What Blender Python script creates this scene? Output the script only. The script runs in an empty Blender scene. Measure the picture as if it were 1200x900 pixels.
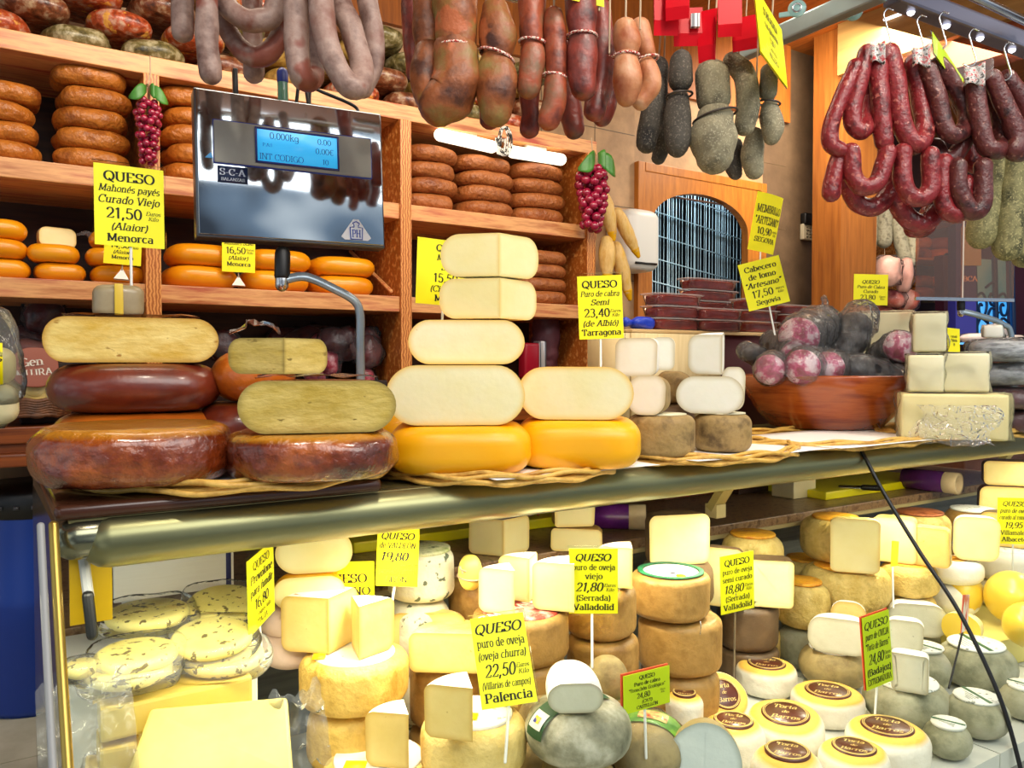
import bpy, bmesh, math, random
from math import sin, cos, pi, radians, atan, tan
from mathutils import Vector, Matrix, noise

SC = bpy.context.scene
COL = SC.collection
F = 950.0
YAW, PITCH = radians(33.2), radians(1.5)
EYE = Vector((0, 0, 1.5))
# ------------------------------------------------------------------ camera, world, lights, exposure
cam = bpy.data.cameras.new('camera'); cam.sensor_width = 36; cam.lens = 36 * F / 1200
cam.clip_start = .02
camo = bpy.data.objects.new('camera', cam); COL.objects.link(camo)
camo.location = EYE; camo.rotation_euler = (pi / 2 - PITCH, 0, -YAW)
SC.camera = camo
SC.cycles.transparent_max_bounces = 32
SC.view_settings.view_transform = 'Standard'; SC.view_settings.look = 'None'
SC.view_settings.gamma = 1; SC.view_settings.use_curve_mapping = False
SC.view_settings.exposure = 0.1
wd = bpy.data.worlds.new('world'); SC.world = wd; wd.use_nodes = True
wn, wl = wd.node_tree.nodes, wd.node_tree.links; wb = wn['Background']
wt = wn.new('ShaderNodeTexCoord'); wno = wn.new('ShaderNodeTexNoise'); wno.inputs['Scale'].default_value = 2.2; wno.inputs['Detail'].default_value = 2
wr = wn.new('ShaderNodeValToRGB'); we = wr.color_ramp.elements      # a market hall: dark stalls, bluish daylight, bright lamps
we[0].position = .36; we[0].color = (.07, .08, .10, 1); we[1].position = .68; we[1].color = (1.5, 1.5, 1.45, 1)
_e = we.new(.5); _e.color = (.28, .36, .46, 1)
wl.new(wt.outputs['Generated'], wno.inputs['Vector']); wl.new(wno.outputs['Fac'], wr.inputs[0]); wl.new(wr.outputs[0], wb.inputs[0])
wb.inputs[1].default_value = 1.0

def area(name, loc, target, sx, sy, power, col=(1, .95, .88)):
    l = bpy.data.lights.new(name, 'AREA'); l.shape = 'RECTANGLE'; l.size = sx; l.size_y = sy
    l.energy = power; l.color = col
    o = bpy.data.objects.new(name, l); COL.objects.link(o); o.location = loc
    o.rotation_euler = (Vector(target) - Vector(loc)).to_track_quat('-Z', 'Y').to_euler()
    return o
area('market_hall_light', (1.2, -.9, 3.2), (1.6, 1.9, 1.3), 3.0, 1.2, 62, (1, .96, .9))
area('stall_ceiling_light', (1.1, 1.95, 2.85), (1.2, 2.9, 1.4), 2.2, .25, 26, (1, .86, .66))
area('stall_side_light', (3.4, 1.6, 2.8), (3.2, 2.6, 1.3), 1.2, .3, 8, (1, .9, .75))

for _x, _y, _z, _e in ((.25, .75, 2.75, 7), (1.0, .7, 2.75, 7), (1.75, .7, 2.75, 7), (2.5, .8, 2.75, 6)):   # unseen spots, added to give the glossy rinds sharp highlights
    _l = bpy.data.lights.new('added_glint_spot', 'SPOT'); _l.energy = _e * 3; _l.color = (1, .9, .74); _l.spot_size = radians(95); _l.spot_blend = .6; _l.shadow_soft_size = .04
    _o = bpy.data.objects.new('added_glint_spot', _l); COL.objects.link(_o); _o.location = (_x, _y, _z); _o.rotation_euler = (radians(22), 0, 0)

# ------------------------------------------------------------------ picture <-> place helpers
FW = Vector((sin(YAW) * cos(PITCH), cos(YAW) * cos(PITCH), -sin(PITCH)))
RT = Vector((cos(YAW), -sin(YAW), 0)); UP = RT.cross(FW)
def ray(u, v): return FW + RT * ((u - 600) / F) + UP * ((450 - v) / F)
def PD(u, v, d): return EYE + ray(u, v) * d
def PY(u, v, y): r = ray(u, v); return EYE + r * (y / r.y)
def PX(u, v, x): r = ray(u, v); return EYE + r * (x / r.x)
def PZ(u, v, z): r = ray(u, v); return EYE + r * ((z - EYE.z) / r.z)
def az(p): return math.atan2(p.x, p.y)
def fit(u0, u1, v1, z):
    """centre and radius of a round thing standing at height z whose outline spans u0..u1 and whose near foot is at v1"""
    uc = (u0 + u1) / 2; q = PZ(uc, v1, z); r = .05
    for _ in range(8):
        d0 = Vector((q.x, q.y, 0)); c = d0 + d0.normalized() * r * .92
        depth = c.x * FW.x + c.y * FW.y
        r = (u1 - u0) / 2 / F * depth
    return Vector((c.x, c.y, z)), r, depth
def onY(u0, u1, y, v=300):
    a, b = PY(u0, v, y), PY(u1, v, y); return a.x, b.x
def ZY(u, v, y): return PY(u, v, y).z
def ZD(u, v, d): return PD(u, v, d).z

# ------------------------------------------------------------------ materials
def hexc(h, a=1.0):
    h = h.lstrip('#'); out = []
    for i in (0, 2, 4):
        c = int(h[i:i + 2], 16) / 255
        out.append(c / 12.92 if c <= .04045 else ((c + .055) / 1.055) ** 2.4)
    return (*out, a)
MATS = {}
def M(name, c1, c2=None, c3=None, scale=10, rough=.5, bump=0, bscale=40, coat=0, spec=.5, metal=0, stretch=(1, 1, 1),
      top=None, top_at=.93, emit=0, sss=0, spots=None, spot_scale=60, spot_at=.62, trans=0, alpha=1, wave=None, detail=5, contrast=.18, rim=None):
    if name in MATS: return MATS[name]
    m = bpy.data.materials.new(name); m.use_nodes = True; nt = m.node_tree; N = nt.nodes; L = nt.links
    b = N['Principled BSDF']; MATS[name] = m
    b.inputs['Roughness'].default_value = rough; b.inputs['Metallic'].default_value = metal
    b.inputs['Specular IOR Level'].default_value = spec; b.inputs['Coat Weight'].default_value = coat
    b.inputs['Coat Roughness'].default_value = .15
    b.inputs['Base Color'].default_value = hexc(c1)
    if sss: b.inputs['Subsurface Weight'].default_value = sss; b.inputs['Subsurface Radius'].default_value = (.02, .012, .006); b.inputs['Subsurface Scale'].default_value = .3
    if trans: b.inputs['Transmission Weight'].default_value = trans
    if alpha < 1: b.inputs['Alpha'].default_value = alpha
    if emit: b.inputs['Emission Color'].default_value = hexc(c1); b.inputs['Emission Strength'].default_value = emit
    tc = N.new('ShaderNodeTexCoord'); oi = N.new('ShaderNodeObjectInfo')
    mu = N.new('ShaderNodeVectorMath'); mu.operation = 'MULTIPLY_ADD'
    mp = N.new('ShaderNodeMapping'); mp.inputs['Scale'].default_value = stretch
    cb = N.new('ShaderNodeCombineXYZ'); ml = N.new('ShaderNodeMath'); ml.operation = 'MULTIPLY'; ml.inputs[1].default_value = 37
    L.new(oi.outputs['Random'], ml.inputs[0])
    for k in range(3): L.new(ml.outputs[0], cb.inputs[k])
    ad = N.new('ShaderNodeVectorMath'); ad.operation = 'ADD'
    L.new(tc.outputs['Object'], mp.inputs[0]); L.new(mp.outputs[0], ad.inputs[0]); L.new(cb.outputs[0], ad.inputs[1])
    vec = ad.outputs[0]; colour = None
    if c2:
        if wave:
            no = N.new('ShaderNodeTexWave'); no.inputs['Scale'].default_value = scale; no.bands_direction = wave
            no.inputs['Distortion'].default_value = 5; no.inputs['Detail'].default_value = 3; no.inputs['Detail Scale'].default_value = 1.5
            fac = no.outputs['Fac']
        else:
            no = N.new('ShaderNodeTexNoise'); no.inputs['Scale'].default_value = scale; no.inputs['Detail'].default_value = detail
            no.inputs['Roughness'].default_value = .6; fac = no.outputs['Fac']
        L.new(vec, no.inputs['Vector'])
        rp = N.new('ShaderNodeValToRGB'); e = rp.color_ramp.elements
        e[0].position = .5 - contrast; e[0].color = hexc(c1); e[1].position = .5 + contrast; e[1].color = hexc(c2)
        if c3:
            n3 = rp.color_ramp.elements.new(.5); n3.color = hexc(c2); e = rp.color_ramp.elements
            e[len(e) - 1].color = hexc(c3)
        L.new(fac, rp.inputs[0]); colour = rp.outputs[0]
    if spots:
        n2 = N.new('ShaderNodeTexNoise'); n2.inputs['Scale'].default_value = spot_scale; n2.inputs['Detail'].default_value = 3; L.new(vec, n2.inputs['Vector'])
        r2 = N.new('ShaderNodeValToRGB'); r2.color_ramp.elements[0].position = spot_at; r2.color_ramp.elements[1].position = min(.99, spot_at + .04)
        r2.color_ramp.elements[0].color = (0, 0, 0, 1); r2.color_ramp.elements[1].color = (1, 1, 1, 1)
        L.new(n2.outputs['Fac'], r2.inputs[0]); mx = N.new('ShaderNodeMix'); mx.data_type = 'RGBA'
        L.new(r2.outputs[0], mx.inputs[0])
        if colour: L.new(colour, mx.inputs[6])
        else: mx.inputs[6].default_value = hexc(c1)
        mx.inputs[7].default_value = hexc(spots); colour = mx.outputs[2]
    if top:
        sp = N.new('ShaderNodeSeparateXYZ'); L.new(tc.outputs['Generated'], sp.inputs[0])
        n4 = N.new('ShaderNodeTexNoise'); n4.inputs['Scale'].default_value = 9; L.new(vec, n4.inputs['Vector'])
        a4 = N.new('ShaderNodeMath'); a4.operation = 'MULTIPLY_ADD'; a4.inputs[1].default_value = .12; L.new(n4.outputs['Fac'], a4.inputs[0]); L.new(sp.outputs[2], a4.inputs[2])
        r4 = N.new('ShaderNodeMapRange'); r4.inputs[1].default_value = top_at; r4.inputs[2].default_value = top_at + .1; L.new(a4.outputs[0], r4.inputs[0])
        mx = N.new('ShaderNodeMix'); mx.data_type = 'RGBA'; L.new(r4.outputs[0], mx.inputs[0])
        if colour: L.new(colour, mx.inputs[6])
        else: mx.inputs[6].default_value = hexc(c1)
        mx.inputs[7].default_value = hexc(top); colour = mx.outputs[2]
    if rim:
        at = N.new('ShaderNodeAttribute'); at.attribute_name = 'rim'; pw = N.new('ShaderNodeMath'); pw.operation = 'POWER'; pw.inputs[1].default_value = 1.6; L.new(at.outputs['Fac'], pw.inputs[0])
        mx = N.new('ShaderNodeMix'); mx.data_type = 'RGBA'; L.new(pw.outputs[0], mx.inputs[0])
        if colour: L.new(colour, mx.inputs[6])
        else: mx.inputs[6].default_value = hexc(c1)
        mx.inputs[7].default_value = hexc(rim); colour = mx.outputs[2]
    if colour:
        L.new(colour, b.inputs['Base Color'])
        if emit: L.new(colour, b.inputs['Emission Color'])
    if bump:
        n5 = N.new('ShaderNodeTexNoise'); n5.inputs['Scale'].default_value = bscale; n5.inputs['Detail'].default_value = 4; L.new(vec, n5.inputs['Vector'])
        bp = N.new('ShaderNodeBump'); bp.inputs['Strength'].default_value = bump; bp.inputs['Distance'].default_value = .01
        L.new(n5.outputs['Fac'], bp.inputs['Height']); L.new(bp.outputs[0], b.inputs['Normal'])
    return m
def film(name, tint='#ffffff', haze=.12, gloss=.18, bump=.8, bscale=25):
    """clear plastic film: mostly seen through, with crinkled shine"""
    if name in MATS: return MATS[name]
    m = bpy.data.materials.new(name); m.use_nodes = True; nt = m.node_tree; N = nt.nodes; L = nt.links; N.clear(); MATS[name] = m
    out = N.new('ShaderNodeOutputMaterial'); t = N.new('ShaderNodeBsdfTransparent'); t.inputs[0].default_value = hexc(tint)
    g = N.new('ShaderNodeBsdfGlossy'); g.inputs['Roughness'].default_value = .12; df = N.new('ShaderNodeBsdfDiffuse'); df.inputs[0].default_value = (.9, .92, .93, 1)
    m1 = N.new('ShaderNodeMixShader'); m2 = N.new('ShaderNodeMixShader'); m1.inputs[0].default_value = haze
    fr = N.new('ShaderNodeLayerWeight'); fr.inputs[0].default_value = gloss
    L.new(t.outputs[0], m1.inputs[1]); L.new(df.outputs[0], m1.inputs[2]); L.new(fr.outputs['Fresnel'], m2.inputs[0])
    L.new(m1.outputs[0], m2.inputs[1]); L.new(g.outputs[0], m2.inputs[2]); L.new(m2.outputs[0], out.inputs[0])
    if bump:
        tc = N.new('ShaderNodeTexCoord'); n5 = N.new('ShaderNodeTexNoise'); n5.inputs['Scale'].default_value = bscale; L.new(tc.outputs['Object'], n5.inputs['Vector'])
        n5.inputs['Distortion'].default_value = 1.2
        bp = N.new('ShaderNodeBump'); bp.inputs['Strength'].default_value = bump * .5; bp.inputs['Distance'].default_value = .01
        L.new(n5.outputs['Fac'], bp.inputs['Height'])
        for s in (g, df, fr): L.new(bp.outputs[0], s.inputs['Normal'])
    return m

WOOD = M('shelf_wood', '#a85a20', '#d98a45', scale=6, rough=.45, stretch=(1, 1, 14), bump=.05, wave='Z', contrast=.4)
WOODX = M('shelf_board_wood', '#a85a2a', '#e0a468', '#b04a34', scale=3, rough=.4, stretch=(1, 10, 10), bump=.05)
PINE = M('pine_post', '#a5571c', '#e09a52', scale=30, rough=.4, wave='X', contrast=.45)
WOODDK = M('dark_back_panel', '#2c1a12', '#4a2d1c', scale=4, rough=.7, stretch=(1, 1, 12))
DOORW = M('door_wood', '#9c5a16', '#c47a28', scale=5, rough=.4, stretch=(8, 8, 1))
CEILW = M('ceiling_wood', '#8a4a16', '#b5661f', scale=4, rough=.5, stretch=(12, 1, 1))
STONE = M('wall_stone', '#9a7a58', '#c09a70', scale=7, rough=.6, bump=.1)
STONEDK = M('wall_stone_brown', '#54402c', '#6e563e', scale=6, rough=.6, bump=.1)
FLOORM = M('floor_tile', '#b9b79c', '#cfcdb6', scale=9, rough=.35)
STEEL = M('brushed_steel', '#b9bcc0', '#d5d8dc', scale=4, rough=.22, metal=1, stretch=(1, 1, 30))
MIRR = M('polished_steel', '#a9b4bd', '#bcc6cd', scale=2, rough=.07, metal=1)
GREYP = M('grey_panel', '#8b8b84', '#9a9a92', scale=6, rough=.5)
BLACK = M('black_plastic', '#0d0d0e', rough=.4)
OLIVE = M('satin_gold_metal', '#8a7c4a', '#9a8b58', scale=5, rough=.3, metal=.75)
ALU = M('grey_aluminium', '#8fa3a6', '#a5b8ba', scale=4, rough=.35, metal=.7)
WHITEP = M('white_plastic', '#e6e6df', rough=.35)
PAPER = M('white_paper', '#f1efe9', rough=.7, bump=.05, bscale=12)
YCARD = M('yellow_card', '#fff200', rough=.55)
GCARD = M('lime_card', '#c6d400', rough=.55)
INK = M('black_ink', '#14120c', rough=.7)
INKG = M('grey_ink', '#6a6420', rough=.7)
RED = M('red_card', '#cf0a1e', '#b80818', scale=5, rough=.4, spec=.15)
GREEN = M('green_print', '#1d5a34', rough=.5)
LEAF = M('plastic_leaf', '#2f6b22', '#4d8a35', scale=30, rough=.4)
GRAPE = M('red_grape', '#7d0a2c', '#a3153f', scale=40, rough=.18, coat=.6)
STRING = M('cotton_string', '#b9a184', rough=.9)
REDSTR = M('red_white_string', '#b03028', '#e8d8c8', scale=260, rough=.9, contrast=.02)
WICK = M('wicker', '#a8711f', '#e0b458', '#c99a3a', scale=18, rough=.45, bump=.2)
FILM = film('clear_film', haze=.03, gloss=.12); FILM2 = film('hazy_film', haze=.09, gloss=.2); FILMG = film('grey_film', '#e4e8ea', haze=.08, gloss=.25)
FILM3 = film('crumpled_film', haze=.09, gloss=.3, bump=2.4, bscale=55)
GLASS = film('case_glass', '#fbfffb', haze=.0, gloss=.035, bump=0)
TUBM = film('clear_tub', '#f4ecec', haze=.04, gloss=.1, bump=0)
R_DARK = M('glossy_mahogany_rind', '#34100a', '#7a300e', '#b05a1a', scale=10, rough=.24, coat=.7, bump=1.0, bscale=42, top='#b8781a', top_at=.9)
R_DARK2 = M('smooth_mahogany_rind', '#3b1210', '#702a14', '#531a12', scale=6, rough=.33, coat=.4, bump=.25, bscale=22, top='#a8661c', top_at=1.0)
R_ORNG = M('orange_brown_rind', '#a04c10', '#c86a1c', scale=7, rough=.3, coat=.3, bump=.3, bscale=40)
R_AMB = M('amber_rind', '#7e3f12', '#bb7026', '#9c561b', scale=10, rough=.38, bump=.9, bscale=50)
R_BRN = M('cinnamon_rind', '#7a3c18', '#a86432', '#8e4e24', scale=10, rough=.45, bump=.9, bscale=60)
R_YEL = M('yellow_orange_rind', '#e08a08', '#f0a212', scale=5, rough=.3, coat=.15, bump=.05)
R_GOLD = M('golden_rind', '#f0a800', '#f8bc10', scale=4, rough=.35, bump=.06, bscale=30, sss=.1)
R_MOT = [M('mottled_red_rind', '#5a1c10', '#b04a22', '#c9a890', scale=30, rough=.35, bump=.6, coat=.3, spots='#d89a40', spot_scale=22, spot_at=.6),
         M('mottled_olive_rind', '#2e2a18', '#6e6236', '#b8ac88', scale=34, rough=.4, bump=.6, coat=.2),
         M('mottled_ochre_rind', '#6a4e1c', '#b08c46', '#8a6a30', scale=26, rough=.4, bump=.5, coat=.2),
         M('mottled_brown_rind', '#3a1c10', '#7a4226', '#b59a7a', scale=32, rough=.38, bump=.6, coat=.3)]
R_MANCH = M('straw_rind', '#b8923a', '#e0bc62', '#c8a44c', scale=14, rough=.55, bump=.5, bscale=70)
R_ZAM = M('tan_rind', '#8a6228', '#b48a48', '#9e7638', scale=13, rough=.5, bump=.25, bscale=60)
R_ZAMD = M('brown_grey_rind', '#54402a', '#7c6244', scale=9, rough=.5, bump=.2)
R_GREY = M('grey_green_rind', '#6a6a50', '#9a987c', '#b0ac94', scale=12, rough=.65, bump=.3)
R_GREYT = M('tan_grey_rind', '#7d6a40', '#a8935e', '#918056', scale=14, rough=.65, bump=.3)
R_RUST = M('mould_brown_rind', '#5a4524', '#a08450', '#7d6636', scale=16, rough=.65, bump=.4)
R_TORTA = M('torta_white_rind', '#e6dcc6', '#f4eedd', scale=12, rough=.6, bump=.3, bscale=60, top='#eebc50', top_at=.9)
R_CHUR = M('pale_gold_rind', '#d4b45e', '#efd78e', scale=14, rough=.55, bump=.5, bscale=80)
R_WHITE = M('white_mould_rind', '#e9e4d6', '#f7f4ea', scale=14, rough=.7, bump=.3)
R_PINK = M('pink_wrap_rind', '#d8b8a4', '#ead0c0', scale=6, rough=.6, bump=.2)
R_BLUE = M('leaf_wrapped_rind', '#c9c3a8', '#e8e4cf', scale=14, rough=.6, bump=.4, spots='#5a6350', spot_scale=45, spot_at=.6)
P_YEL = M('yellow_paste', '#cfa838', '#ecd684', scale=12, stretch=(1, 1, 2.2), rough=.55, bump=.35, bscale=34, spots='#9a701c', spot_scale=24, spot_at=.655, rim='#b88a2a')
P_YEL2 = M('dull_yellow_paste', '#b59a3a', '#d8c272', scale=12, stretch=(1, 1, 2.2), rough=.5, bump=.35, bscale=34, spots='#7f6a26', spot_scale=30, spot_at=.66, rim='#94803a')
P_CREAM = M('cream_paste', '#e9dfa6', '#f0e8be', scale=8, rough=.5, bump=.1, sss=.1, spots='#cdb57a', spot_scale=55, spot_at=.74, rim='#e8c060')
P_PALE = M('pale_paste', '#ecdd98', '#f3e8b2', scale=6, rough=.5, bump=.08, sss=.1, rim='#e6c878')
P_TAN = M('ripe_paste', '#dfc26e', '#ebd48a', scale=7, rough=.5, bump=.12, sss=.1, spots='#c4a252', spot_scale=80, spot_at=.72, rim='#cfa850')
P_WHITE = M('white_paste', '#e9e8d6', '#f2f1e4', scale=7, rough=.45, bump=.1, sss=.1, rim='#c8bc98')
P_GREY = M('ivory_grey_paste', '#cfcdb2', '#dedcc6', scale=9, rough=.5, bump=.12, spots='#a8a68c', spot_scale=90, spot_at=.72, rim='#b0a888')
P_BLUE = M('cool_white_paste', '#c9d3cf', '#d8e0da', scale=9, rough=.5, bump=.1, rim='#a8b0a4')

# ------------------------------------------------------------------ object helpers
def link(o, parent=None):
    COL.objects.link(o)
    if parent: o.parent = parent
    return o
def obj(name, bm, mat, parent=None, loc=None, rot=None, smooth=True):
    me = bpy.data.meshes.new(name); bm.to_mesh(me); bm.free()
    for m in (mat if isinstance(mat, (list, tuple)) else [mat]): me.materials.append(m)
    if smooth: me.polygons.foreach_set('use_smooth', [True] * len(me.polygons))
    o = bpy.data.objects.new(name, me); link(o, parent)
    if loc is not None: o.location = loc
    if rot is not None: o.rotation_euler = rot
    return o
def tag(o, label=None, cat=None, group=None, kind=None):
    if label: o['label'] = label
    if cat: o['category'] = cat
    if group: o['group'] = group
    if kind: o['kind'] = kind
    return o
def thing(name, label, cat, loc=(0, 0, 0), rz=0, group=None):
    o = link(bpy.data.objects.new(name, None)); o.empty_display_size = .02
    o.location = loc; o.rotation_euler = (0, 0, rz)
    return tag(o, label, cat, group)
def struct(name, bm, mat, parent=None, smooth=False):
    o = obj(name, bm, mat, parent, smooth=smooth)
    if not parent: o['kind'] = 'structure'
    return o
def box(bm, x0, x1, y0, y1, z0, z1, mat=0, bev=0, mx=None):
    r = bmesh.ops.create_cube(bm, size=1)
    vs = r['verts']
    for v in vs: v.co = Vector(((x0 + x1) / 2 + v.co.x * (x1 - x0), (y0 + y1) / 2 + v.co.y * (y1 - y0), (z0 + z1) / 2 + v.co.z * (z1 - z0)))
    fs = {f for v in vs for f in v.link_faces}
    for f in fs: f.material_index = mat
    if bev:
        es = {e for v in vs for e in v.link_edges}
        r = bmesh.ops.bevel(bm, geom=list(es), offset=bev, segments=2, affect='EDGES', profile=.6)
        vs = list({v for f in r['faces'] for v in f.verts} | {v for v in vs if v.is_valid})
    if mx is not None: bmesh.ops.transform(bm, matrix=mx, verts=[v for v in vs if v.is_valid])
def bx(*a, **k):
    bm = bmesh.new(); box(bm, *a, **k); return bm
def nz(p, s, seed=0.0): return noise.noise(Vector((p[0] * s + seed, p[1] * s - seed, p[2] * s + 2 * seed)))
def wheel(rx, ry, h, n=2.0, m=5.0, seg=44, rings=14, amp=.0, ns=12, seed=0, sag=0, z0=0):
    """solid cheese wheel: footprint superellipse n, side profile superellipse m"""
    bm = bmesh.new(); R0 = min(rx, ry); kk = 1 if m < 2.05 else min(1, 2.7 / m); q4 = min(.4, (1 - min(h / 2 * kk, R0 * .8) / R0) * .6); prof2 = [(.0, -1), (q4, -1)]
    if m < 2.05:
        prof2 += [(cos(-pi / 2 + pi * i / rings), sin(-pi / 2 + pi * i / rings)) for i in range(1, rings)]
        prof2 = [(.0, -1)] + prof2[2:]
    else:
        k = min(1, 2.7 / m); ex = min(h / 2 * k, R0 * .8) / R0; ez = k      # rounded shoulder
        half_ = rings // 2; arc = [(1 - ex + ex * sin(pi / 2 * i / half_), -1 + ez - ez * cos(pi / 2 * i / half_)) for i in range(half_ + 1)]
        prof2 += [((q4 + 1 - ex) / 2, -1)] + arc + [(a_, -b_) for a_, b_ in reversed(arc) if not (k == 1 and b_ > -1e-6)] + [((q4 + 1 - ex) / 2, 1)]
    prof2 += [(q4, 1), (0, 1)] if m >= 2.05 else [(0, 1)]
    loops = []
    for (pr, pz) in prof2:
        if pr == 0:
            loops.append([bm.verts.new((0, 0, z0 + h / 2 + pz * h / 2))]); continue
        ring = []
        for k in range(seg):
            a = 2 * pi * k / seg
            s = 1 / (abs(cos(a)) ** n + abs(sin(a)) ** n) ** (1 / n)
            co = Vector((rx * pr * s * cos(a), ry * pr * s * sin(a), h / 2 + pz * h / 2))
            if amp:
                d = nz(co, ns, seed); rad = Vector((co.x, co.y, (co.z - h / 2) * .5)).normalized()
                w = 1 if abs(pz) < .98 else .35
                co += rad * d * amp * w
                co.z = min(max(co.z, 0), h)
            co.z += z0; ring.append(bm.verts.new(co))
        loops.append(ring)
    for a, b in zip(loops, loops[1:]):
        if len(a) == 1:
            for k in range(len(b)): bm.faces.new((a[0], b[(k + 1) % len(b)], b[k]))
        elif len(b) == 1:
            for k in range(len(a)): bm.faces.new((a[k], a[(k + 1) % len(a)], b[0]))
        else:
            for k in range(len(a)): bm.faces.new((a[k], a[(k + 1) % len(a)], b[(k + 1) % len(a)], b[k]))
    bmesh.ops.recalc_face_normals(bm, faces=bm.faces)
    return bm
def cut(bm, co, no):
    """keep what lies against the normal; the new flat face gets material 1"""
    g = bm.verts[:] + bm.edges[:] + bm.faces[:]
    r = bmesh.ops.bisect_plane(bm, geom=g, plane_co=co, plane_no=no, clear_outer=True, dist=1e-6)
    es = [e for e in r['geom_cut'] if isinstance(e, bmesh.types.BMEdge)]
    f = bmesh.ops.edgenet_fill(bm, edges=es)
    for q in f['faces']: q.material_index = 1
    bmesh.ops.recalc_face_normals(bm, faces=bm.faces)
def split(bm, parent, names, mats, loc=None, rot=None):
    """one child mesh for each material index"""
    out = []
    for i, (nm, mt) in enumerate(zip(names, mats)):
        b = bm.copy(); bmesh.ops.delete(b, geom=[f for f in b.faces if f.material_index != i], context='FACES')
        for f in b.faces: f.material_index = 0
        if not b.faces: b.free(); continue
        if i == 1:
            ly = b.verts.layers.float.new('rim')
            for v in b.verts: v[ly] = 1.0
            old = set(b.verts); zs_ = [v.co.z for v in b.verts]; th = min(.014, (max(zs_) - min(zs_)) * .16)
            try:
                bmesh.ops.inset_individual(b, faces=b.faces[:], thickness=th)
                for v in b.verts:
                    if v not in old: v[ly] = 0.0
            except Exception: pass
            bmesh.ops.triangulate(b, faces=b.faces)
        out.append(obj(nm, b, mt, parent, loc, rot, smooth=(i == 0)))
    bm.free(); return out
def catmull(pts, sub=8):
    p = [Vector(q) for q in pts]; p = [2 * p[0] - p[1]] + p + [2 * p[-1] - p[-2]]; out = []
    for i in range(1, len(p) - 2):
        for k in range(sub):
            t = k / sub; a, b, c, d = p[i - 1], p[i], p[i + 1], p[i + 2]
            out.append(.5 * (2 * b + (c - a) * t + (2 * a - 5 * b + 4 * c - d) * t * t + (3 * b - 3 * c + d - a) * t ** 3))
    out.append(p[-2]); return out
def tube(bm, pts, rad, seg=14, sub=8, caps=True, amp=0, ns=30, seed=0, flat=1.0, smooth=True):
    """round bar along points; rad is a number or a function of 0..1"""
    c = catmull(pts, sub) if smooth and len(pts) > 2 else [Vector(q) for q in pts]
    n = len(c); R = rad if callable(rad) else (lambda t: rad)
    cum = [0]
    for a, b in zip(c, c[1:]): cum.append(cum[-1] + (b - a).length)
    tot = cum[-1] or 1
    t0 = (c[1] - c[0]).normalized(); nrm = t0.orthogonal().normalized(); rings = []
    secs = []
    if caps:
        for k in range(4): a = pi / 2 * (k / 4); secs.append((0, -cos(a), sin(a) if k else .02))
    for i in range(n): secs.append((i, 0, 1))
    if caps:
        for k in range(3, -1, -1): a = pi / 2 * (k / 4); secs.append((n - 1, cos(a), sin(a) if k else .02))
    last = t0
    for (i, off, sc) in secs:
        t = (c[min(i + 1, n - 1)] - c[max(i - 1, 0)]).normalized()
        q = last.rotation_difference(t); nrm = (q @ nrm); nrm = (nrm - t * nrm.dot(t)).normalized(); last = t
        bi = t.cross(nrm); r = R(cum[i] / tot); ctr = c[i] + t * off * r; ring = []
        for k in range(seg):
            a = 2 * pi * k / seg; v = (nrm * cos(a) + bi * sin(a) * flat)
            co = ctr + v * r * sc
            if amp: co += v * nz(co, ns, seed) * amp * sc
            ring.append(bm.verts.new(co))
        rings.append(ring)
    for a, b in zip(rings, rings[1:]):
        for k in range(seg): bm.faces.new((a[k], a[(k + 1) % seg], b[(k + 1) % seg], b[k]))
    bm.faces.new(rings[0][::-1]); bm.faces.new(rings[-1])
    return bm
def tb(*a, **k): return tube(bmesh.new(), *a, **k)
def lathe(bm, prof, seg=32, mx=None, mat=0):
    loops = []; new = []
    for (r, z) in prof:
        ring = [bm.verts.new((r * cos(2 * pi * k / seg), r * sin(2 * pi * k / seg), z)) for k in range(seg)] if r > 1e-6 else [bm.verts.new((0, 0, z))]
        loops.append(ring); new += ring
    for a, b in zip(loops, loops[1:]):
        if len(a) == 1 and len(b) == 1: continue
        for k in range(seg):
            if len(a) == 1: f = bm.faces.new((a[0], b[k], b[(k + 1) % seg]))
            elif len(b) == 1: f = bm.faces.new((a[k], b[0], a[(k + 1) % seg]))
            else: f = bm.faces.new((a[k], b[k], b[(k + 1) % seg], a[(k + 1) % seg]))
            f.material_index = mat
    if mx is not None: bmesh.ops.transform(bm, matrix=mx, verts=new)
    bmesh.ops.recalc_face_normals(bm, faces=bm.faces)
    return bm
def sheet(nu, nv, fn):
    bm = bmesh.new(); g = [[bm.verts.new(fn(i / nu, j / nv)) for j in range(nv + 1)] for i in range(nu + 1)]
    for i in range(nu):
        for j in range(nv): bm.faces.new((g[i][j], g[i + 1][j], g[i + 1][j + 1], g[i][j + 1]))
    return bm
def solidify(bm, t):
    bmesh.ops.recalc_face_normals(bm, faces=bm.faces); bmesh.ops.solidify(bm, geom=bm.faces[:], thickness=t); return bm

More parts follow.
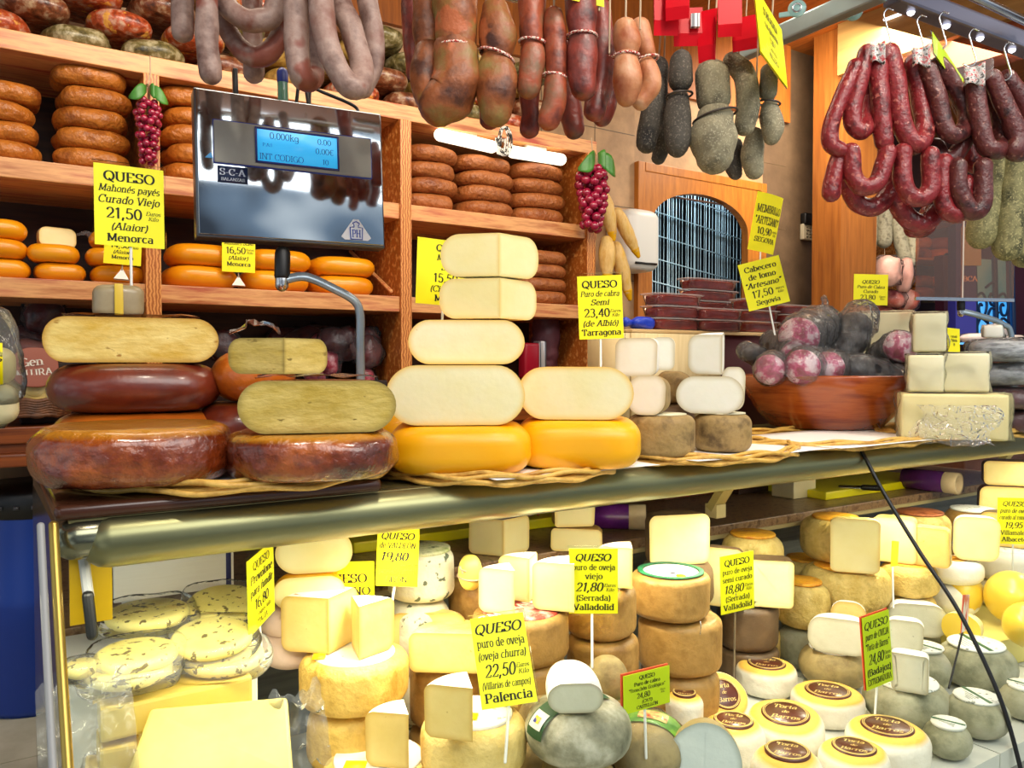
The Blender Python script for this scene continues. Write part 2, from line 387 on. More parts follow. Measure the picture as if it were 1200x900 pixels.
# ------------------------------------------------------------------ lettering: a broad-nib slab serif drawn in strokes
def _C(cx, cy, rx, ry, a0, a1, n=14): return [(cx + rx * cos(radians(a0 + (a1 - a0) * i / n)), cy + ry * sin(radians(a0 + (a1 - a0) * i / n))) for i in range(n + 1)]
def _P(*v): return [(v[i], v[i + 1]) for i in range(0, len(v), 2)]
_o = _C(26, 24, 20, 24, 90, 450, 22); _O = _C(38, 35, 32, 35, 90, 450, 26)
GL = {'A': (70, [_P(6, 0, 34, 70), _P(34, 70, 64, 0), _P(18, 24, 52, 24)]), 'B': (64, [_P(13, 0, 13, 70), _P(13, 70, 36, 70) + _C(36, 53, 16, 17, 90, -90) + _P(13, 36), _P(36, 36) + _C(38, 18, 19, 18, 90, -90) + _P(13, 0)]),
 'C': (68, [_C(38, 35, 32, 35, 45, 315, 20), _P(61, 70, 61, 50)]), 'D': (72, [_P(13, 0, 13, 70), _P(13, 70, 34, 70) + _C(34, 35, 31, 35, 90, -90, 18) + _P(13, 0)]), 'E': (62, [_P(13, 0, 13, 70), _P(6, 70, 54, 70, 54, 56), _P(13, 37, 42, 37), _P(6, 0, 56, 0, 56, 16)]),
 'G': (72, [_C(38, 35, 32, 35, 45, 335, 20), _P(65, 0, 65, 30), _P(46, 30, 70, 30)]), 'H': (76, [_P(13, 0, 13, 70), _P(62, 0, 62, 70), _P(13, 36, 62, 36)]), 'I': (32, [_P(16, 0, 16, 70)]), 'J': (46, [_P(32, 70, 32, 16) + _C(18, 16, 14, 16, 0, -170, 10)]),
 'K': (70, [_P(13, 0, 13, 70), _P(58, 70, 15, 32), _P(28, 42, 62, 0)]), 'L': (58, [_P(13, 0, 13, 70), _P(6, 0, 53, 0, 53, 20)]), 'M': (88, [_P(13, 0, 13, 70), _P(13, 70, 43, 8, 73, 70), _P(73, 70, 73, 0)]), 'N': (76, [_P(13, 0, 13, 70), _P(13, 70, 62, 0), _P(62, 0, 62, 70)]),
 'O': (76, [_O]), 'P': (62, [_P(13, 0, 13, 70), _P(13, 70, 36, 70) + _C(36, 51, 18, 19, 90, -90) + _P(13, 32)]), 'Q': (76, [_O, _P(38, 14, 50, -2, 68, -12)]), 'R': (70, [_P(13, 0, 13, 70), _P(13, 70, 36, 70) + _C(36, 52, 17, 18, 90, -90) + _P(13, 34), _P(36, 34, 62, 0)]),
 'S': (60, [_C(30, 53, 21, 17, 30, 250, 14) + _C(30, 18, 22, 18, 80, -150, 16)[1:], _P(50, 70, 50, 52), _P(8, 0, 8, 18)]), 'T': (64, [_P(32, 0, 32, 70), _P(6, 54, 6, 70, 58, 70, 58, 54)]), 'U': (74, [_P(13, 70, 13, 24) + _C(37, 24, 24, 24, 180, 360, 14) + _P(61, 70)]), 'V': (68, [_P(6, 70, 34, 0), _P(34, 0, 62, 70)]),
 'X': (68, [_P(8, 70, 60, 0), _P(60, 70, 8, 0)]), 'Z': (62, [_P(8, 56, 8, 70, 54, 70, 8, 0, 56, 0, 56, 15)]),
 'a': (52, [_C(24, 34, 16, 14, 150, 0, 10) + _P(40, 0, 48, 0), _C(23, 14, 17, 14, 60, 330, 14)]), 'b': (56, [_P(10, 70, 10, 0), _C(29, 24, 19, 24, 150, -150, 20)]), 'c': (48, [_C(26, 24, 20, 24, 50, 310, 16)]), 'd': (58, [_P(45, 70, 45, 0, 53, 0), _C(26, 24, 19, 24, 30, 330, 20)]), 'e': (50, [_P(7, 26, 44, 26) + _C(26, 24, 19, 24, 5, 310, 20)]),
 'f': (34, [_P(15, 0, 15, 55) + _C(26, 55, 11, 15, 180, 40, 8), _P(4, 47, 30, 47)]), 'g': (54, [_C(25, 25, 18, 22, 30, 330, 18), _P(43, 47, 43, -6) + _C(26, -6, 17, 15, 0, -160, 10)]), 'h': (60, [_P(12, 70, 12, 0), _P(12, 30) + _C(29, 32, 17, 16, 170, 0, 10) + _P(46, 0)]), 'i': (28, [_P(14, 48, 14, 0), _P(14, 58, 14, 66)]), 'j': (28, [_P(16, 48, 16, -8) + _C(5, -8, 11, 13, 0, -120, 8), _P(16, 58, 16, 66)]),
 'k': (56, [_P(12, 70, 12, 0), _P(44, 48, 14, 22), _P(24, 30, 48, 0)]), 'l': (28, [_P(14, 70, 14, 0)]), 'm': (88, [_P(12, 48, 12, 0), _P(12, 30) + _C(27, 32, 16, 16, 170, 0, 10) + _P(43, 0), _P(43, 30) + _C(58, 32, 16, 16, 170, 0, 10) + _P(74, 0)]), 'n': (60, [_P(12, 48, 12, 0), _P(12, 30) + _C(29, 32, 17, 16, 170, 0, 10) + _P(46, 0)]), 'o': (52, [_o]), 'p': (56, [_P(10, 48, 10, -20), _C(29, 24, 19, 24, 150, -150, 20)]),
 'q': (56, [_P(44, 48, 44, -20), _C(26, 24, 19, 24, 30, 330, 20)]), 'r': (42, [_P(12, 48, 12, 0), _P(12, 28) + _C(27, 30, 15, 17, 160, 40, 8)]), 's': (44, [_C(22, 36, 14, 12, 30, 250, 12) + _C(22, 12, 15, 12, 80, -150, 12)[1:]]), 't': (36, [_P(15, 64, 15, 12) + _C(25, 12, 10, 12, 180, 300, 8), _P(4, 47, 30, 47)]), 'u': (60, [_P(12, 48, 12, 16) + _C(28, 16, 16, 16, 180, 350, 10), _P(45, 48, 45, 0)]), 'v': (52, [_P(6, 48, 26, 0), _P(26, 0, 46, 48)]), 'z': (46, [_P(7, 38, 7, 48, 39, 48, 7, 0, 40, 0, 40, 11)]), 'y': (52, [_P(6, 48, 27, 0), _P(46, 48, 27, 0, 18, -18, 8, -18)]),
 '0': (52, [_C(26, 35, 20, 35, 90, 450, 24)]), '1': (40, [_P(8, 60, 22, 70, 22, 0)]), '2': (52, [_C(26, 50, 18, 20, 170, -40, 14) + _P(8, 2, 46, 2, 46, 12)]), '3': (52, [_C(25, 53, 17, 17, 150, -80, 14), _C(24, 18, 20, 18, 85, -150, 16)]), '4': (54, [_P(38, 0, 38, 70, 6, 20, 50, 20)]), '5': (52, [_P(44, 70, 14, 70, 11, 38) + _C(24, 22, 20, 22, 120, -150, 16)]), '6': (52, [_C(30, 40, 24, 30, 65, 180, 10) + _P(6, 22), _C(26, 21, 20, 21, 180, -180, 20)]), '7': (50, [_P(6, 58, 6, 70, 44, 70, 20, 0)]), '8': (52, [_C(26, 53, 16, 17, 90, 450, 20), _C(26, 18, 20, 18, 90, 450, 20)]), '9': (52, [_C(22, 30, 24, 30, -115, 0, 10) + _P(46, 48), _C(26, 49, 20, 21, 180, -180, 20)]),
 ',': (22, [_P(10, 6, 11, 2, 6, -12)]), '.': (22, [_P(10, 0, 10, 8)]), '(': (28, [_C(40, 26, 30, 50, 125, 235, 10)]), ')': (28, [_C(-12, 26, 30, 50, 55, -55, 10)]), '"': (32, [_P(10, 70, 9, 54), _P(22, 70, 21, 54)]), '-': (34, [_P(6, 26, 28, 26)]), '/': (34, [_P(4, -6, 30, 74)]), ':': (22, [_P(10, 0, 10, 8), _P(10, 36, 10, 44)]), ' ': (30, []), '€': (58, [_C(36, 35, 24, 35, 50, 310, 18), _P(4, 42, 40, 42), _P(4, 28, 38, 28)])}
for _k, _b in (('é', 'e'), ('ó', 'o'), ('í', 'i'), ('á', 'a')): GL[_k] = (GL[_b][0], [s for s in GL[_b][1] if not (_b == 'i' and s[0][1] > 50)] + [_P(24, 56, 34, 68)])
GL['Ó'] = (76, [_O, _P(36, 78, 48, 90)])
_fc = {}
def glyphs(txt, bold=.012, shear=.0):
    """verts, faces and extent of a line of text with cap height .7"""
    key = (txt, bold, shear)
    if key in _fc: return _fc[key]
    vs, fs, x = [], [], 0; T = .085 + bold * 2.2; t0 = .035 + bold * .5
    def quad(a, b, c, d): n = len(vs); vs.extend([a, b, c, d]); fs.append((n, n + 1, n + 2, n + 3))
    for ch in txt:
        adv, strokes = GL.get(ch, GL['o'])
        for s in strokes:
            p = [Vector((x + q[0] / 100, q[1] / 100, 0)) for q in s]
            L_, R_ = [], []
            for i in range(len(p)):
                t = (p[min(i + 1, len(p) - 1)] - p[max(i - 1, 0)]); 
                if t.length < 1e-6: t = Vector((0, 1, 0))
                t.normalize(); th = t0 + (T - t0) * abs(t.y) ** 1.3; nrm = Vector((-t.y, t.x, 0)) * th / 2; L_.append(p[i] + nrm); R_.append(p[i] - nrm)
            for i in range(len(p) - 1):
                if len(p) <= 6:      # straight strokes: no mitre, each leg keeps its own weight
                    t = (p[i + 1] - p[i]).normalized(); th = t0 + (T - t0) * abs(t.y) ** 1.3; n = Vector((-t.y, t.x, 0)) * th / 2; e = t * t0 * .4
                    quad(p[i] + n - e, p[i] - n - e, p[i + 1] - n + e, p[i + 1] + n + e)
                else: quad(L_[i], R_[i], R_[i + 1], L_[i + 1])
            for q, nb in ((0, 1), (-1, -2)):   # slab serifs at the ends of upright strokes
                e = s[q]; d = (s[q][0] - s[nb][0], s[q][1] - s[nb][1])
                if ch.isalpha() and ch not in 'CGSOeacosTZzEL' and abs(d[1]) > 8 and abs(d[1]) > abs(d[0]) and (abs(e[1]) < 1 or abs(e[1] - 70) < 1 or abs(e[1] - 48) < 1 or e[1] == -20):
                    w = .115 + bold; yy = e[1] / 100; sg = -1 if d[1] > 0 else 1; cx = x + e[0] / 100
                    xl = cx - w; xr = cx + (w if not (e[1] == 48 and ch in 'mnrpuijhbk') else .03)
                    quad(Vector((xl, yy, 0)), Vector((xr, yy, 0)), Vector((xr, yy + sg * .045, 0)), Vector((xl, yy + sg * .045, 0)))
        x += adv / 100 + bold * .8
    if shear: vs = [Vector((v.x + shear * v.y, v.y, 0)) for v in vs]
    _fc[key] = (vs, fs, min([v.x for v in vs] or [0]), max([v.x for v in vs] or [1])); return _fc[key]
def write(bm, txt, cx, cz, size, maxw=None, mx=None, bold=.012, shear=0, y=0, rot=0, align='c'):
    """add a line of text to bm in the x-z plane (facing -y), centred on cx, base line cz"""
    vs, fs, x0, x1 = glyphs(txt, bold, shear); s = size; sx = s
    if maxw and (x1 - x0) * s > maxw: sx = maxw / (x1 - x0)
    new = []; off = (x0 + x1) / 2 if align == 'c' else x0
    for v in vs:
        p = Vector(((v.x - off) * sx, 0, v.y * s))
        if rot: p = Matrix.Rotation(rot, 3, 'Y') @ p
        p += Vector((cx, y, cz))
        new.append(bm.verts.new(mx @ p if mx else p))
    for f in fs:
        try: bm.faces.new([new[i] for i in f])
        except ValueError: pass
def frame(BL, BR, TL, d, db=None, dt=None):
    """orthonormal frame of a flat panel given three corners in the picture and their distances"""
    a = PD(*BL, d); t = PD(*TL, dt or d); ey = t - a
    if db is None:
        r = ray(*BR); db = (a - EYE).dot(ey) / r.dot(ey)
    b = PD(*BR, db); ex = b - a; h = ey.length; exn = ex.normalized(); eyn = (ey - exn * ey.dot(exn)).normalized()
    n = exn.cross(eyn)          # towards the viewer
    mx = Matrix((( exn.x, -n.x, eyn.x, a.x), (exn.y, -n.y, eyn.y, a.y), (exn.z, -n.z, eyn.z, a.z), (0, 0, 0, 1)))
    return mx, ex.length, h
def sign(label, BL, BR, TL, d, lines, db=None, dt=None, stick=None, sleeve=True, card=None, tent=False, group='yellow price cards', ink=None, backing=None, curl=0, stick_mat=None):
    """price card: lines = [(text, relative size, x shift, style)]"""
    mx, w, h = frame(BL, BR, TL, d, db, dt)
    t = thing('price_card', label, 'price card', (0, 0, 0), 0, group); t.matrix_world = mx
    if curl:
        cb = sheet(10, 4, lambda i, j: Vector((i * w, -curl * sin(pi * i), j * h))); solidify(cb, .0012)
    else: cb = bx(0, w, 0, .0012, 0, h)
    obj('card', cb, card or YCARD, t, smooth=False)
    bm = bmesh.new(); tot = sum(l[1] for l in lines) * 1.32; unit = min(h * .92 / max(tot, .1), h * .13); z = h - (h - tot * unit) / 2
    for (s, sz, dx, st) in lines:
        z -= sz * unit * 1.16
        sub = s.split('|')
        if len(sub) > 1:       # price with small 'Euros Kilo' beside it
            write(bm, sub[0], w * .42, z, sz * unit * 1.25, w * .58, bold=.02, shear=.22 if 'i' in st else 0, y=-.0008)
            write(bm, sub[1], w * .84, z + sz * unit * .45, sz * unit * .45, w * .24, shear=.25, y=-.0008)
            if len(sub) > 2: write(bm, sub[2], w * .84, z, sz * unit * .45, w * .2, shear=.25, y=-.0008)
        else: write(bm, s, w * (.5 + dx), z, sz * unit * 1.2, w * .88, bold=.034 if 'b' in st else .022, shear=.25 if 'i' in st else 0, y=-.0008)
        z -= sz * unit * .16
    if curl:
        for v in bm.verts: v.co.y -= curl * sin(pi * min(1, max(0, v.co.x / w))) + .0006
    if len(bm.verts): obj('lettering', bm, ink or INK, t, smooth=False)
    else: bm.free()
    if sleeve: obj('clear_sleeve', bx(-.003, w + .003, -.0022, .003, -.003, h + .006), GLASS, t, smooth=False)
    if backing: obj('backing_card', bx(-.002, w - .001, .0035, .0065, .001, h + .003), backing, t, smooth=False)
    inv = mx.inverted()
    if stick:
        (ua, va), (ub, vb), ds = stick
        a, b = inv @ PD(ua, va, d if db is None else (d + db) / 2), inv @ PD(ub, vb, ds)
        a = a + Vector((0, .004, .0)); a.y = .005
        obj('stick', tb([a + (a - b) * .25, a, b], .0028, seg=8, smooth=False), stick_mat or WHITEP, t)
    if tent:
        pr = bmesh.new(); c = Vector((w / 2, .012, -.035))
        q = [pr.verts.new(p) for p in ((c.x - .022, -.01, c.z - .012), (c.x + .022, -.01, c.z - .012), (c.x + .022, .03, c.z - .012), (c.x - .022, .03, c.z - .012), (c.x - .003, .008, c.z + .02), (c.x + .003, .008, c.z + .02))]
        for f in ((0, 1, 5, 4), (2, 3, 4, 5), (1, 2, 5), (3, 0, 4), (3, 2, 1, 0)): pr.faces.new([q[i] for i in f])
        obj('tent_foot', pr, WHITEP, t, smooth=False); obj('stick', bx(w / 2 - .002, w / 2 + .002, .006, .01, c.z, .02), STRING, t)
    return t
ORD = ['first', 'second', 'third', 'fourth', 'fifth', 'sixth', 'seventh', 'eighth', 'ninth', 'tenth', 'eleventh', 'twelfth']
# =================================================================== THE ROOM
WALLY = 3.4
struct('floor', bx(-2.5, 8, -2.5, 1.9, -.06, 0), FLOORM)
fl = sheet(1, 1, lambda i, j: Vector((-2.5 + i * 10.5, 1.9 + j * 4, .36))); solidify(fl, .36)
FT = M('floor_tile_square', '#b9b79c', '#cfcdb6', scale=9, rough=.35)
fb = bmesh.new()
for i in range(-6, 18):
    for j in range(5): box(fb, i * .4 + .003, i * .4 + .397, 1.9 + j * .4 + .003, 1.9 + j * .4 + .397, .33, .36)
box(fb, -2.4, 7.2, 1.9, 3.9, 0, .355)
struct('floor_staff', fb, FT); 
dx0, dx1 = onY(743, 893, WALLY); cx0 = PY(985, 300, 3.0).x
struct('wall_back', bx(-2.5, dx0, WALLY, WALLY + .15, 0, 3.5), STONE)
struct('wall_back_right', bx(dx1, cx0 + .4, WALLY, WALLY + .15, 0, 3.5), STONEDK)
ztop = ZY(745, 190, WALLY)
struct('wall_back_over_door', bx(dx0, dx1, WALLY, WALLY + .15, ztop, 3.5), STONE)
struct('trim_1', bx(-2.5, cx0, WALLY - .03, WALLY, 3.02, 3.5), CEILW)
struct('ceiling', bx(-2.5, 8, -.2, 5.5, 3.5, 3.6), CEILW)
tl = bmesh.new()
for z in (.75, 1.15, 1.55, 1.95, 2.35, 2.75):
    box(tl, -2.5, dx0, WALLY - .002, WALLY, z, z + .004)
    box(tl, dx1, cx0, WALLY - .002, WALLY, z, z + .004)
for x in (-1.2, -.6, 0, .6, 1.2, 1.8, 2.4, 2.75): box(tl, x, x + .004, WALLY - .002, WALLY, .36, 3.02)
struct('trim_2', tl, M('grout', '#6a563e'))
# column and beams on the right
struct('column_right', bx(cx0, cx0 + .36, 3.0, 3.2, 0, 3.5), M('column_wood', '#7c4416', '#a06226', scale=4, rough=.45, stretch=(9, 9, .6)))
struct('beam_right', bx(cx0, cx0 + .16, .3, 3.0, 3.05, 3.2), M('red_brown_beam', '#6b3216', '#8c4520', scale=4, rough=.5, stretch=(1, .2, 8)))
struct('beam_upper', bx(cx0 - .05, cx0 + .3, .3, 3.0, 3.2, 3.5), M('tan_beam', '#8c6a3a', '#a58248', scale=4, rough=.55, stretch=(1, .2, 6)))
# door with arched opening
d0 = thing('door_1', None, None); d0['kind'] = 'structure'
ax0, ax1 = onY(760, 872, WALLY); acx, ar = (ax0 + ax1) / 2, (ax1 - ax0) / 2
AH = .5; zs = ZY(812, 228, WALLY) - ar * AH
bm = bmesh.new()
def loop(pts):
    vs = [bm.verts.new(p) for p in pts]; return [bm.edges.new((vs[i], vs[(i + 1) % len(vs)])) for i in range(len(vs))]
yd = WALLY + .02
es = loop([(dx0 + .02, yd, .36), (dx1 - .02, yd, .36), (dx1 - .02, yd, ztop - .03), (dx0 + .02, yd, ztop - .03)])
arch = [(acx - ar, yd, 1.05), (acx + ar, yd, 1.05)] + [(acx + ar * cos(pi * k / 24), yd, zs + ar * AH * sin(pi * k / 24)) for k in range(25)]
es += loop(arch)
bmesh.ops.triangle_fill(bm, use_beauty=True, edges=es)
solidify(bm, .05); obj('door_leaf', bm, DOORW, d0, smooth=False)
bm = bmesh.new()
for s in ((dx0, dx0 + .05, .36, ztop), (dx1 - .05, dx1, .36, ztop), (dx0 + .051, dx1 - .051, ztop - .05, ztop)):
    box(bm, s[0], s[1], WALLY - .035, WALLY + .01, s[2], s[3], bev=.004)
obj('door_frame', bm, DOORW, d0, smooth=False)
bm = bmesh.new()
box(bm, dx0 + .16, dx1 - .12, WALLY - .002, WALLY + .02, ztop - .16, ztop - .155)
obj('panel_groove', bm, M('groove', '#6a3a0e'), d0, smooth=False)
# room behind the door and its bead curtain
br = bmesh.new()
box(br, dx0 - .2, dx1 + .7, 4.6, 4.65, 0, 3.4); box(br, dx0 - .25, dx0 - .2, WALLY + .15, 4.65, 0, 3.4); box(br, dx1 + .7, dx1 + .75, WALLY + .15, 4.65, 0, 3.4)
struct('wall_passage', br, M('passage_dark', '#151a20', rough=.6))
bm = bmesh.new(); random.seed(5); x = ax0 - .05
while x < ax1 + .55:
    tube(bm, [(x, 3.75, 1.0), (x + random.uniform(-.003, .003), 3.75, 2.75)], random.choice((.0016, .0022, .0032)), seg=6, smooth=False, caps=False); x += random.choice((.014, .02, .026, .034))
for k in range(11):
    z = 1.15 + k * .145; tube(bm, [(ax0 - .05, 3.74, z + .04), (ax1 + .55, 3.74, z - .15)], .0035, seg=6, smooth=False, caps=False)
tag(obj('bead_curtain', bm, M('pale_bead', '#c4e4f2', rough=.2, coat=.5)), 'pale blue hanging bead curtain behind the arched opening of the wooden door', 'curtain', kind='stuff')
area('passage_light', (acx, 3.62, 2.9), (acx, 3.76, 1.2), 1.3, .1, 7, (.75, .92, 1))
# intercom phone and cable on the brown wall
ix0, ix1 = onY(937, 952, WALLY); t = thing('wall_phone', 'small beige and black wall phone on the brown tiled wall', 'phone', ((ix0 + ix1) / 2, WALLY, ZY(945, 282, WALLY)))
w = (ix1 - ix0); hh = ZY(945, 251, WALLY) - ZY(945, 282, WALLY)
obj('body', bx(-w / 2, w / 2, -.03, 0, 0, hh * .6, bev=.006), M('beige_plastic', '#cfc4a6', rough=.5), t)
obj('handset', bx(-w / 2, w / 2, -.045, 0, hh * .55, hh, bev=.012), BLACK, t)
kb = bmesh.new()
for i in range(3):
    for j in range(4): box(kb, -w * .3 + i * w * .22, -w * .3 + i * w * .22 + w * .14, -.033, -.03, hh * (.08 + j * .12), hh * (.15 + j * .12))
obj('keypad', kb, M('key_grey', '#8f8872'), t)
obj('cable', tb([(w * .55, -.01, hh * .5), (w * .62, -.01, hh), (w * .62, -.01, hh + .95)], .006, seg=8), M('cable_cream', '#d8c8a4'), t)
# paper towel dispenser
px0, px1 = onY(722, 762, WALLY - .12); t = thing('paper_towel_dispenser', 'white rounded paper towel dispenser on the wall left of the door', 'dispenser', ((px0 + px1) / 2, WALLY - .11, ZY(742, 316, WALLY - .2)))
w = px1 - px0; hh = ZY(742, 243, WALLY - .2) - ZY(742, 316, WALLY - .2)
obj('cover', wheel(w / 2, .11, hh, n=4, m=9, seg=40), WHITEP, t); obj('paper_slot', bx(-w * .3, w * .3, -.116, -.1, .03, .04), BLACK, t)

# =================================================================== SHELVING UNIT
SY, SB = 2.88, 3.33
S1, S2, S3, S4 = ZY(178, 66, SY), ZY(178, 204, SY), ZY(178, 333, SY), ZY(25, 500, SY)
px = [PY(u, 300, SY).x for u in (179, 474.5, 691)]
sx0, sx1 = px[0] - .93, px[2] + .04
sh = thing('shelving_unit', 'wooden shelving unit on the back wall holding stacks of whole cheeses', 'shelf', ((sx0 + sx1) / 2, SY, S4))
def sh_o(n, bm, m): o = obj(n, bm, m, sh, smooth=False); o.matrix_parent_inverse = Matrix.Translation(-Vector(sh.location)); return o
for z in (S1, S2, S3):
    sh_o('shelf_board', bx(sx0, sx1, SY, SB, z - .06, z, bev=.003), WOODX)
bm = bx(sx0, sx1, SY - .02, SB, S4 - .05, S4, bev=.004); box(bm, sx0, sx1, SY - .005, SB, S4 - .08, S4 - .05, bev=.003); box(bm, sx0, sx1, SY - .03, SB, S4 - .12, S4 - .08, bev=.006)
sh_o('bottom_board', bm, M('moulded_base', '#5e2a10', '#a85820', scale=2, rough=.4, stretch=(1, 1, 22)))
for x in px: sh_o('upright', bx(x - .024, x + .024, SY - .012, SB, S4, S1 - .06 if x != px[1] else S1 - .06, bev=.003), PINE)
sh_o('back_panel', bx(sx0, sx1, SB, SB + .02, S4, S1), WOODDK)
for x in px[1:2]: sh_o('side_brace', tb([(x - .05, SY + .02, S3 + .02), (x - .05, SB - .02, S3 + .22)], .008, seg=6, smooth=False), WOODX)

# =================================================================== DISPLAY CASE
CX0, CX1 = .085, 3.9
TUBZ, TUBY, CTZ = 1.225, 1.385, 1.265
case = thing('display_case', 'long refrigerated glass cheese display case with a satin gold canopy rail', 'display case', ((CX0 + CX1) / 2, 1.5, 0))
CINV = Matrix.Translation(-Vector(case.location))
def cs(n, bm, m, smooth=False, parent=None):
    o = obj(n, bm, m, parent or case, smooth=smooth); o.matrix_parent_inverse = CINV; return o
ZD_, ZR, ZR2 = .58, .88, .985
DECK = M('deck_white_steel', '#cfd0c8', rough=.35)
cs('base_cabinet', bx(CX0, CX1, .95, 1.97, 0, ZD_ - .051), M('base_grey', '#8b8b86'))
for k in range(6): cs('deck_tray', bx(CX0 + .01 + k * .635, CX0 + .64 + k * .635, .95, 1.95, ZD_ - .05, ZD_ - .002), DECK)
cs('display_riser', bx(CX0 + .02, .43, 1.2, 1.498, ZD_, .80, bev=.004), WHITEP); cs('display_riser', bx(CX0 + .02, .42, 1.5, 1.73, ZD_, ZR2, bev=.004), WHITEP)
LEDY, LEDZ = 1.74, ZY(905, 606, 1.74)
cs('rear_ledge', bx(CX0 + .02, CX1, LEDY, 2.35, LEDZ - .035, LEDZ, bev=.003), M('ledge_speckled', '#4a2e1e', '#9a7a58', '#6e4a30', scale=40, rough=.35))
cs('ledge_trim', bx(CX0 + .02, CX1, LEDY - .006, LEDY, LEDZ - .04, LEDZ - .028), M('trim_cream', '#b8a878', rough=.4))
cs('rear_panel', bx(CX0 + .02, CX1, 1.95, 1.97, ZD_, LEDZ - .036), M('rear_grey', '#5a5c58', '#74766f', scale=3, rough=.4, stretch=(1, 1, 25)))
cs('rear_wall', bx(CX0 + .02, CX1, 2.35, 2.37, LEDZ - .03, CTZ - .012), M('rear_brown', '#4a3420', '#6a4c30', scale=5, rough=.5))
cs('top_shelf', bx(CX0 + .02, CX1, 1.37, 2.32, CTZ - .012, CTZ, bev=.003), M('top_shelf_metal', '#7d7248', '#8d8150', scale=4, rough=.25, metal=.6))
tx0 = PY(131, 620, 1.345).x
cs('canopy_rail', tb([(tx0, TUBY, TUBZ), (CX1, TUBY, TUBZ)], .041, seg=40, smooth=False), M('canopy_satin', '#84805f', '#908b69', scale=2, rough=.33, metal=.85), smooth=True)
cs('rail_end_cap', tb([(PY(90, 620, 1.36).x, TUBY, TUBZ + .008), (tx0 - .002, TUBY, TUBZ + .008)], .032, seg=24, smooth=False), M('cap_metal', '#7d7a68', rough=.2, metal=.9), smooth=True)
bxl, bxr = PY(81, 650, 1.44).x, PY(131, 650, 1.44).x
cs('end_bracket', bx(bxl, bxr, 1.44, 1.452, ZD(100, 728, 1.3), TUBZ + .02), M('bracket_yellow', '#b8940c', '#cba61c', scale=3, rough=.3, metal=.55))
cs('strut_strip', tb([PY(95, 632, 1.425), PY(104, 700, 1.42)], .008, seg=8, smooth=False), M('strip_grey', '#9fa0a4', rough=.35))
cs('gas_spring', tb([PY(103, 698, 1.415), PY(108, 744, 1.405)], .0085, seg=12, smooth=False), BLACK)
prof = catmull([(0, 1.355, 1.262), (0, 1.285, 1.15), (0, 1.18, 1.005), (0, 1.075, .872), (0, .98, .70), (0, .93, .55), (0, .91, .45)], 8)
JX = 2.047
for xa, xb in ((CX0 + .008, JX - .003), (JX + .003, CX1)):
    gl = bmesh.new(); pr = [[gl.verts.new((x, p.y, p.z)) for p in prof] for x in (xa, xb)]
    for i in range(len(prof) - 1): gl.faces.new((pr[0][i], pr[1][i], pr[1][i + 1], pr[0][i + 1]))
    cs('front_glass', gl, GLASS, smooth=True)
cs('glass_seal', tb([(JX, p.y, p.z) for p in prof], .0055, seg=8, smooth=False), BLACK, smooth=True)
cs('end_frame', tb([(CX0, p.y, p.z) for p in prof], .007, seg=10, smooth=False), M('frame_gold', '#b0974a', rough=.3, metal=.8), smooth=True)
cs('end_edge', tb([(CX0 - .016, p.y + .006, p.z) for p in prof], .0055, seg=10, smooth=False), M('frame_grey', '#9a9c9c', rough=.4), smooth=True)
sg = bmesh.new(); vs = [sg.verts.new((CX0, p.y, p.z)) for p in prof] + [sg.verts.new((CX0, 1.95, .5)), sg.verts.new((CX0, 1.95, 1.25))]; sg.faces.new(vs)
cs('side_glass', sg, GLASS)
for u in (845, 1175):    # diagonal struts holding the shelf
    x = PY(u, 620, 1.68).x
    st = bx(x - .022, x + .022, -.012, .012, -.0, .20); cs('strut', st, M('strut_cream', '#b09c58', '#c2ae6a', scale=3, rough=.4)).matrix_parent_inverse = CINV @ Matrix.Translation((0, 1.71, 1.06)) @ Matrix.Rotation(radians(35), 4, 'X')
    cs('strut_foot', bx(x - .02, x + .02, 1.68, 1.725, 1.035, 1.075), M('foot_cream', '#d8c68a'))
for u in (460, 695, 888, 1055):
    x = PY(u, 600, 1.42).x; z = 1.192
    lm = cs('downlight', lathe(bmesh.new(), [(0, CTZ - .013), (.011, CTZ - .013), (.011, z), (.034, z), (.036, z - .008), (.03, z - .012), (.027, z - .006), (0, z - .006)], 28, Matrix.Translation((x, 1.455, 0))), STEEL, smooth=True)
    cs('bulb', lathe(bmesh.new(), [(0, z - .0095), (.026, z - .0085), (.026, z - .006), (0, z - .006)], 28, Matrix.Translation((x, 1.455, 0))), M('lamp_glow', '#fff6e0', emit=14), parent=lm).matrix_parent_inverse = Matrix()
    l = bpy.data.lights.new('downlight_lamp', 'SPOT'); l.energy = 7.5; l.color = (1, .88, .66); l.spot_size = radians(150); l.spot_blend = .8; l.shadow_soft_size = .03
    lo = bpy.data.objects.new('downlight_lamp', l); COL.objects.link(lo); lo.location = (x, 1.45, z - .022); lo.rotation_euler = (radians(-12), 0, 0)
for xx in (.2, .45, .95, 1.5, 2.6, 3.2):
    l = bpy.data.lights.new('case_lamp', 'AREA'); l.shape = 'RECTANGLE'; l.size = .5; l.size_y = .03; l.energy = 2.2 if xx > .5 else 1.2; l.color = (1, .9, .68)
    lo = bpy.data.objects.new('case_lamp', l); COL.objects.link(lo); lo.location = (xx, 1.34, TUBZ - .046); lo.rotation_euler = (radians(4), 0, 0)

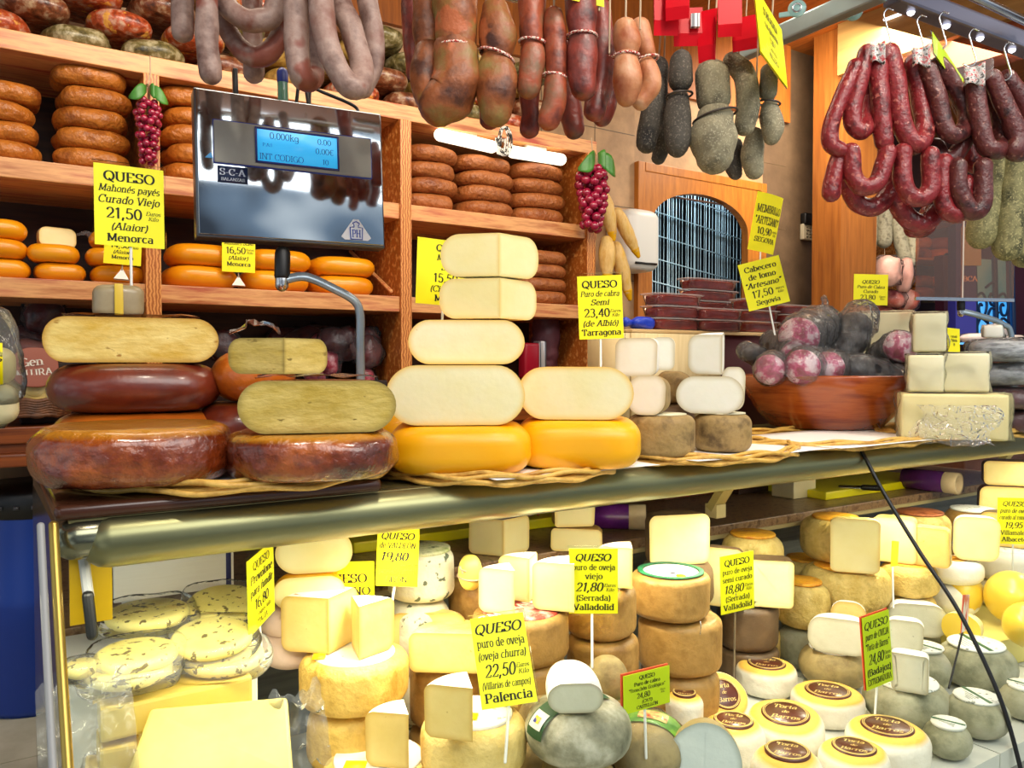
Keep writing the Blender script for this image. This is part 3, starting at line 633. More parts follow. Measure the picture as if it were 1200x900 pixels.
# blue drum behind the case
c, r, dd = fit(-22, 122, 838, .36)
t = thing('plastic_drum', 'tall blue plastic drum with a black lid standing on the tiled floor', 'drum', c)
hz = ZD(50, 566, dd) - .36
obj('body', lathe(bmesh.new(), [(0, 0), (r * .93, 0), (r * .98, .02), (r * .98, hz * .48), (r * 1.0, hz * .5), (r * .98, hz * .52), (r * .99, hz * .82), (r * .93, hz * .9), (r * .93, hz * .94), (0, hz * .94)], 48), M('blue_plastic', '#0a3a9c', rough=.35, bump=.05), t)
obj('lid', lathe(bmesh.new(), [(r * .9, hz * .87), (r * .99, hz * .88), (r * .99, hz * .98), (r * .93, hz), (0, hz * 1.01)], 48), BLACK, t)
bm = bmesh.new()
for k in range(26): a = 2 * pi * k / 26; box(bm, -.008, .008, -.006, .006, 0, .012, mx=Matrix.Translation((r * .99 * cos(a), r * .99 * sin(a), hz * .92)) @ Matrix.Rotation(a + pi / 2, 4, 'Z'))
obj('rim_studs', bm, M('stud', '#4a4a4c', rough=.3), t)
# =================================================================== BACK SHELVES
def stack(u0, u1, vt, n, z0, where, tone, mat, group, yf=2.9, sq=3.2, m=2.6, amp=.006, names=None, jit=.012, name='whole_cheese'):
    xa, xb = onY(u0, u1, yf, vt); uc = (u0 + u1) / 2; H = ZY(uc, vt, yf) - z0; h = H / n; out = []
    r = (xb - xa) / 2 * .97
    for k in range(n):
        rr = r * random.uniform(.97, 1.0)
        bm = wheel(rr, min(rr, .165), h * .985, n=sq, m=m, seg=36, rings=10, amp=amp, ns=16, seed=random.random() * 50)
        o = obj(name, bm, random.choice(mat) if isinstance(mat, list) else mat, None, ((xa + xb) / 2 + random.uniform(-jit, jit), yf + min(rr, .165) + random.uniform(0, .015), z0 + .0015 + k * h), (0, 0, random.uniform(-.08, .08)))
        pos = 'bottom' if k == 0 else 'top' if k == n - 1 else ('middle' if n == 3 else ORD[k] + ' from the bottom')
        tag(o, f'{tone} cheese, {pos} of stack {where}', 'cheese', group); out.append(o)
    return out
random.seed(11)
stack(-62, 49, 88, 4, S2, 'at the left end, second shelf', 'wrinkled amber', R_AMB, 'amber wheels on the second shelf', amp=.01)
stack(61, 157, 73, 5, S2, 'left of the hanging red grapes', 'wrinkled amber', R_AMB, 'amber wheels on the second shelf', amp=.01)
stack(191, 275, 100, 5, S2, 'half hidden behind the scale display', 'wrinkled amber', R_AMB, 'amber wheels on the second shelf', amp=.01)
stack(484, 545, 169, 4, S2, 'beside the middle upright, second shelf', 'wrinkled cinnamon', R_BRN, 'cinnamon wheels on the second shelf', amp=.01)
stack(545, 612, 181, 4, S2, 'between two stacks under the white lamps', 'wrinkled cinnamon', R_BRN, 'cinnamon wheels on the second shelf', amp=.01)
stack(611, 673, 191, 4, S2, 'beside the right bunch of grapes', 'wrinkled cinnamon', R_BRN, 'cinnamon wheels on the second shelf', amp=.01)
stack(-50, 39, 254, 3, S3, 'at the left end of the third shelf', 'smooth orange', R_YEL, 'orange wheels on the third shelf', m=2.2, amp=.003)
s = stack(34, 101, 285, 2, S3, 'under the cut white cheese', 'smooth orange', R_YEL, 'orange wheels on the third shelf', m=2.2, amp=.003)
stack(103, 170, 268, 3, S3, 'behind the largest yellow card', 'smooth orange', R_YEL, 'orange wheels on the third shelf', m=2.2, amp=.003)
stack(198, 287, 284, 2, S3, 'under the left part of the scale display', 'smooth orange', R_YEL, 'orange wheels on the third shelf', m=2.2, amp=.003)
stack(289, 372, 291, 2, S3, 'behind the stem of the scale display', 'smooth orange', R_YEL, 'orange wheels on the third shelf', m=2.2, amp=.003)
stack(374, 449, 300, 2, S3, 'left of the middle upright on the third shelf', 'smooth orange', R_YEL, 'orange wheels on the third shelf', m=2.2, amp=.003)
stack(561, 614, 289, 4, S3, 'behind the pale cut cheeses', 'dark cinnamon', R_BRN, 'cinnamon wheels on the third shelf', m=2.4, amp=.006)
stack(613, 675, 293, 4, S3, 'at the right end, third shelf', 'dark cinnamon', R_BRN, 'cinnamon wheels on the third shelf', m=2.4, amp=.006)
# cut white cheese on the orange stack
c = PY(67, 285, 3.02); hh = ZY(67, 262, 3.02) - c.z; xa, xb = onY(45, 91, 3.02)
t = thing('cut_cheese', 'small white halved cheese in film on two orange wheels on the third shelf', 'cheese', (c.x, 3.05, s[-1].location.z + (s[-1].dimensions.z if s[-1].dimensions.z else .09)))
bm = wheel((xb - xa) / 2, .09, hh, n=3, m=4); cut(bm, (0, -.04, 0), (.25, -1, 0)); split(bm, t, ('rind', 'cut_face'), (P_CREAM, P_PALE))
obj('film_knot', tb([(.06, 0, hh * .8), (.085, -.01, hh * .9), (.1, 0, hh * .82)], lambda q: .004 + .008 * q, seg=8), FILM2, t)
# mottled wheels on the top shelf, three staggered rows
tones = ['red-brown', 'grey-olive', 'pale ochre', 'dark brown']
pit = .238; x0 = PY(-10, 40, 2.92).x
for row in range(4):
    for k in range(9):
        if row == 2 and k in (4,): continue
        q = (k * 2 + row * 3 + (k // 2)) % 4
        if row == 0 and k == 0: q = 0
        if row == 0 and k == 1: q = 1
        if row == 1 and k == 1: q = 0
        rx = random.uniform(.098, .107); h = .078
        xx = x0 + k * pit + (.12 if row in (1, 3) else .03 if row == 2 else 0) + random.uniform(-.008, .008)
        if xx > sx1 - .1: continue
        bm = wheel(rx, .14, h, n=3, m=2.1, seg=32, rings=10, amp=.01, ns=14, seed=random.random() * 60)
        o = obj('cured_cheese', bm, R_MOT[q], None, (xx, 2.9 + .15 + random.uniform(0, .02), S1 + .004 + row * h * 1.03), (0, radians(random.uniform(-2, 2)), random.uniform(-.1, .1)))
        tag(o, f'{tones[q]} mottled cheese, {ORD[k]} from left in {("bottom", "second", "third", "top")[row]} row on top shelf', 'cheese', 'mottled cheeses on the top shelf')
# glowing lamps under the top shelf and the coiled cable between them
for nm, (a, b) in (('left', ((516, 158), (576, 172))), ('right', ((601, 178), (657, 187)))):
    A, B = PY(*a, 2.9), PY(*b, 2.9)
    t = thing('tube_lamp', f'glowing white tube lamp under the top shelf, {"above the left" if nm == "left" else "above the right"} cinnamon stacks', 'lamp', (A + B) / 2)
    A, B = A - t.location, B - t.location
    obj('tube', tb([A, B], .026, seg=20, smooth=False), M('lamp_tube', '#fff4d6', emit=2.2), t)
    obj('holder', bx(-.05, .05, .0, .03, .02, .05), WHITEP, t)
bm = bmesh.new(); c = PY(588, 166, 2.89)
for k in range(5): tube(bm, [c + Vector((.028 * cos(a) * (.6 + .1 * k) + k * .006 - .012, -.004 * k, .06 * sin(a))) for a in [2 * pi * i / 12 + k for i in range(12)]], .004, seg=6)
tag(obj('cable_coil', bm, M('striped_cable', '#111111', '#e8e4dc', scale=60, contrast=.02)), 'coiled black and white cable between the two tube lamps', 'cable')
# grapes
def grapes(cu, v0, v1, wpx, y, label, sv):
    top, bot = PY(cu, v0, y), PY(cu, v1, y); xa, xb = onY(cu - wpx / 2, cu + wpx / 2, y, (v0 + v1) / 2); W = (xb - xa) / 2
    t = thing('grape_bunch', label, 'decoration', top); H = top.z - bot.z; random.seed(cu); pr = W * .215; base = None; pts = []
    tries = 0
    while len(pts) < 62 and tries < 4000:
        tries += 1; f = random.random(); rad = (W - pr) * (1 - .55 * f) * min(1, .55 + f * 3); a = random.uniform(0, 2 * pi); rr = rad * random.uniform(.75, 1)
        p = Vector((rr * cos(a), rr * sin(a), -pr - f * (H - 2 * pr)))
        if all((p - q).length > pr * 1.35 for q in pts): pts.append(p)
    for p in pts:
        if base is None:
            b = bmesh.new(); bmesh.ops.create_uvsphere(b, u_segments=14, v_segments=10, radius=pr); base = obj('grape', b, GRAPE, t, p)
        else:
            o = base.copy(); COL.objects.link(o); o.parent = t; o.location = p
    for sgn in (-1, 1, .4):
        lf = sheet(6, 6, lambda i, j: Vector((sgn * W * (.1 + 1.0 * i), -W * .35 - W * .3 * sin(pi * i), .02 - W * 1.1 * i * abs(sgn) * .6 + (j - .5) * W * .9 * sin(pi * min(.97, i * .8 + .15)))))
        obj('leaf', solidify(lf, .001), LEAF, t)
    obj('stem', tb([(0, 0, -.05), (.004, 0, .02), (0, 0, .04)], .004, seg=8), M('stem_brown', '#6a4a1e'), t)
    q = PY(sv[0], sv[1], y) - top; obj('string', tb([(0, 0, .03), q * .6 + Vector((.003, 0, 0)), q], .0022, seg=6), STRING, t)
grapes(173, 114, 196, 42, 2.82, 'plastic bunch of red grapes with green leaves hanging left of the scale display', (176, 66))
grapes(694, 192, 274, 40, 2.80, 'plastic bunch of red grapes hanging at the right end of the shelves', (693, 162))
# corn cobs hanging by the right end of the shelf
CORN = M('corn_yellow', '#c99a48', '#e0bc74', '#d9a93a', scale=9, rough=.5, bump=.3, bscale=90, stretch=(3, 3, 1))
CORNT = M('corn_tip', '#e0a800', rough=.4)
for k, (a, b, r, lab) in enumerate([((708, 232), (719, 280), .036, 'topmost, tip beside the grapes'), ((724, 250), (748, 300), .033, 'leaning right over the white dispenser'), ((711, 284), (712, 330), .038, 'left one hanging below the grapes'), ((722, 290), (738, 350), .036, 'longest one hanging below the others'), ((716, 340), (714, 398), .034, 'lowest, partly behind the goat cheese card')]):
    A, B = PY(*a, 2.86 + .03 * (k % 2)), PY(*b, 2.84 + .03 * (k % 2)); t = thing('dried_corn_cob', f'dried yellow corn cob, {lab}', 'corn', A)
    D = B - A; obj('husk', tb([(0, 0, 0), D * .3, D * .7, D * .86], lambda q: r * (.55 + .45 * sin(pi * min(1, q * .8 + .2))), seg=16, amp=.003), CORN, t)
    obj('kernel_tip', tb([D * .84, D * .93, D], lambda q: r * (.62 - .3 * q), seg=14), CORNT, t)
# packed meat and jars in the dark bottom bay
MEATD = M('dark_packed_meat', '#2a1414', '#5a2a2c', '#1e1416', scale=12, rough=.3, bump=.4); MEATR = M('red_packed_meat', '#5a1020', '#a83a4e', '#d8a0a8', scale=26, rough=.3)
def pack(u, v, d, wpx, hpx, label, mat, rot=0, name='packed_meat', group='packed meats on the bottom shelf', filmm=None, depth=.6):
    c = PD(u, v, d); w, h = wpx / F * d / 2, hpx / F * d / 2
    t = thing(name, label, 'packed meat', c, -az(c), group)
    b = wheel(w, max(w * depth, .03), 2 * h, n=2.6, m=2.5, seg=24, rings=8, amp=min(w, h) * .35, ns=22, seed=u); bmesh.ops.translate(b, verts=b.verts, vec=(0, 0, -h)); bmesh.ops.rotate(b, verts=b.verts, cent=(0, 0, 0), matrix=Matrix.Rotation(rot, 3, 'Y'))
    obj('meat', b, mat, t)
    b = wheel(w * 1.1, max(w * depth, .03) * 1.1, 2.1 * h, n=3.5, m=4, seg=24, rings=8, amp=min(w, h) * .4, ns=30, seed=v); bmesh.ops.translate(b, verts=b.verts, vec=(0, 0, -h * 1.03)); bmesh.ops.rotate(b, verts=b.verts, cent=(0, 0, 0), matrix=Matrix.Rotation(rot, 3, 'Y'))
    obj('plastic_wrap', b, filmm or FILM, t); return t
dd = 2.75
for _n, (ua, ub, vt, yy) in (('left', (20, 110, 425, 3.05)), ('middle', (325, 446, 446, 2.98))):
    _a, _b = onY(ua, ub, yy); _z = ZY((ua + ub) / 2, vt, yy); tag(obj('meat_crate', bx(_a, _b, yy - .06, SB - .01, S4 + .001, _z, bev=.004), M('dark_crate', '#1e1412', '#33221c', scale=5, rough=.7), smooth=False), f'dark crate carrying packed meats in the {_n} bottom bay', 'crate')
for (u, v, w, h, lab, mt, rt) in [(52, 372, 44, 40, 'dark wrinkled packed meat at the back of the left bottom bay', MEATD, .2), (28, 398, 40, 34, 'black packed meat under the dark wrinkled one', MEATD, -.3), (50, 412, 62, 22, 'pale reddish packed meat slice above the small basket', M('pink_brown_meat', '#7a4238', '#a86a5c', scale=14, rough=.3), .3), (262, 405, 34, 36, 'dark packed meat with a green label between the two dark cheese stacks', MEATD, 0)]:
    pack(u, v, 2.98 if u > 200 else dd, w, h, lab, mt, rt)
lab = ['lying at the front left', 'standing behind the front row', 'in the middle of the pile', 'on top of the pile', 'beside the steel arm', 'at the right of the pile', 'at the back near the upright', 'under the shelf edge', 'low beside the quarter cheese', 'right of the steel arm foot']
for k, (u, v, w, h) in enumerate([(398, 418, 30, 30), (420, 395, 40, 40), (392, 398, 28, 30), (372, 375, 50, 30), (408, 376, 36, 30), (446, 405, 34, 40), (440, 380, 40, 30), (350, 385, 40, 26), (384, 432, 28, 20), (446, 436, 20, 22)]):
    pack(u - 16, max(v + 7, 384 + h / 2), 3.2 + .03 * (k % 4), w, h, f'packed sausage {lab[k]} in the bay behind the scale arm', MEATR if k in (0, 2, 8, 9) else MEATD, random.uniform(-.4, .4))
# ham hock, foil pack in right bottom bay
t = thing('cured_ham_hock', 'purple brown ham hock hanging in the right bottom bay under the shelf', 'ham', PY(640, 395, 3.05))
b = tb([(0, 0, .2), (0, 0, .08), (.0, 0, -.06), (0, 0, -.14)], lambda q: .03 + .035 * sin(pi * q * .8 + .1), seg=20, amp=.012); obj('meat', b, M('purple_ham', '#4a2430', '#6e4048', scale=8, rough=.5, bump=.3), t)
obj('string', tb([(0, 0, .2), (0, 0, S3 - .062 - t.location.z)], .004, seg=6, smooth=False), STRING, t)
c = PY(624, 428, 3.0); t = thing('snack_packet', 'red packet with a silver striped edge beside the half yellow cheeses', 'packet', c)
obj('body', bx(-.06, .02, -.03, .03, -.06, .1, bev=.012), M('packet_red', '#a0142a', rough=.3), t); obj('striped_edge', bx(.02, .06, -.028, .028, -.06, .11, bev=.008), M('foil_stripes', '#e8e8ea', '#5a5c66', scale=60, rough=.2, metal=.5, stretch=(1, .01, .01), contrast=.04), t)
# small basket with biscuits packet at far left
c = PD(40, 485, 2.55); t = thing('wicker_basket', 'small brown wicker basket at the left end of the bottom shelf', 'basket', c, .05)
bm = bmesh.new()
for k in range(7): f = k / 6; tube(bm, [((.09 + .02 * f) * cos(2 * pi * i / 20) * 1.05, .09 * sin(2 * pi * i / 20), f * .045 + .003 * (-1) ** i) for i in range(21)], .0075, seg=8)
obj('woven_side', bm, M('brown_wicker', '#3e2212', '#7a4a28', scale=30, rough=.5, bump=.2), t); obj('base', lathe(bmesh.new(), [(0, -.006), (.095, -.006), (.1, .004), (0, .004)], 24), M('brown_wicker', '#3e2212'), t)
t2 = thing('biscuit_packet', 'clear packet of round yellow biscuits with a brown printed label in the basket', 'packet', c + Vector((0, -.012, .02)), .02)
bz = bmesh.new()
for k in range(7): lathe(bz, [(0, -.009), (.028, -.008), (.034, 0), (.028, .008), (0, .009)], 18, Matrix.Translation((-.055 + .055 * (k % 3), -.03 + .008 * (k // 3), .035 + .026 * (k // 3))) @ Matrix.Rotation(radians(62), 4, 'X'))
obj('biscuits', bz, M('biscuit', '#c8a84c', '#e2cc7c', scale=20, rough=.6), t2)
lb = wheel(.064, .062, .012, n=2.4, m=6, seg=30); obj('label', lb, M('label_brown', '#9c5440', rough=.5), t2, (0, -.042, .125), (radians(80), 0, 0))
bm = bmesh.new(); write(bm, 'Gen', -.008, .132, .034, bold=.03, rot=-.1); write(bm, 'MUJRA', 0, .10, .03, maxw=.1, bold=.03, rot=-.1)
obj('lettering', bm, M('label_white', '#f2ece0'), t2, (0, -.058, 0), smooth=False)
b = wheel(.085, .06, .13, n=3, m=4, amp=.012, ns=20, seed=4); obj('clear_bag', b, FILM, t2)
# bagged cheese at the left edge with its yellow label
c = PD(-14, 450, 2.0); t = thing('bagged_cheese', 'pale cheese in a clear knotted bag cut by the left edge of the picture', 'cheese', c)
b = wheel(.065, .06, .1, n=3, m=4); obj('cheese', b, P_CREAM, t, (0, 0, -.1)); obj('cheese', wheel(.06, .06, .09, n=3, m=4), P_PALE, t, (0, 0, 0))
b = wheel(.078, .075, .3, n=3, m=2.5, amp=.02, ns=16); obj('clear_bag', b, FILMG, t, (0, 0, -.11))
obj('yellow_label', bx(-.06, .03, -.082, -.08, 0, .1), YCARD, t)
bm = bmesh.new(); write(bm, 'os', .015, .055, .03, bold=.02, shear=.25); obj('lettering', bm, INK, t, (0, -.083, 0), smooth=False)
# =================================================================== ON TOP OF THE CASE
def tray(u0, u1, y0, y1, z, label, liner=None, rim=.02):
    """flat oval wicker tray with a white paper liner"""
    ym = (y0 + y1) / 2; xa, xb = onY(u0, u1, ym, 560); rx, ry = (xb - xa) / 2, (y1 - y0) / 2; cx = (xa + xb) / 2
    t = thing('wicker_tray', label, 'tray', (cx, ym, z))
    N = 40
    def el(f, dz, ph=0, wob=.003, k=9): return [((rx * f + wob * sin(k * 2 * pi * i / N + ph)) * cos(2 * pi * i / N), (ry * f + wob * sin(k * 2 * pi * i / N + ph)) * sin(2 * pi * i / N), dz + wob * cos(k * 2 * pi * i / N + ph)) for i in range(N + 1)]
    obj('base', lathe(bmesh.new(), [(0, .001), (.9, .001), (.97, .006), (.97, .012), (0, .009)], N, Matrix.Diagonal((rx, ry, 1, 1))), WICK, t)
    bm = bmesh.new()
    for k in range(5): tube(bm, el(.98 - .035 * (k % 3), .008 + .004 * k, k * 1.3, .004, 11), .0048, seg=7, sub=3, caps=False)
    obj('woven_rim', bm, WICK, t)
    if liner:
        b = sheet(10, 8, lambda i, j: Vector(((i - .5) * 2 * rx * liner[0] + liner[2], (j - .5) * 2 * ry * liner[1] + liner[3], .0145 + .003 * nz((i * 3, j * 3, 0), 1, u0)))); solidify(b, .0008)
        o = obj('paper_liner', b, PAPER, None, (cx, ym, z + .003)); tag(o, f'white paper sheet lying on the {label}'[:110], 'paper'); o['label'] = f'white paper liner on the {liner[4]}'
    return t
b = bx(PY(62, 580, 1.37).x, PY(446, 572, 1.37).x, 1.36, 1.98, CTZ, CTZ + .024, bev=.01)
tag(obj('serving_board', b, M('dark_glossy_board', '#3a1e12', '#55301e', scale=3, rough=.2, stretch=(1, 8, 1))), 'dark brown glossy board under the left wicker tray on the case top', 'board')
BT = CTZ + .024
tray(66, 446, 1.29, 1.96, BT, 'wicker tray under the two glossy dark cheese wheels', (.62, .72, .02, -.02, 'tray of dark glossy wheels'))
tray(447, 697, 1.25, 1.75, CTZ, 'wicker tray under the golden cheese wheels', (.75, .8, .06, -.03, 'tray of golden wheels'))
tray(700, 902, 1.25, 1.72, CTZ, 'wicker tray under the grey brown goat cheeses', (.8, .78, .05, -.03, 'tray of goat cheeses'))
tray(868, 1062, 1.27, 1.72, CTZ, 'wicker tray under the brown clay bowl', (.85, .85, .05, -.04, 'tray of the clay bowl'))
tray(1048, 1182, 1.24, 1.62, CTZ, 'wicker tray under the wrapped pale cheese blocks at the right')
tray(1176, 1300, 1.3, 1.7, CTZ, 'wicker tray at the right edge under the dark packed sausages')
TZ1, TZ = BT + .018, CTZ + .018
def rnd(name, label, u0, u1, v0, v1, z, mat, n=2.4, m=3.2, amp=.006, ns=12, d=None, ry=None, cat='cheese', group=None, h=None, back=0):
    """whole wheel; sits at z, near foot seen at v1, top at v0"""
    if d is None: c, r, dep = fit(u0, u1, v1, z)
    else:
        q = PD((u0 + u1) / 2, 450, d); c = Vector((q.x, q.y, z)); r = (u1 - u0) / 2 / F * d; dep = d
    if back: c = c + Vector((sin(az(c)), cos(az(c)), 0)) * back; dep += back
    if h is None:
        vt = v0; hz_ = ZD((u0 + u1) / 2, vt, dep + r * .75) if vt > 425 else ZD((u0 + u1) / 2, vt, dep - r * .6); h = max(.02, hz_ - z)
    o = obj(name, wheel(r, ry or r, h, n=n, m=m, amp=amp, ns=ns, seed=u0 * .37 + v0), mat, None, c, (0, 0, -az(c)))
    tag(o, label, cat, group); o['_h'] = h
    return o, c, r, z + h + .002, dep
def half(label, u0, u1, v0, v1, d, rind, paste, z=None, depth=.15, n=2.6, m=3.0, rot=0, tilt=0, wrap=None, group=None, amp=.004, slant=0, zt=None, name='halved_cheese', extra=None):
    """cut cheese whose flat cut face looks at the viewer, face at distance d"""
    uc = (u0 + u1) / 2; c = PD(uc, (v0 + v1) / 2, d); zb = z if z is not None else ZD(uc, v1, d); top = zt if zt is not None else ZD(uc, v0, d); h = top - zb; r = (u1 - u0) / 2 / F * d / max(.3, cos(radians(rot)))
    t = thing(name, label, 'cheese', (c.x, c.y, zb), -az(c) + radians(rot), group)
    bm = wheel(r, depth, h, n=n, m=m, amp=amp, seed=u0 + v0, rings=16, seg=56); cut(bm, (0, -.0013, 0), (slant, -1, 0))
    split(bm, t, ('rind', 'cut_face'), (rind, paste))
    if wrap:
        b = sheet(14, 6, lambda i, j: Vector(((i - .5) * 1.6 * r, .02 + j * depth * .6, h + .002 + .006 * (1 + nz((i * 5, j * 3, u0), 1)) - .03 * max(0, abs(i - .5) - .4) * 10 * .1)))
        obj('film_wrap', b, FILM2, t)
    return t, top + .002
def wedge(label, ut, v0, v1, d, R, a0, a1, h=None, z=None, rind=None, paste=None, toplab=True, group='cheese wedges', lean=0, amp=.002, topmat=None, name='cheese_wedge', m=8):
    """sector of a wheel: its edge (tip) stands at picture column ut, distance d; its sides run off at angles a0, a1 (0 = straight away, + = right)"""
    zb = z if z is not None else ZD(ut, v1, d); zt = zb + h if h else ZD(ut, v0, d); h = zt - zb; tip = PD(ut, v1, d)
    t = thing(name, label, 'cheese', (tip.x, tip.y, zb), -az(tip), group)
    bm = wheel(R, R, h, n=2, m=m, seg=64, amp=amp, seed=ut)
    A0, A1 = radians(90 - a0), radians(90 - a1)
    cut(bm, (0, 0, 0), (cos(A0 + pi / 2), sin(A0 + pi / 2), 0)); cut(bm, (0, 0, 0), (cos(A1 - pi / 2), sin(A1 - pi / 2), 0))
    for f in bm.faces:
        if f.material_index == 0 and f.normal.z > .8 and topmat: f.material_index = 2
    split(bm, t, ('rind', 'cut_face', 'top_label'), (rind, paste, topmat or rind))
    if lean: t.rotation_euler[0] = radians(lean)
    return t, zt + .002
GD = 'dark glossy cheeses'
# --- left stacks
o, c, r, zt, dp = rnd('whole_cheese', 'largest glossy dark wheel with an ochre top at the front left of the case top', 50, 269, 491, 574, TZ1, R_DARK, n=2.7, m=3.3, amp=.009, ns=26)
D2 = dp + .30
o, c2, r2, z2, _ = rnd('whole_cheese', 'orange brown wheel behind the largest dark wheel, bottom of the back stack', 72, 256, 478, 540, TZ1, R_ORNG, d=D2, n=2.8, m=2.8, ry=.14)
o, c3, r3, z3, _ = rnd('whole_cheese', 'smooth dark brown wheel under the cut yellow cheese of the left stack', 68, 254, 425, 478, z2, R_DARK2, d=D2, n=2.8, m=2.6, ry=.14, h=ZD(160, 426, D2 - .1) - z2, amp=.003)
t, z4 = half('large cut yellow cheese with small holes on the smooth dark wheel at the left', 63, 250, 372, 427, D2 - .09, R_DARK2, P_YEL, z=z3, depth=.2, n=3, m=2.3, wrap=True)
o, _, _, z5, _ = rnd('cheese_piece', 'small grey wrapped cheese end with a yellow stripe topping the left stack', 113, 168, 334, 377, z4, M('grey_wrapped', '#8a7a58', '#a89a78', scale=12, rough=.4, coat=.3), d=D2 - .01, n=4, m=5, ry=.045, amp=.003)
sx_ = PD(137, 372, D2 - .065); obj('yellow_stripe', bx(-.008, .008, -.0515, -.046, .004, (z5 - z4) * .98, bev=.002), M('stripe_yellow', '#d8b838', rough=.4), o)
sign('largest yellow card, reading 21,50, in the grey cheese topping the left stack', (111, 286), (193, 292), (110, 190), D2 - .06,
     [('QUESO', 1.25, 0, 'b'), ('Mahonés payés', .9, 0, 'i'), ('Curado Viejo', 1, 0, 'i'), ('21,50|Euros|Kilo', 1.35, 0, 'b'), ('(Alaior)', .95, 0, 'i'), ('Menorca', 1, 0, 'b')], db=(D2 - .06) * 1.045, stick=((154, 292), (154, 340), D2 - .03))
o, c, r, zt, dp4 = rnd('whole_cheese', 'glossy dark wheel under a long cut cheese, right of the largest dark wheel', 270, 463, 498, 567, TZ1, R_DARK, n=2.8, m=3.4, amp=.009, ns=26)
t, zh = half('long cut yellow cheese in film resting on the right dark wheel', 283, 462, 446, 502, dp4 - .09, R_DARK2, P_YEL2, z=zt, depth=.2, n=3, m=2.6, wrap=True)
t, zq = wedge('quarter of yellow cheese in knotted film on top of the long cut cheese', 333, 398, 449, dp4 - .05, .098, -68, 50, z=zh + .008, rind=R_ORNG, paste=P_YEL2, topmat=FILM2, name='quartered_cheese', m=3.5, h=ZD(333, 397, dp4) - zh - .008)
kb = sheet(10, 5, lambda i, j: Vector((-.09 + .08 * i + .01 * sin(9 * i), .05 + .03 * j, zq - zh + .02 * sin(pi * i) + .012 * nz((i * 6, j * 4, 2), 1)))); obj('film_knot', kb, FILM2, t)
o, c, r, zb1, dpb = rnd('whole_cheese', 'dark wheel hidden low behind the right dark wheel', 232, 330, 490, 520, TZ1, R_DARK2, d=dp4 + .32, ry=.13, amp=.003, h=.11)
rnd('whole_cheese', 'orange brown wheel peeking out left of the long cut cheese', 250, 345, 432, 490, zb1, R_ORNG, d=dp4 + .32, ry=.13, h=.105, m=2.6)
# --- golden stack
o, c, r, zg, dg = rnd('whole_cheese', 'bright golden wheel at the front left of the golden stack', 458, 620, 491, 559, TZ, R_GOLD, n=4, m=3.5, amp=.002)
rnd('whole_cheese', 'golden wheel mostly hidden behind the front left golden wheel', 440, 540, 487, 540, TZ, R_GOLD, d=dg + .29, n=2.9, m=2.6, amp=.002, h=zg - TZ, ry=.11)
o, c, r, zg2, dg2 = rnd('whole_cheese', 'bright golden wheel at the front right of the golden stack', 605, 749, 486, 552, TZ, R_GOLD, n=4, m=3.5, amp=.002)
t, zh1 = half('large cut cream cheese on the left golden wheel, lowest cut one of the tower', 453, 616, 428, 492, dg - .10, R_GOLD, P_CREAM, z=zg, depth=.24, n=3, m=2.6)
t, zh2 = half('large cut cream cheese on the right golden wheel', 607, 741, 430, 488, dg2 - .09, R_GOLD, P_CREAM, z=zg2, depth=.22, n=3, m=2.4)
t, zh3 = half('cut cream cheese with tiny holes, second cut one up the golden tower', 478, 615, 375, 431, dg - .06, R_GOLD, P_CREAM, z=zh1, depth=.2, n=3, m=2.3, rot=-4, slant=.08)
t, zw1 = wedge('pale cheese block with one square corner, second from the top of the golden tower', 586, 327, 383, dg - .05, .125, -78, 38, z=zh3 + .002, rind=P_CREAM, paste=P_PALE, h=ZD(560, 328, dg - .03) - zh3, m=3.4, name='cheese_block', group=None)
t, zw2 = wedge('pale cheese block in film at the very top of the golden tower', 585, 275, 332, dg - .05, .12, -78, 44, z=zw1 + .002, rind=P_CREAM, paste=P_PALE, h=ZD(560, 276, dg - .03) - zw1, m=3.0, name='cheese_block', group=None)
sign('yellow card reading 15,50 partly hidden behind the pale cheese blocks', (487, 355), (567, 362), (487, 277), dg + .12,
     [('QUESO', 1.1, 0, 'b'), ('Mahonés', .9, 0, 'i'), ('SEMI', 1, 0, 'i'), ('15,50|Euros|Kilo', 1.3, 0, 'b'), ('(Ciutadella)', .95, 0, 'i'), ('Menorca', 1, 0, 'b')], db=dg + .2, stick=((518, 360), (518, 381), dg + .08))
sign('yellow card reading 16,50 on a white foot below the scale display', (260, 318), (299, 320), (260, 266), 2.80, [('QUESO', .8, 0, 'b'), ('Mahonés SEMI', .8, 0, ''), ('16,50|Euros|Kilo', 1.2, 0, 'b'), ('(Alaior)', .8, 0, 'i'), ('Menorca', .8, 0, 'b')], db=2.84, tent=True, sleeve=False)
sign('yellow card on a white foot, mostly hidden behind the largest card on the third shelf', (121, 308), (165, 312), (121, 262), 2.55, [('QUESO', .8, 0, 'b'), ('Mahonés', .8, 0, ''), ('14,50|Euros|Kilo', 1.2, 0, 'b'), ('(Alaior)', .8, 0, 'i'), ('Menorca', .8, 0, 'b')], db=2.59, tent=True, sleeve=False)
sign('yellow card reading 23,40, stuck in behind the right golden stack', (679, 398), (731, 396), (678, 324), dg2 + .1,
     [('QUESO', 1.1, 0, 'b'), ('Puro de cabra', .85, 0, 'i'), ('Semi', .9, 0, 'i'), ('23,40|Euros|Kilo', 1.25, 0, 'b'), ('(de Albió)', .9, 0, 'i'), ('Tarragona', .95, 0, 'b')], db=dg2 + .1, stick=((704, 396), (704, 432), dg2 + .08))
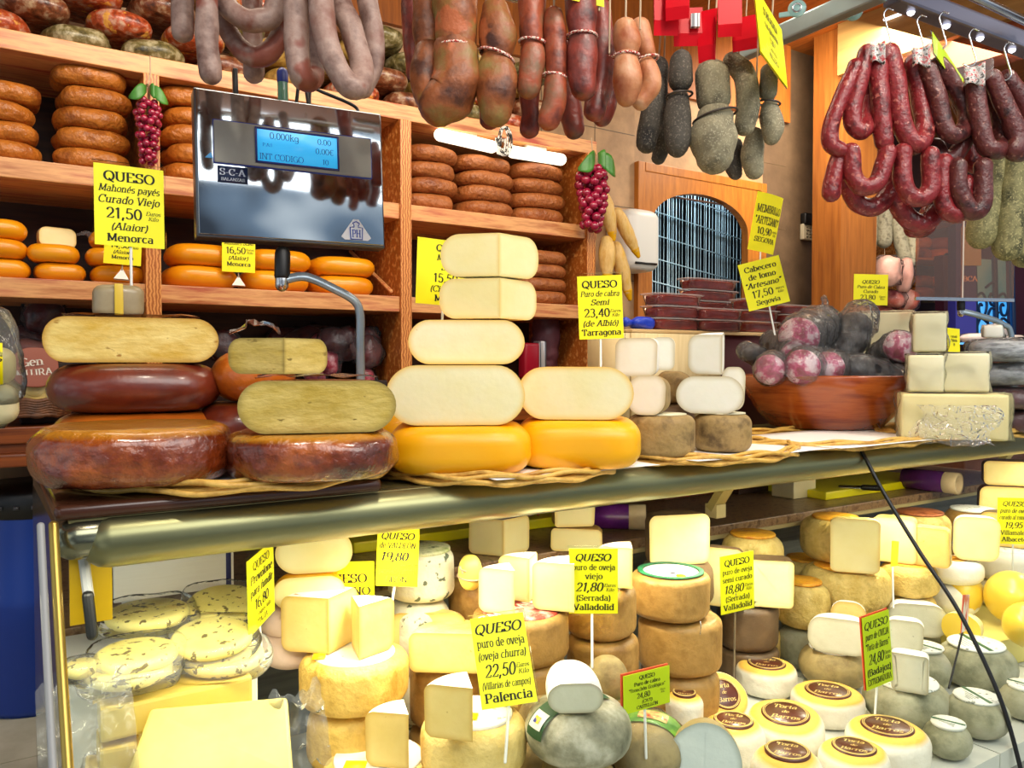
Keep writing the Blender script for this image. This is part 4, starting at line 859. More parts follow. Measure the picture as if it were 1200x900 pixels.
# --- goat cheese stacks on the third tray
o, c, r, za, da = rnd('whole_cheese', 'mouldy brown wheel with a white label, left one on the third tray', 735, 814, 484, 538, TZ, R_RUST, n=2.3, m=6, amp=.004)
obj('label', lathe(bmesh.new(), [(0, .0032), (r * .74, .0028), (r * .74, 0), (0, 0)], 28), M('label_cream', '#e8e2c4', '#cfc79a', scale=30, rough=.6, spots='#4a4a3a', spot_scale=70, spot_at=.66), o, (0, 0, o['_h']))
o, c, r, zc, dc = rnd('whole_cheese', 'mouldy brown wheel with a white label, right one on the third tray', 812, 880, 483, 531, TZ, R_RUST, n=2.3, m=5, amp=.004)
obj('label', lathe(bmesh.new(), [(0, .0032), (r * .78, .0028), (r * .78, 0), (0, 0)], 28), M('label_cream', '#e8e2c4'), o, (0, 0, o['_h']))
half('white goat cheese half standing between the golden and the brown wheels', 736, 779, 440, 493, da - .05, R_RUST, P_WHITE, z=za, depth=.14, n=3, m=4, rot=-12)
t, zx = half('round edged white goat cheese half on the right brown wheel', 793, 869, 441, 489, dc - .04, R_RUST, P_WHITE, z=zc, depth=.13, n=2.6, m=2.8, rot=-6)
wedge('slanted white goat cheese piece topping the right brown stack', 846, 396, 443, dc - .05, .082, -80, 4, z=zx + .002, rind=R_WHITE, paste=P_WHITE, h=ZD(828, 394, dc) - zx, m=5, lean=8, name='goat_cheese_piece', group=None)
half('white goat cheese piece behind the right brown stack, by the clay bowl', 846, 873, 430, 479, dc + .1, R_WHITE, P_WHITE, z=zc, depth=.08, n=3.4, m=5)
o, _, _, zk, dk = rnd('whole_cheese', 'mouldy brown wheel showing between the two goat cheese stacks', 768, 812, 436, 476, TZ + .11, R_RUST, d=da + .25, n=2.3, m=3.2, h=.085)
rnd('whole_cheese', 'brown wheel at the very bottom behind the goat cheese stacks', 760, 815, 480, 500, TZ, R_ZAMD, d=da + .25, n=2.3, m=3.2, h=.11)
t, _ = half('white goat cheese quarter topping the left goat stack', 722, 770, 396, 443, da + .0, R_WHITE, P_WHITE, z=ZD(745, 441, da), depth=.1, n=3.2, m=6, rot=-8)
half('white goat cheese quarter behind the left topmost one', 764, 791, 395, 433, da + .12, R_WHITE, P_WHITE, z=ZD(778, 434, da + .12), depth=.08, n=3.2, m=6)
# --- wooden box with tubs of quince paste
y0, y1 = 2.05, 2.29; xa, xb = PY(741, 430, y0).x, PY(985, 430, y0).x; ztb = ZY(830, 388, y0)
t = thing('wooden_crate', 'pale wooden crate standing behind the goat cheeses, carrying the plastic tubs', 'crate', ((xa + xb) / 2, (y0 + y1) / 2, CTZ)); hw, hd, H = (xb - xa) / 2, (y1 - y0) / 2, ztb - CTZ
obj('top_board', bx(-hw, hw, -hd, hd, H - .012, H, bev=.002), M('crate_top', '#d8b070', '#e6c690', scale=3, rough=.6, stretch=(1, 12, 1)), t)
obj('front_board', bx(-hw, -hw * .25, -hd, -hd + .012, 0, H - .013), M('crate_pale', '#cdb684', '#e0cc9c', scale=5, rough=.6, stretch=(10, 1, 1)), t)
obj('front_panel', bx(-hw * .25, hw, -hd + .02, -hd + .03, 0, H - .013), M('crate_maroon', '#4a1420', '#5c1c28', scale=4, rough=.6), t)
obj('side_board', bx(-hw, -hw + .012, -hd + .013, hd, 0, H - .013), M('crate_pale', '#cdb684'), t); obj('side_board', bx(hw - .012, hw, -hd + .032, hd, 0, H - .013), M('crate_pale', '#cdb684'), t)
QUI = M('quince_paste', '#6a1010', '#a02c20', scale=16, rough=.25, coat=.3)
def tub(x, y, z, w, dpt, h, label):
    t = thing('plastic_tub', label, 'tub', (x, y, z), 0, 'plastic tubs of quince paste')
    b = wheel(w / 2 * .86, dpt / 2 * .86, h * .84, n=4.5, m=6, seg=32, rings=8); obj('quince_paste', b, QUI, t, (0, 0, .002))
    b = bmesh.new(); R = []
    for (f, zz) in ((.84, 0), (.94, h * .9), (1.02, h * .91), (1.02, h * .96)):
        R.append([b.verts.new((w / 2 * f * s * cos(a), dpt / 2 * f * s * sin(a), zz)) for a, s in [(2 * pi * k / 36, 1 / (abs(cos(2 * pi * k / 36)) ** 5 + abs(sin(2 * pi * k / 36)) ** 5) ** .2) for k in range(36)]])
    for p, q in zip(R, R[1:]):
        for k in range(36): b.faces.new((p[k], p[(k + 1) % 36], q[(k + 1) % 36], q[k]))
    obj('clear_cup', b, TUBM, t); obj('lid', wheel(w / 2 * 1.03, dpt / 2 * 1.03, h * .1, n=5, m=8, seg=36, rings=6), M('lid_clear', '#e8d8d4', rough=.15, alpha=.35), t, (0, 0, h * .9))
cols = [(757, 817, 3, 0, 'left column'), (797, 860, 2, 1, 'low front column'), (806, 868, 5, 2, 'tall back column'), (862, 906, 3, 0, 'column behind the card'), (905, 950, 3, 1, 'right column')]
for ci, (u0, u1, n, yy, nm) in enumerate(cols):
    yr = (y0 + .055, y0 + .04, y1 - .05)[yy] if ci != 1 else y0 + .03
    if ci in (0, 3, 4): yr = y0 + .06
    a, b_ = onY(u0, u1, yr, 370)
    if ci == 1: a += .062; b_ += .02
    if ci == 2: yr = y1 - .015
    hh = {0: .043, 1: .041, 2: .043, 3: .043, 4: .038}[ci]
    for k in range(n): tub((a + b_) / 2, yr, ztb + .001 + k * hh, (b_ - a) * .97, .105 if ci != 2 else .09, hh - .001, f'tub of red quince paste, {"bottom" if k == 0 else "top" if k == n - 1 else ORD[k] + " up"} in the {nm} on the crate')
t = thing('blue_packet', 'small bright blue packet left of the quince tubs', 'packet', (PY(753, 385, y0 + .05).x, y0 + .05, ztb)); obj('body', wheel(.05, .03, .045, n=3, m=3, amp=.008, ns=25), M('packet_blue', '#1a3cc0', rough=.35), t); obj('twist', tb([(-.045, 0, .022), (-.075, 0, .025)], lambda q: .006 + .012 * q, seg=8), M('packet_blue', '#1a3cc0'), t)
sign('yellow card for quince paste curling up above the 17,50 card', (876, 292), (906, 299), (885, 223), 2.75, [('MEMBRILLO', 1.15, 0, ''), ('"ARTESANO"', 1.15, 0, ''), ('10,90|euros|kilo', 1, 0, ''), ('SEGOVIA', .75, 0, '')], db=2.83, dt=2.72, curl=.012, sleeve=False, stick=((893, 292), (889, 350), 2.72))
# --- clay bowl with packed loin pieces
c, r, dp = fit(868, 1066, 506, TZ + .004); hb = ZD(965, 442, dp - r) - TZ
t = thing('clay_bowl', 'wide glazed brown clay bowl full of vacuum packed loin pieces', 'bowl', (c.x, c.y, TZ + .004))
obj('bowl', lathe(bmesh.new(), [(0, 0), (r * .62, 0), (r * .78, hb * .28), (r * .93, hb * .68), (r * 1.0, hb * .97), (r * .985, hb), (r * .96, hb * .96), (r * .88, hb * .62), (r * .7, hb * .25), (0, .015)], 56), M('glazed_clay', '#7c2e0c', '#a8501a', '#923c10', scale=4, rough=.22, coat=.6, stretch=(1, 1, 9)), t)
LCASE = M('loin_casing', '#1a1210', '#43362f', '#241a18', scale=30, rough=.45, bump=.3); LCUT = M('loin_cut', '#90083a', '#c83a72', '#f6dce2', scale=22, rough=.3, contrast=.1)
def loin(label, A, B, rpx, cutend=True, dA=0, dB=0, case=LCASE):
    a, b = PD(*A, dp + dA), PD(*B, dp + dB); R = rpx / F * dp
    t = thing('packed_loin', label, 'meat', a, 0, 'packed loin pieces in the clay bowl'); D = b - a
    obj('casing', tb([(0, 0, 0), D * .35, D * .7, D * .985], lambda q: R * (.93 + .1 * sin(3 * q)), seg=22, amp=R * .06, ns=60), case, t)
    n = D.normalized()
    if cutend:
        q = n.to_track_quat('Z', 'X').to_matrix().to_4x4()
        obj('cut_face', lathe(bmesh.new(), [(0, .004), (R * .85, .003), (R * .97, -.004), (R * .9, -.03), (0, -.03)], 24, Matrix.Translation(D * 1.0 + n * R * 1.0) @ q), LCUT, t)
    w = tb([-D * .05, D * .3, D * .8, D * 1.03 + n * R * .6], lambda q: R * (1.03 + .1 * abs(sin(9 * q))), seg=22, amp=R * .16, ns=45, seed=A[0]); obj('vacuum_film', w, FILM3, t)
    if rpx < 10: obj('film_tip', tb([D * 1.0 + n * R, D + n * R * 1.8 + Vector((0, 0, .01)), D + n * R * 2.6 + Vector((0, 0, .03))], lambda q_: R * (.7 - .5 * q_ + .2 * q_ * q_), seg=10, amp=R * .2, ns=60), FILM3, t)
    return t
loin('packed loin with a marbled magenta cut face at the top left of the bowl', (962, 382), (943, 392), 24, dA=.1, dB=-.04)
loin('dark cylinder of packed loin standing up in the middle of the bowl', (982, 422), (1002, 384), 21, False, dA=.06, dB=.06)
loin('packed loin with a deep red cut face at the right of the bowl', (1032, 424), (1049, 411), 19, dA=.04, dB=-.08)
loin('black packed loin lying across the right front of the bowl', (1002, 434), (1040, 445), 19, False, dA=-.12, dB=-.12, case=M('loin_black', '#101012', '#2e2e32', scale=20, rough=.3, bump=.3))
loin('packed loin with a marbled face at the middle front of the bowl', (958, 424), (944, 429), 20, dA=-.02, dB=-.18)
loin('packed loin with a pink cut face, right of the marbled front one', (988, 432), (974, 431), 18, dA=-.02, dB=-.17)
loin('packed loin leaning under the price card with a magenta face', (908, 402), (927, 413), 17, dA=.08, dB=-.06)
loin('packed loin with a magenta face at the left front of the bowl', (912, 428), (904, 432), 17, dA=-.02, dB=-.16)
loin('grey packed loin end at the far left of the bowl', (900, 424), (880, 414), 11, False, dA=.02, dB=-.02)
loin('small red packed piece with a twisted film tip at the top of the bowl', (972, 395), (969, 377), 9, dA=.2, dB=.16)
loin('packed loin end hidden in the middle of the bowl', (945, 440), (985, 446), 17, False, dA=.08, dB=.06)
sign('yellow card reading 17,50 on a white stick above the clay bowl', (878, 365), (926, 353), (868, 310), 2.5, [('Cabecero', 1, 0, 'b'), ('de lomo', 1, 0, 'b'), ('"Artesano"', 1, 0, 'bi'), ('17,50|euros|kilo', 1.25, -.05, ''), ('Segovia', .9, 0, 'b')], db=2.5, stick=((902, 358), (908, 392), 2.5))
# --- wrapped blocks at the right
def blk(label, u0, u1, v0, v1, d, mat, dpt, rz=0, wrap=True, name='cheese_block', bev=.008, z=None, edge=None, seed=0):
    a, b = PD(u0, v1, d), PD(u1, v1, d); zt_ = PD((u0 + u1) / 2, v0, d).z; zb = z if z is not None else (a.z + b.z) / 2; w = (b - a).length / 2; h = zt_ - zb; c = (a + b) / 2
    t = thing(name, label, 'cheese', (c.x, c.y, zb), -az(c) + radians(rz))
    q = bx(-w, w, 0, dpt, 0, h, bev=bev)
    obj('cheese', q, mat, t)
    if wrap:
        f = bx(-w * 1.04, w * 1.04, -.012, dpt * 1.04, .001, h * 1.03); bmesh.ops.subdivide_edges(f, edges=f.edges[:], cuts=7, use_grid_fill=True)
        for vtx in f.verts: vtx.co += Vector((nz(vtx.co, 24, seed), nz(vtx.co, 24, seed + 9), abs(nz(vtx.co, 24, seed + 20)) * .4)) * .012
        obj('film_wrap', f, FILM if wrap is True else wrap, t)
    return t, zb + h
P_BLK = M('block_cheese', '#d6c684', '#e6da9e', scale=5, rough=.45, sss=.1); P_BLK2 = M('block_cheese_pale', '#d8d0a4', '#e6e0bc', scale=5, rough=.45, sss=.1)
t, zb_ = blk('long yellow cheese block in torn film, bottom of the right block stack', 1062, 1174, 462, 515, 2.28, P_BLK, .16, rz=8, z=TZ)
fl_ = sheet(10, 10, lambda i, j: Vector((-.10 + .2 * i + .02 * sin(6 * j), -.015 - .02 * sin(pi * i) - .03 * j * i, .10 - .11 * j + .012 * nz((i * 5, j * 5, 1), 1)))); obj('torn_film', fl_, FILM3, t)
t, zb2 = blk('right pale cheese block of the middle layer in the right block stack', 1106, 1156, 414, 460, 2.32, P_BLK2, .13, rz=6, z=zb_ + .004, seed=3)
t, zb3 = blk('left pale cheese block of the middle layer beside the clay bowl', 1066, 1104, 416, 462, 2.33, P_BLK2, .14, rz=4, z=zb_ + .004, seed=5)
blk('upper right upright pale cheese block of the right stack', 1072, 1107, 367, 415, 2.36, P_BLK2, .1, rz=4, z=max(zb2, zb3) + .004, seed=7)
_t, _z = blk('hidden lower pale cheese block behind the clay bowl', 1008, 1070, 425, 498, 3.12, P_BLK2, .14, rz=2, z=CTZ + .001, seed=8, wrap=False)
blk('upper left pale cheese block behind the price card in the right stack', 1010, 1068, 366, 424, 3.12, P_BLK2, .14, rz=2, z=_z + .004, seed=8)
sign('yellow card reading 23,80 on the wrapped blocks behind the clay bowl', (1000, 357), (1040, 358), (1001, 321), 3.1, [('QUESO', 1, 0, 'bi'), ('Puro de Cabra', .85, 0, 'i'), ('Curado', .9, 0, 'i'), ('23,80|Euros|Kilo', 1.3, 0, '')], db=3.1, stick=((1020, 357), (1022, 369), 3.15))
sign('narrow yellow card standing edgeways on the right block stack', (1111, 412), (1125, 413), (1110, 384), 2.36, [('curado', 1, 0, 'i'), ('Toledo', 1, 0, 'b'), ('18', 1, 0, '')], db=2.4, sleeve=False)
SLV = M('silver_grey_pack', '#5a5e62', '#9a9fa4', '#3c3f44', scale=14, rough=.3, bump=.3, stretch=(1, 1, 3))
for k, (u, v, w, h, lab, mt) in enumerate([(1180, 412, 80, 24, 'silver grey flat pack on top of the pile at the right edge', SLV), (1185, 438, 84, 26, 'blue grey flat pack, second from the top at the right edge', SLV), (1178, 465, 70, 24, 'dark pack with red ends under the blue grey packs', MEATD), (1205, 470, 50, 30, 'dark purple packed sausage at the right edge', MEATD), (1186, 492, 62, 26, 'pale purple pack at the bottom of the right pile', MEATD), (1168, 404, 56, 14, 'white crinkled film pack behind the silver packs', FILM2)]):
    pack(u, v, 2.5 + .02 * k, w, h, lab, mt, .05 * (-1) ** k, group='packed sausages at the right end of the case top', depth=.9)
blk('small white wrapped cheese on top of the pile at the right', 1154, 1174, 381, 396, 2.62, P_WHITE, .05, seed=4, z=None)
# =================================================================== SCALE DISPLAY
ACR = film('tinted_acrylic', '#e8b088', haze=.06, gloss=.25, bump=0)
def scale(label, BL, BR, TL, d, db, dt, front=True, arm=None):
    mx, w, h = frame(BL, BR, TL, d, db, dt)
    t = thing('scale_display' if front else 'acrylic_screen', label, 'scale' if front else 'screen'); t.matrix_world = mx; inv = mx.inverted()
    if not front: obj('clear_panel', bx(0, w, 0, .006, 0, h), ACR, t, smooth=False); obj('panel_edge', bx(w * .47, w * .485, -.001, .007, 0, h), M('panel_edge', '#c8b8a8', rough=.3), t, smooth=False); obj('bottom_rail', bx(0, w, -.004, .01, -.012, 0), STEEL, t, smooth=False)
    else: obj('housing', bx(0, w, .004, .05, 0, h, bev=.004), M('housing_steel', '#6a6f74', rough=.3, metal=.9), t)
    if front: obj('front_plate', bx(.004, w - .004, -.001, .006, .006, h - .004, bev=.002), MIRR, t)
    if front:
        X = lambda u: w * u; Z = lambda v: h * v
        obj('bezel_edge', bx(X(.086), X(.93), -.004, -.001, Z(.498), Z(.795), bev=.003), M('blue_edge', '#2a3c9c', rough=.3), t)
        obj('display_panel', bx(X(.09), X(.925), -.006, -.002, Z(.505), Z(.788), bev=.003), GREYP, t)
        sc = obj('screen', bx(X(.30), X(.735), -.0085, -.004, Z(.535), Z(.765)), M('lcd_blue', '#38b4f4', rough=.4, emit=.55), t)
        obj('screen_frame', solidify_frame(X(.295), X(.74), Z(.528), Z(.772), .004), M('screen_rim', '#1a2a78', rough=.3), t)
        bm = bmesh.new(); s = h * .055
        for tx, x, z, k, mw in (('0.000kg', .445, .70, 1.15, .15), ('0.00', .66, .70, 1.0, .08), ('P.A:1', .355, .645, .55, .06), ('INT CODIGO', .43, .555, 1.05, .23), ('0.00€', .66, .632, 1.0, .1), ('10', .665, .56, .9, .04)):
            write(bm, tx, X(x), Z(z), s * k, maxw=w * mw, y=-.0092, bold=.0)
        obj('digits', bm, M('lcd_ink', '#0d3a66', rough=.6), t, smooth=False)
        obj('maker_badge', bx(X(.105), X(.255), -.0035, 0, Z(.375), Z(.485)), M('badge_navy', '#16284e', rough=.35), t)
        bm = bmesh.new(); write(bm, 'S-C-A', X(.18), Z(.425), h * .06, maxw=w * .13, y=-.0042, bold=.035); write(bm, 'BALANZAS', X(.18), Z(.387), h * .028, maxw=w * .13, y=-.0042, bold=.02)
        obj('badge_lettering', bm, M('badge_silver', '#b8c4d4', rough=.3), t, smooth=False)
        tri = bmesh.new(); pts = [(.745, .065), (.765, .045), (.895, .045), (.915, .065), (.845, .195), (.815, .195)]; f = tri.faces.new([tri.verts.new((X(a), -.002, Z(b))) for a, b in pts]); solidify(tri, .001)
        st = obj('triangle_sticker', tri, M('sticker_white', '#e8ecf0', rough=.5), t, smooth=False)
        bm = bmesh.new(); write(bm, 'PH', X(.83), Z(.065), h * .075, maxw=w * .05, y=-.0036, bold=.03)
        tube(bm, [(X(a), -.0034, Z(b)) for a, b in ((.797, .05), (.795, .135), (.818, .137), (.818, .15), (.81, .165), (.83, .178), (.85, .165), (.842, .15), (.842, .137), (.866, .135), (.863, .05), (.797, .05))], .0012, seg=5, smooth=False)
        obj('sticker_print', bm, M('sticker_blue', '#1c48b0', rough=.5), t, smooth=False)
        bm = bmesh.new(); f = bm.faces.new([bm.verts.new((X(a), -.0022, Z(b))) for a, b in ((.045, .53), (.085, .53), (.075, .57))]); solidify(bm, .0006); obj('blue_mark', bm, M('mark_cyan', '#2a9ae0', rough=.4), t, smooth=False)
        k = tb([(X(.46), .02, h - .005), (X(.46), .02, h + .055)], .012, seg=14, smooth=False); obj('clear_bottle', k, M('bottle_green', '#6aa48a', rough=.15, trans=.4), t); obj('bottle_cap', tb([(X(.46), .02, h + .05), (X(.46), .02, h + .068)], .013, seg=14, smooth=False), M('cap_blue', '#1a2c7a', rough=.4), t)
        obj('cable', tb([(X(.53), .02, h), (X(.55), .015, h + .06), (X(.58), .02, h + .05), (X(.6), .02, h - .0), (X(.62), .03, h + .045), (X(.7), .03, h + .04), (X(.86), .03, h + .02), (X(.885), .02, h - .005)], .004, seg=8), BLACK, t)
        obj('clip', bx(X(.20), X(.225), .01, .03, h - .004, h + .06, bev=.003), BLACK, t)
    for q in arm[0:1]:
        a, b = inv @ PD(*q[0], d), inv @ PD(*q[1], d); a.y = b.y = .028
        obj('neck', tb([a, b], .018 * (1 if front else .8), seg=16, smooth=False), BLACK, t); c2 = b + (b - a) * .45
        obj('collar', tb([b, c2], .0155 * (1 if front else .8), seg=18, smooth=False), STEEL, t)
        start = (b + c2) / 2
    pts = [start] + [inv @ PD(u, v, dd_) for (u, v, dd_) in arm[1]]
    for p in pts[1:-1]: p.y = max(p.y, .02)
    pts2 = [pts[0]]
    for i in range(1, len(pts)): pts2.append(pts[i])
    obj('arm', tb(pts2, .0125 if front else .013, seg=14, sub=10, flat=.75), M('arm_steel', '#8296a4' if front else '#5a6a98', '#a0b0ba' if front else '#7484a8', scale=4, rough=.3, metal=.5), t)
    obj('arm_foot', lathe(bmesh.new(), [(0, 0), (.035, 0), (.035, .006), (.016, .012), (0, .012)], 24, Matrix.Translation(pts[-1]) @ mx.to_quaternion().inverted().to_matrix().to_4x4()), STEEL, t)
    return t
def solidify_frame(x0, x1, z0, z1, t):
    bm = bmesh.new()
    for a in ((x0, x1, z0, z0 + t), (x0, x1, z1 - t, z1), (x0, x0 + t, z0, z1), (x1 - t, x1, z0, z1)): box(bm, a[0], a[1], -.0105, -.004, a[2], a[3])
    return bm
foot = PD(430, 440, 1.86)
q0 = PZ(428, 590, CTZ)
scale('steel scale display with a blue lit screen on a bent arm among the cheeses', (231, 277), (452, 291), (228, 101), 1.76, 1.96, 1.77, True, [((346, 285), (345, 312)), [(362, 322, 1.86), (400, 335, 1.87), (425, 348, 1.88), (432, 365, 1.885), (431, 400, 1.89), (430, 470, 1.9), (430, 425 + 950 * (1.5 - CTZ - .002) / 1.9, 1.9)]])
# =================================================================== HANGING SAUSAGES
RAILZ = 2.42
def rail(x0, x1, y, z): tag(obj('hanging_rail', tb([(x0, y, z), (x1, y, z)], .012, seg=14, smooth=False), STEEL), f'steel rail from which the {"grey loops" if x1 < 1 else "thick sausages" if x1 < 1.8 else "red chorizos"} hang', 'rail')
def hang(label, paths, d, mat, strings=(), ties=(), group=None, name='sausage', amp=.003, parts=None, taper=.0, seg=16, tie_mat=None, cat='sausage', bumps=0):
    """paths: list of (points (u,v[,dd]), radius px)"""
    t = thing(name, label, cat, PD(paths[0][0][0][0], paths[0][0][0][1], d), 0, group)
    for (pts, rp) in paths:
        P = [PD(p[0], p[1], d + (p[2] if len(p) > 2 else 0)) - t.location for p in pts]; R = rp / F * d
        obj('casing', tb(P, lambda q: R * (1 - taper * (2 * q - 1) ** 2 + bumps * sin(11 * q)), seg=seg, amp=amp, ns=22, seed=paths[0][0][0][0] + rp), mat, t)
    for st in strings:
        P = [PD(p[0], p[1], d + (p[2] if len(p) > 2 else 0)) - t.location for p in st]
        obj('string', tb(P, .0022, seg=6, smooth=False), STRING, t)
    for (u, v, rp, dd_, tl) in ties:
        c = PD(u, v, d + dd_) - t.location; R = rp / F * d
        obj('tie', tb([c + Vector((R * cos(a) * cos(az(c + t.location)), -R * cos(a) * sin(az(c + t.location)), R * tl * cos(a))) + Vector((sin(az(c + t.location)), cos(az(c + t.location)), 0)) * R * sin(a) for a in [2 * pi * k / 18 for k in range(19)]], .0026, seg=6, sub=2), tie_mat or REDSTR, t)
    return t
MOR = M('grey_brown_casing', '#5a3a32', '#9a8076', '#784e42', scale=14, rough=.55, bump=.35, spots='#7e4234', spot_scale=9, spot_at=.57)
G1 = 'grey brown looped sausages'
T0 = -62
SG = [('leftmost grey brown sausage end hanging straight', [([(216, T0, .05), (214, 0, .05), (213, 37, .05)], 13)]),
      ('grey brown sausage end hanging lowest at the left, in front of its pair', [([(243, T0), (242, 0), (243, 50), (247, 86)], 13)]),
      ('upper small grey brown loop of the left bunch', [([(262, T0, .06), (264, 0, .05), (282, 20, .04), (302, 24, .04), (322, 12, .05), (334, T0, .06)], 13)]),
      ('wide reddish loop under the small upper loop', [([(252, -20, .1), (262, 25, .09), (280, 55, .09), (303, 67, .09), (325, 50, .09), (340, 0, .1), (345, T0, .1)], 12.5)]),
      ('dark sausage end behind the wide reddish loop', [([(296, 0, .16), (296, 50, .16), (297, 86, .16)], 13)]),
      ('grey brown loop left of the largest loop, bent short at its bottom', [([(350, T0), (347, 10), (348, 60), (352, 88), (366, 92, .05), (368, 60, .08), (372, 0, .1)], 14)]),
      ('largest grey brown loop hanging lowest over the scale', [([(376, T0, -.02), (376, 0, -.02), (383, 50, -.02), (400, 90, -.02), (418, 103, -.01), (424, 80, .02), (412, 35, .03), (398, 0, .04), (394, T0, .04)], 14)]),
      ('rightmost grey brown sausage curving behind the largest loop', [([(422, T0, .08), (430, 0, .08), (438, 35, .08), (437, 75, .08), (424, 103, .08)], 13)])]
DS = 1.5
for lab, p in SG: hang(lab, p, DS, MOR, group=G1)
SOB = [M('sobrasada_brown', '#46200f', '#8c4c24', '#7c6a34', scale=13, rough=.5, bump=.4, spots='#a8582e', spot_scale=12, spot_at=.6), M('sobrasada_red', '#4e1c12', '#9a4628', '#7a5a40', scale=16, rough=.45, bump=.35), M('sobrasada_dark', '#3a1a18', '#8c3a2e', '#5a3a34', scale=12, rough=.4, bump=.35), M('sobrasada_orange', '#94441e', '#b87a52', '#c8a080', scale=13, rough=.5, bump=.3)]
def sob(label, pts, rp, mat, ties, d=1.6, extra=None, taper=.3): return hang(label, [(pts, rp)] + (extra or []), d, mat, ties=ties, group='thick hanging sausages', name='thick_sausage', amp=.006, taper=taper, seg=22, strings=[[(pts[0][0], pts[0][1] + 2), (pts[0][0] + 2, -95)]])
sob('largest two lobed brown sausage with a tie round its middle', [(532, -75), (533, 0), (534, 50)], 27, SOB[0], [(534, 57, 23, 0, 0)], extra=[([(533, 60), (536, 90), (528, 112), (515, 122)], 29), ([(503, -40, .03), (501, 20, .03), (502, 55, .03)], 18), ([(502, 62, .02), (500, 95, .02), (505, 118, .0)], 19)], taper=.12)
sob('brown pear shaped sausage with a red and white cord wrapped around it', [(580, 12), (583, 40), (584, 70)], 21, SOB[0], [(582, 66, 20, 0, -.35)], extra=[([(582, 72), (581, 105), (582, 130)], 25)], taper=.25)
sob('left one of the slim red brown pair tied at the top third', [(628, -75), (624, 0), (623, 48)], 16, SOB[1], [(624, 50, 15.5, 0, -.1)], extra=[([(623, 55), (622, 80), (620, 103)], 15)], taper=.12)
sob('right one of the slim red brown pair, hanging lower', [(649, 20), (651, 55), (650, 85)], 14, SOB[1], [(650, 90, 13.5, 0, -.15)], extra=[([(650, 92), (648, 120), (643, 141)], 14)], taper=.12)
sob('dark red and grey sausage under the top yellow card', [(680, -75), (681, 0), (682, 40)], 19, SOB[2], [(682, 43, 17.5, 0, 0)], extra=[([(682, 48), (682, 80), (684, 102)], 18)], taper=.12)
sob('long dark red sausage behind the dark red and grey one', [(702, 10, .06), (706, 60, .06), (703, 100, .06), (697, 130, .05)], 15, SOB[2], [(707, 70, 14, .06, 0)], taper=.15)
sob('short pale orange sausage with a waist, beside the red tags', [(733, 34), (734, 50), (734, 62)], 15.5, SOB[3], [(734, 66, 15, 0, 0)], extra=[([(734, 72), (735, 95), (734, 111)], 17)], taper=.18)
sob('orange sausage half behind the short pale orange one', [(750, 32, .07), (757, 60, .07)], 14, SOB[3], [(758, 70, 14, .07, .2)], extra=[([(757, 78, .07), (762, 100, .07), (752, 118, .07)], 14)], taper=.15)
for k, (p, r) in enumerate([([(486, -60, .2), (484, 40, .2), (486, 85, .2)], 14), ([(577, 60, .2), (576, 110, .2), (574, 140, .2)], 15), ([(620, 60, .2), (621, 120, .2), (620, 152, .2)], 13), ([(668, 60, .25), (666, 110, .25), (672, 150, .25)], 17), ([(714, 60, .2), (718, 100, .2), (705, 138, .2)], 13)]):
    sob(('dark sausage at the left behind the two lobed one', 'dark sausage tip showing below the pear shaped one', 'dark sausage tip below the slim pair', 'dark blunt sausage tip behind the slim pair and the dark red one', 'dark sausage tip behind the long dark red one')[k], p, r, SOB[2], [], taper=.1)
DUST = [M('dusty_black_casing', '#1e1a18', '#4a443c', '#38322c', scale=14, rough=.8, bump=.25, spots='#6a6256', spot_scale=240, spot_at=.58), M('dusty_grey_casing', '#4e473a', '#8a8268', '#6e6652', scale=14, rough=.85, bump=.3, spots='#9a9278', spot_scale=240, spot_at=.56)]
def dst(label, pts, rp, k, ties=(), extra=None, d=1.75, top=None):
    return hang(label, [(pts, rp)] + (extra or []), d, DUST[k], ties=ties, group='dusty dark hanging sausages', name='dusty_sausage', amp=.005, taper=.2, seg=20, tie_mat=M('dark_string', '#3a3028'), strings=[[(pts[0][0], pts[0][1] + 3, pts[0][2] if len(pts[0]) > 2 else 0), (pts[0][0] + 6, 0), (pts[0][0] + 8, -95)]])
dst('dusty black sausage at the left end of the dark bunch', [(771, 78, .05), (766, 120, .05), (758, 168, .05)], 15, 0)
dst('dusty black sausage with a waist, second from the left of the dark bunch', [(798, 72), (797, 95)], 17, 0, [(796, 112, 15, 0, .1)], [([(796, 118), (795, 150), (794, 172)], 16)])
dst('largest light grey dusty sausage, tied across its middle', [(834, 90), (836, 115)], 25, 1, [(838, 137, 25, 0, .25)], [([(837, 142), (835, 165), (837, 182)], 28)])
dst('curved grey dusty sausage pressed against the largest one', [(858, 72, .06), (872, 90, .05), (876, 120, .04), (872, 148, .04)], 14, 1)
dst('grey dusty sausage with a waist at the right of the dark bunch', [(900, 86, .05), (900, 108, .05)], 14, 1, [(901, 121, 13, .05, -.15)], [([(902, 126, .05), (905, 145, .05), (904, 160, .05)], 13)])
dst('short dusty sausage end hanging lowest at the right of the dark bunch', [(884, 160, .1), (882, 180, .1), (884, 200, .1)], 14, 1)
dst('dusty black sausage tip lowest at the left of the dark bunch', [(775, 150, .12), (774, 175, .12), (772, 184, .12)], 12, 0)
dst('dusty dark tip behind the largest grey sausage', [(862, 170, .14), (860, 190, .14), (862, 203, .14)], 11, 0)
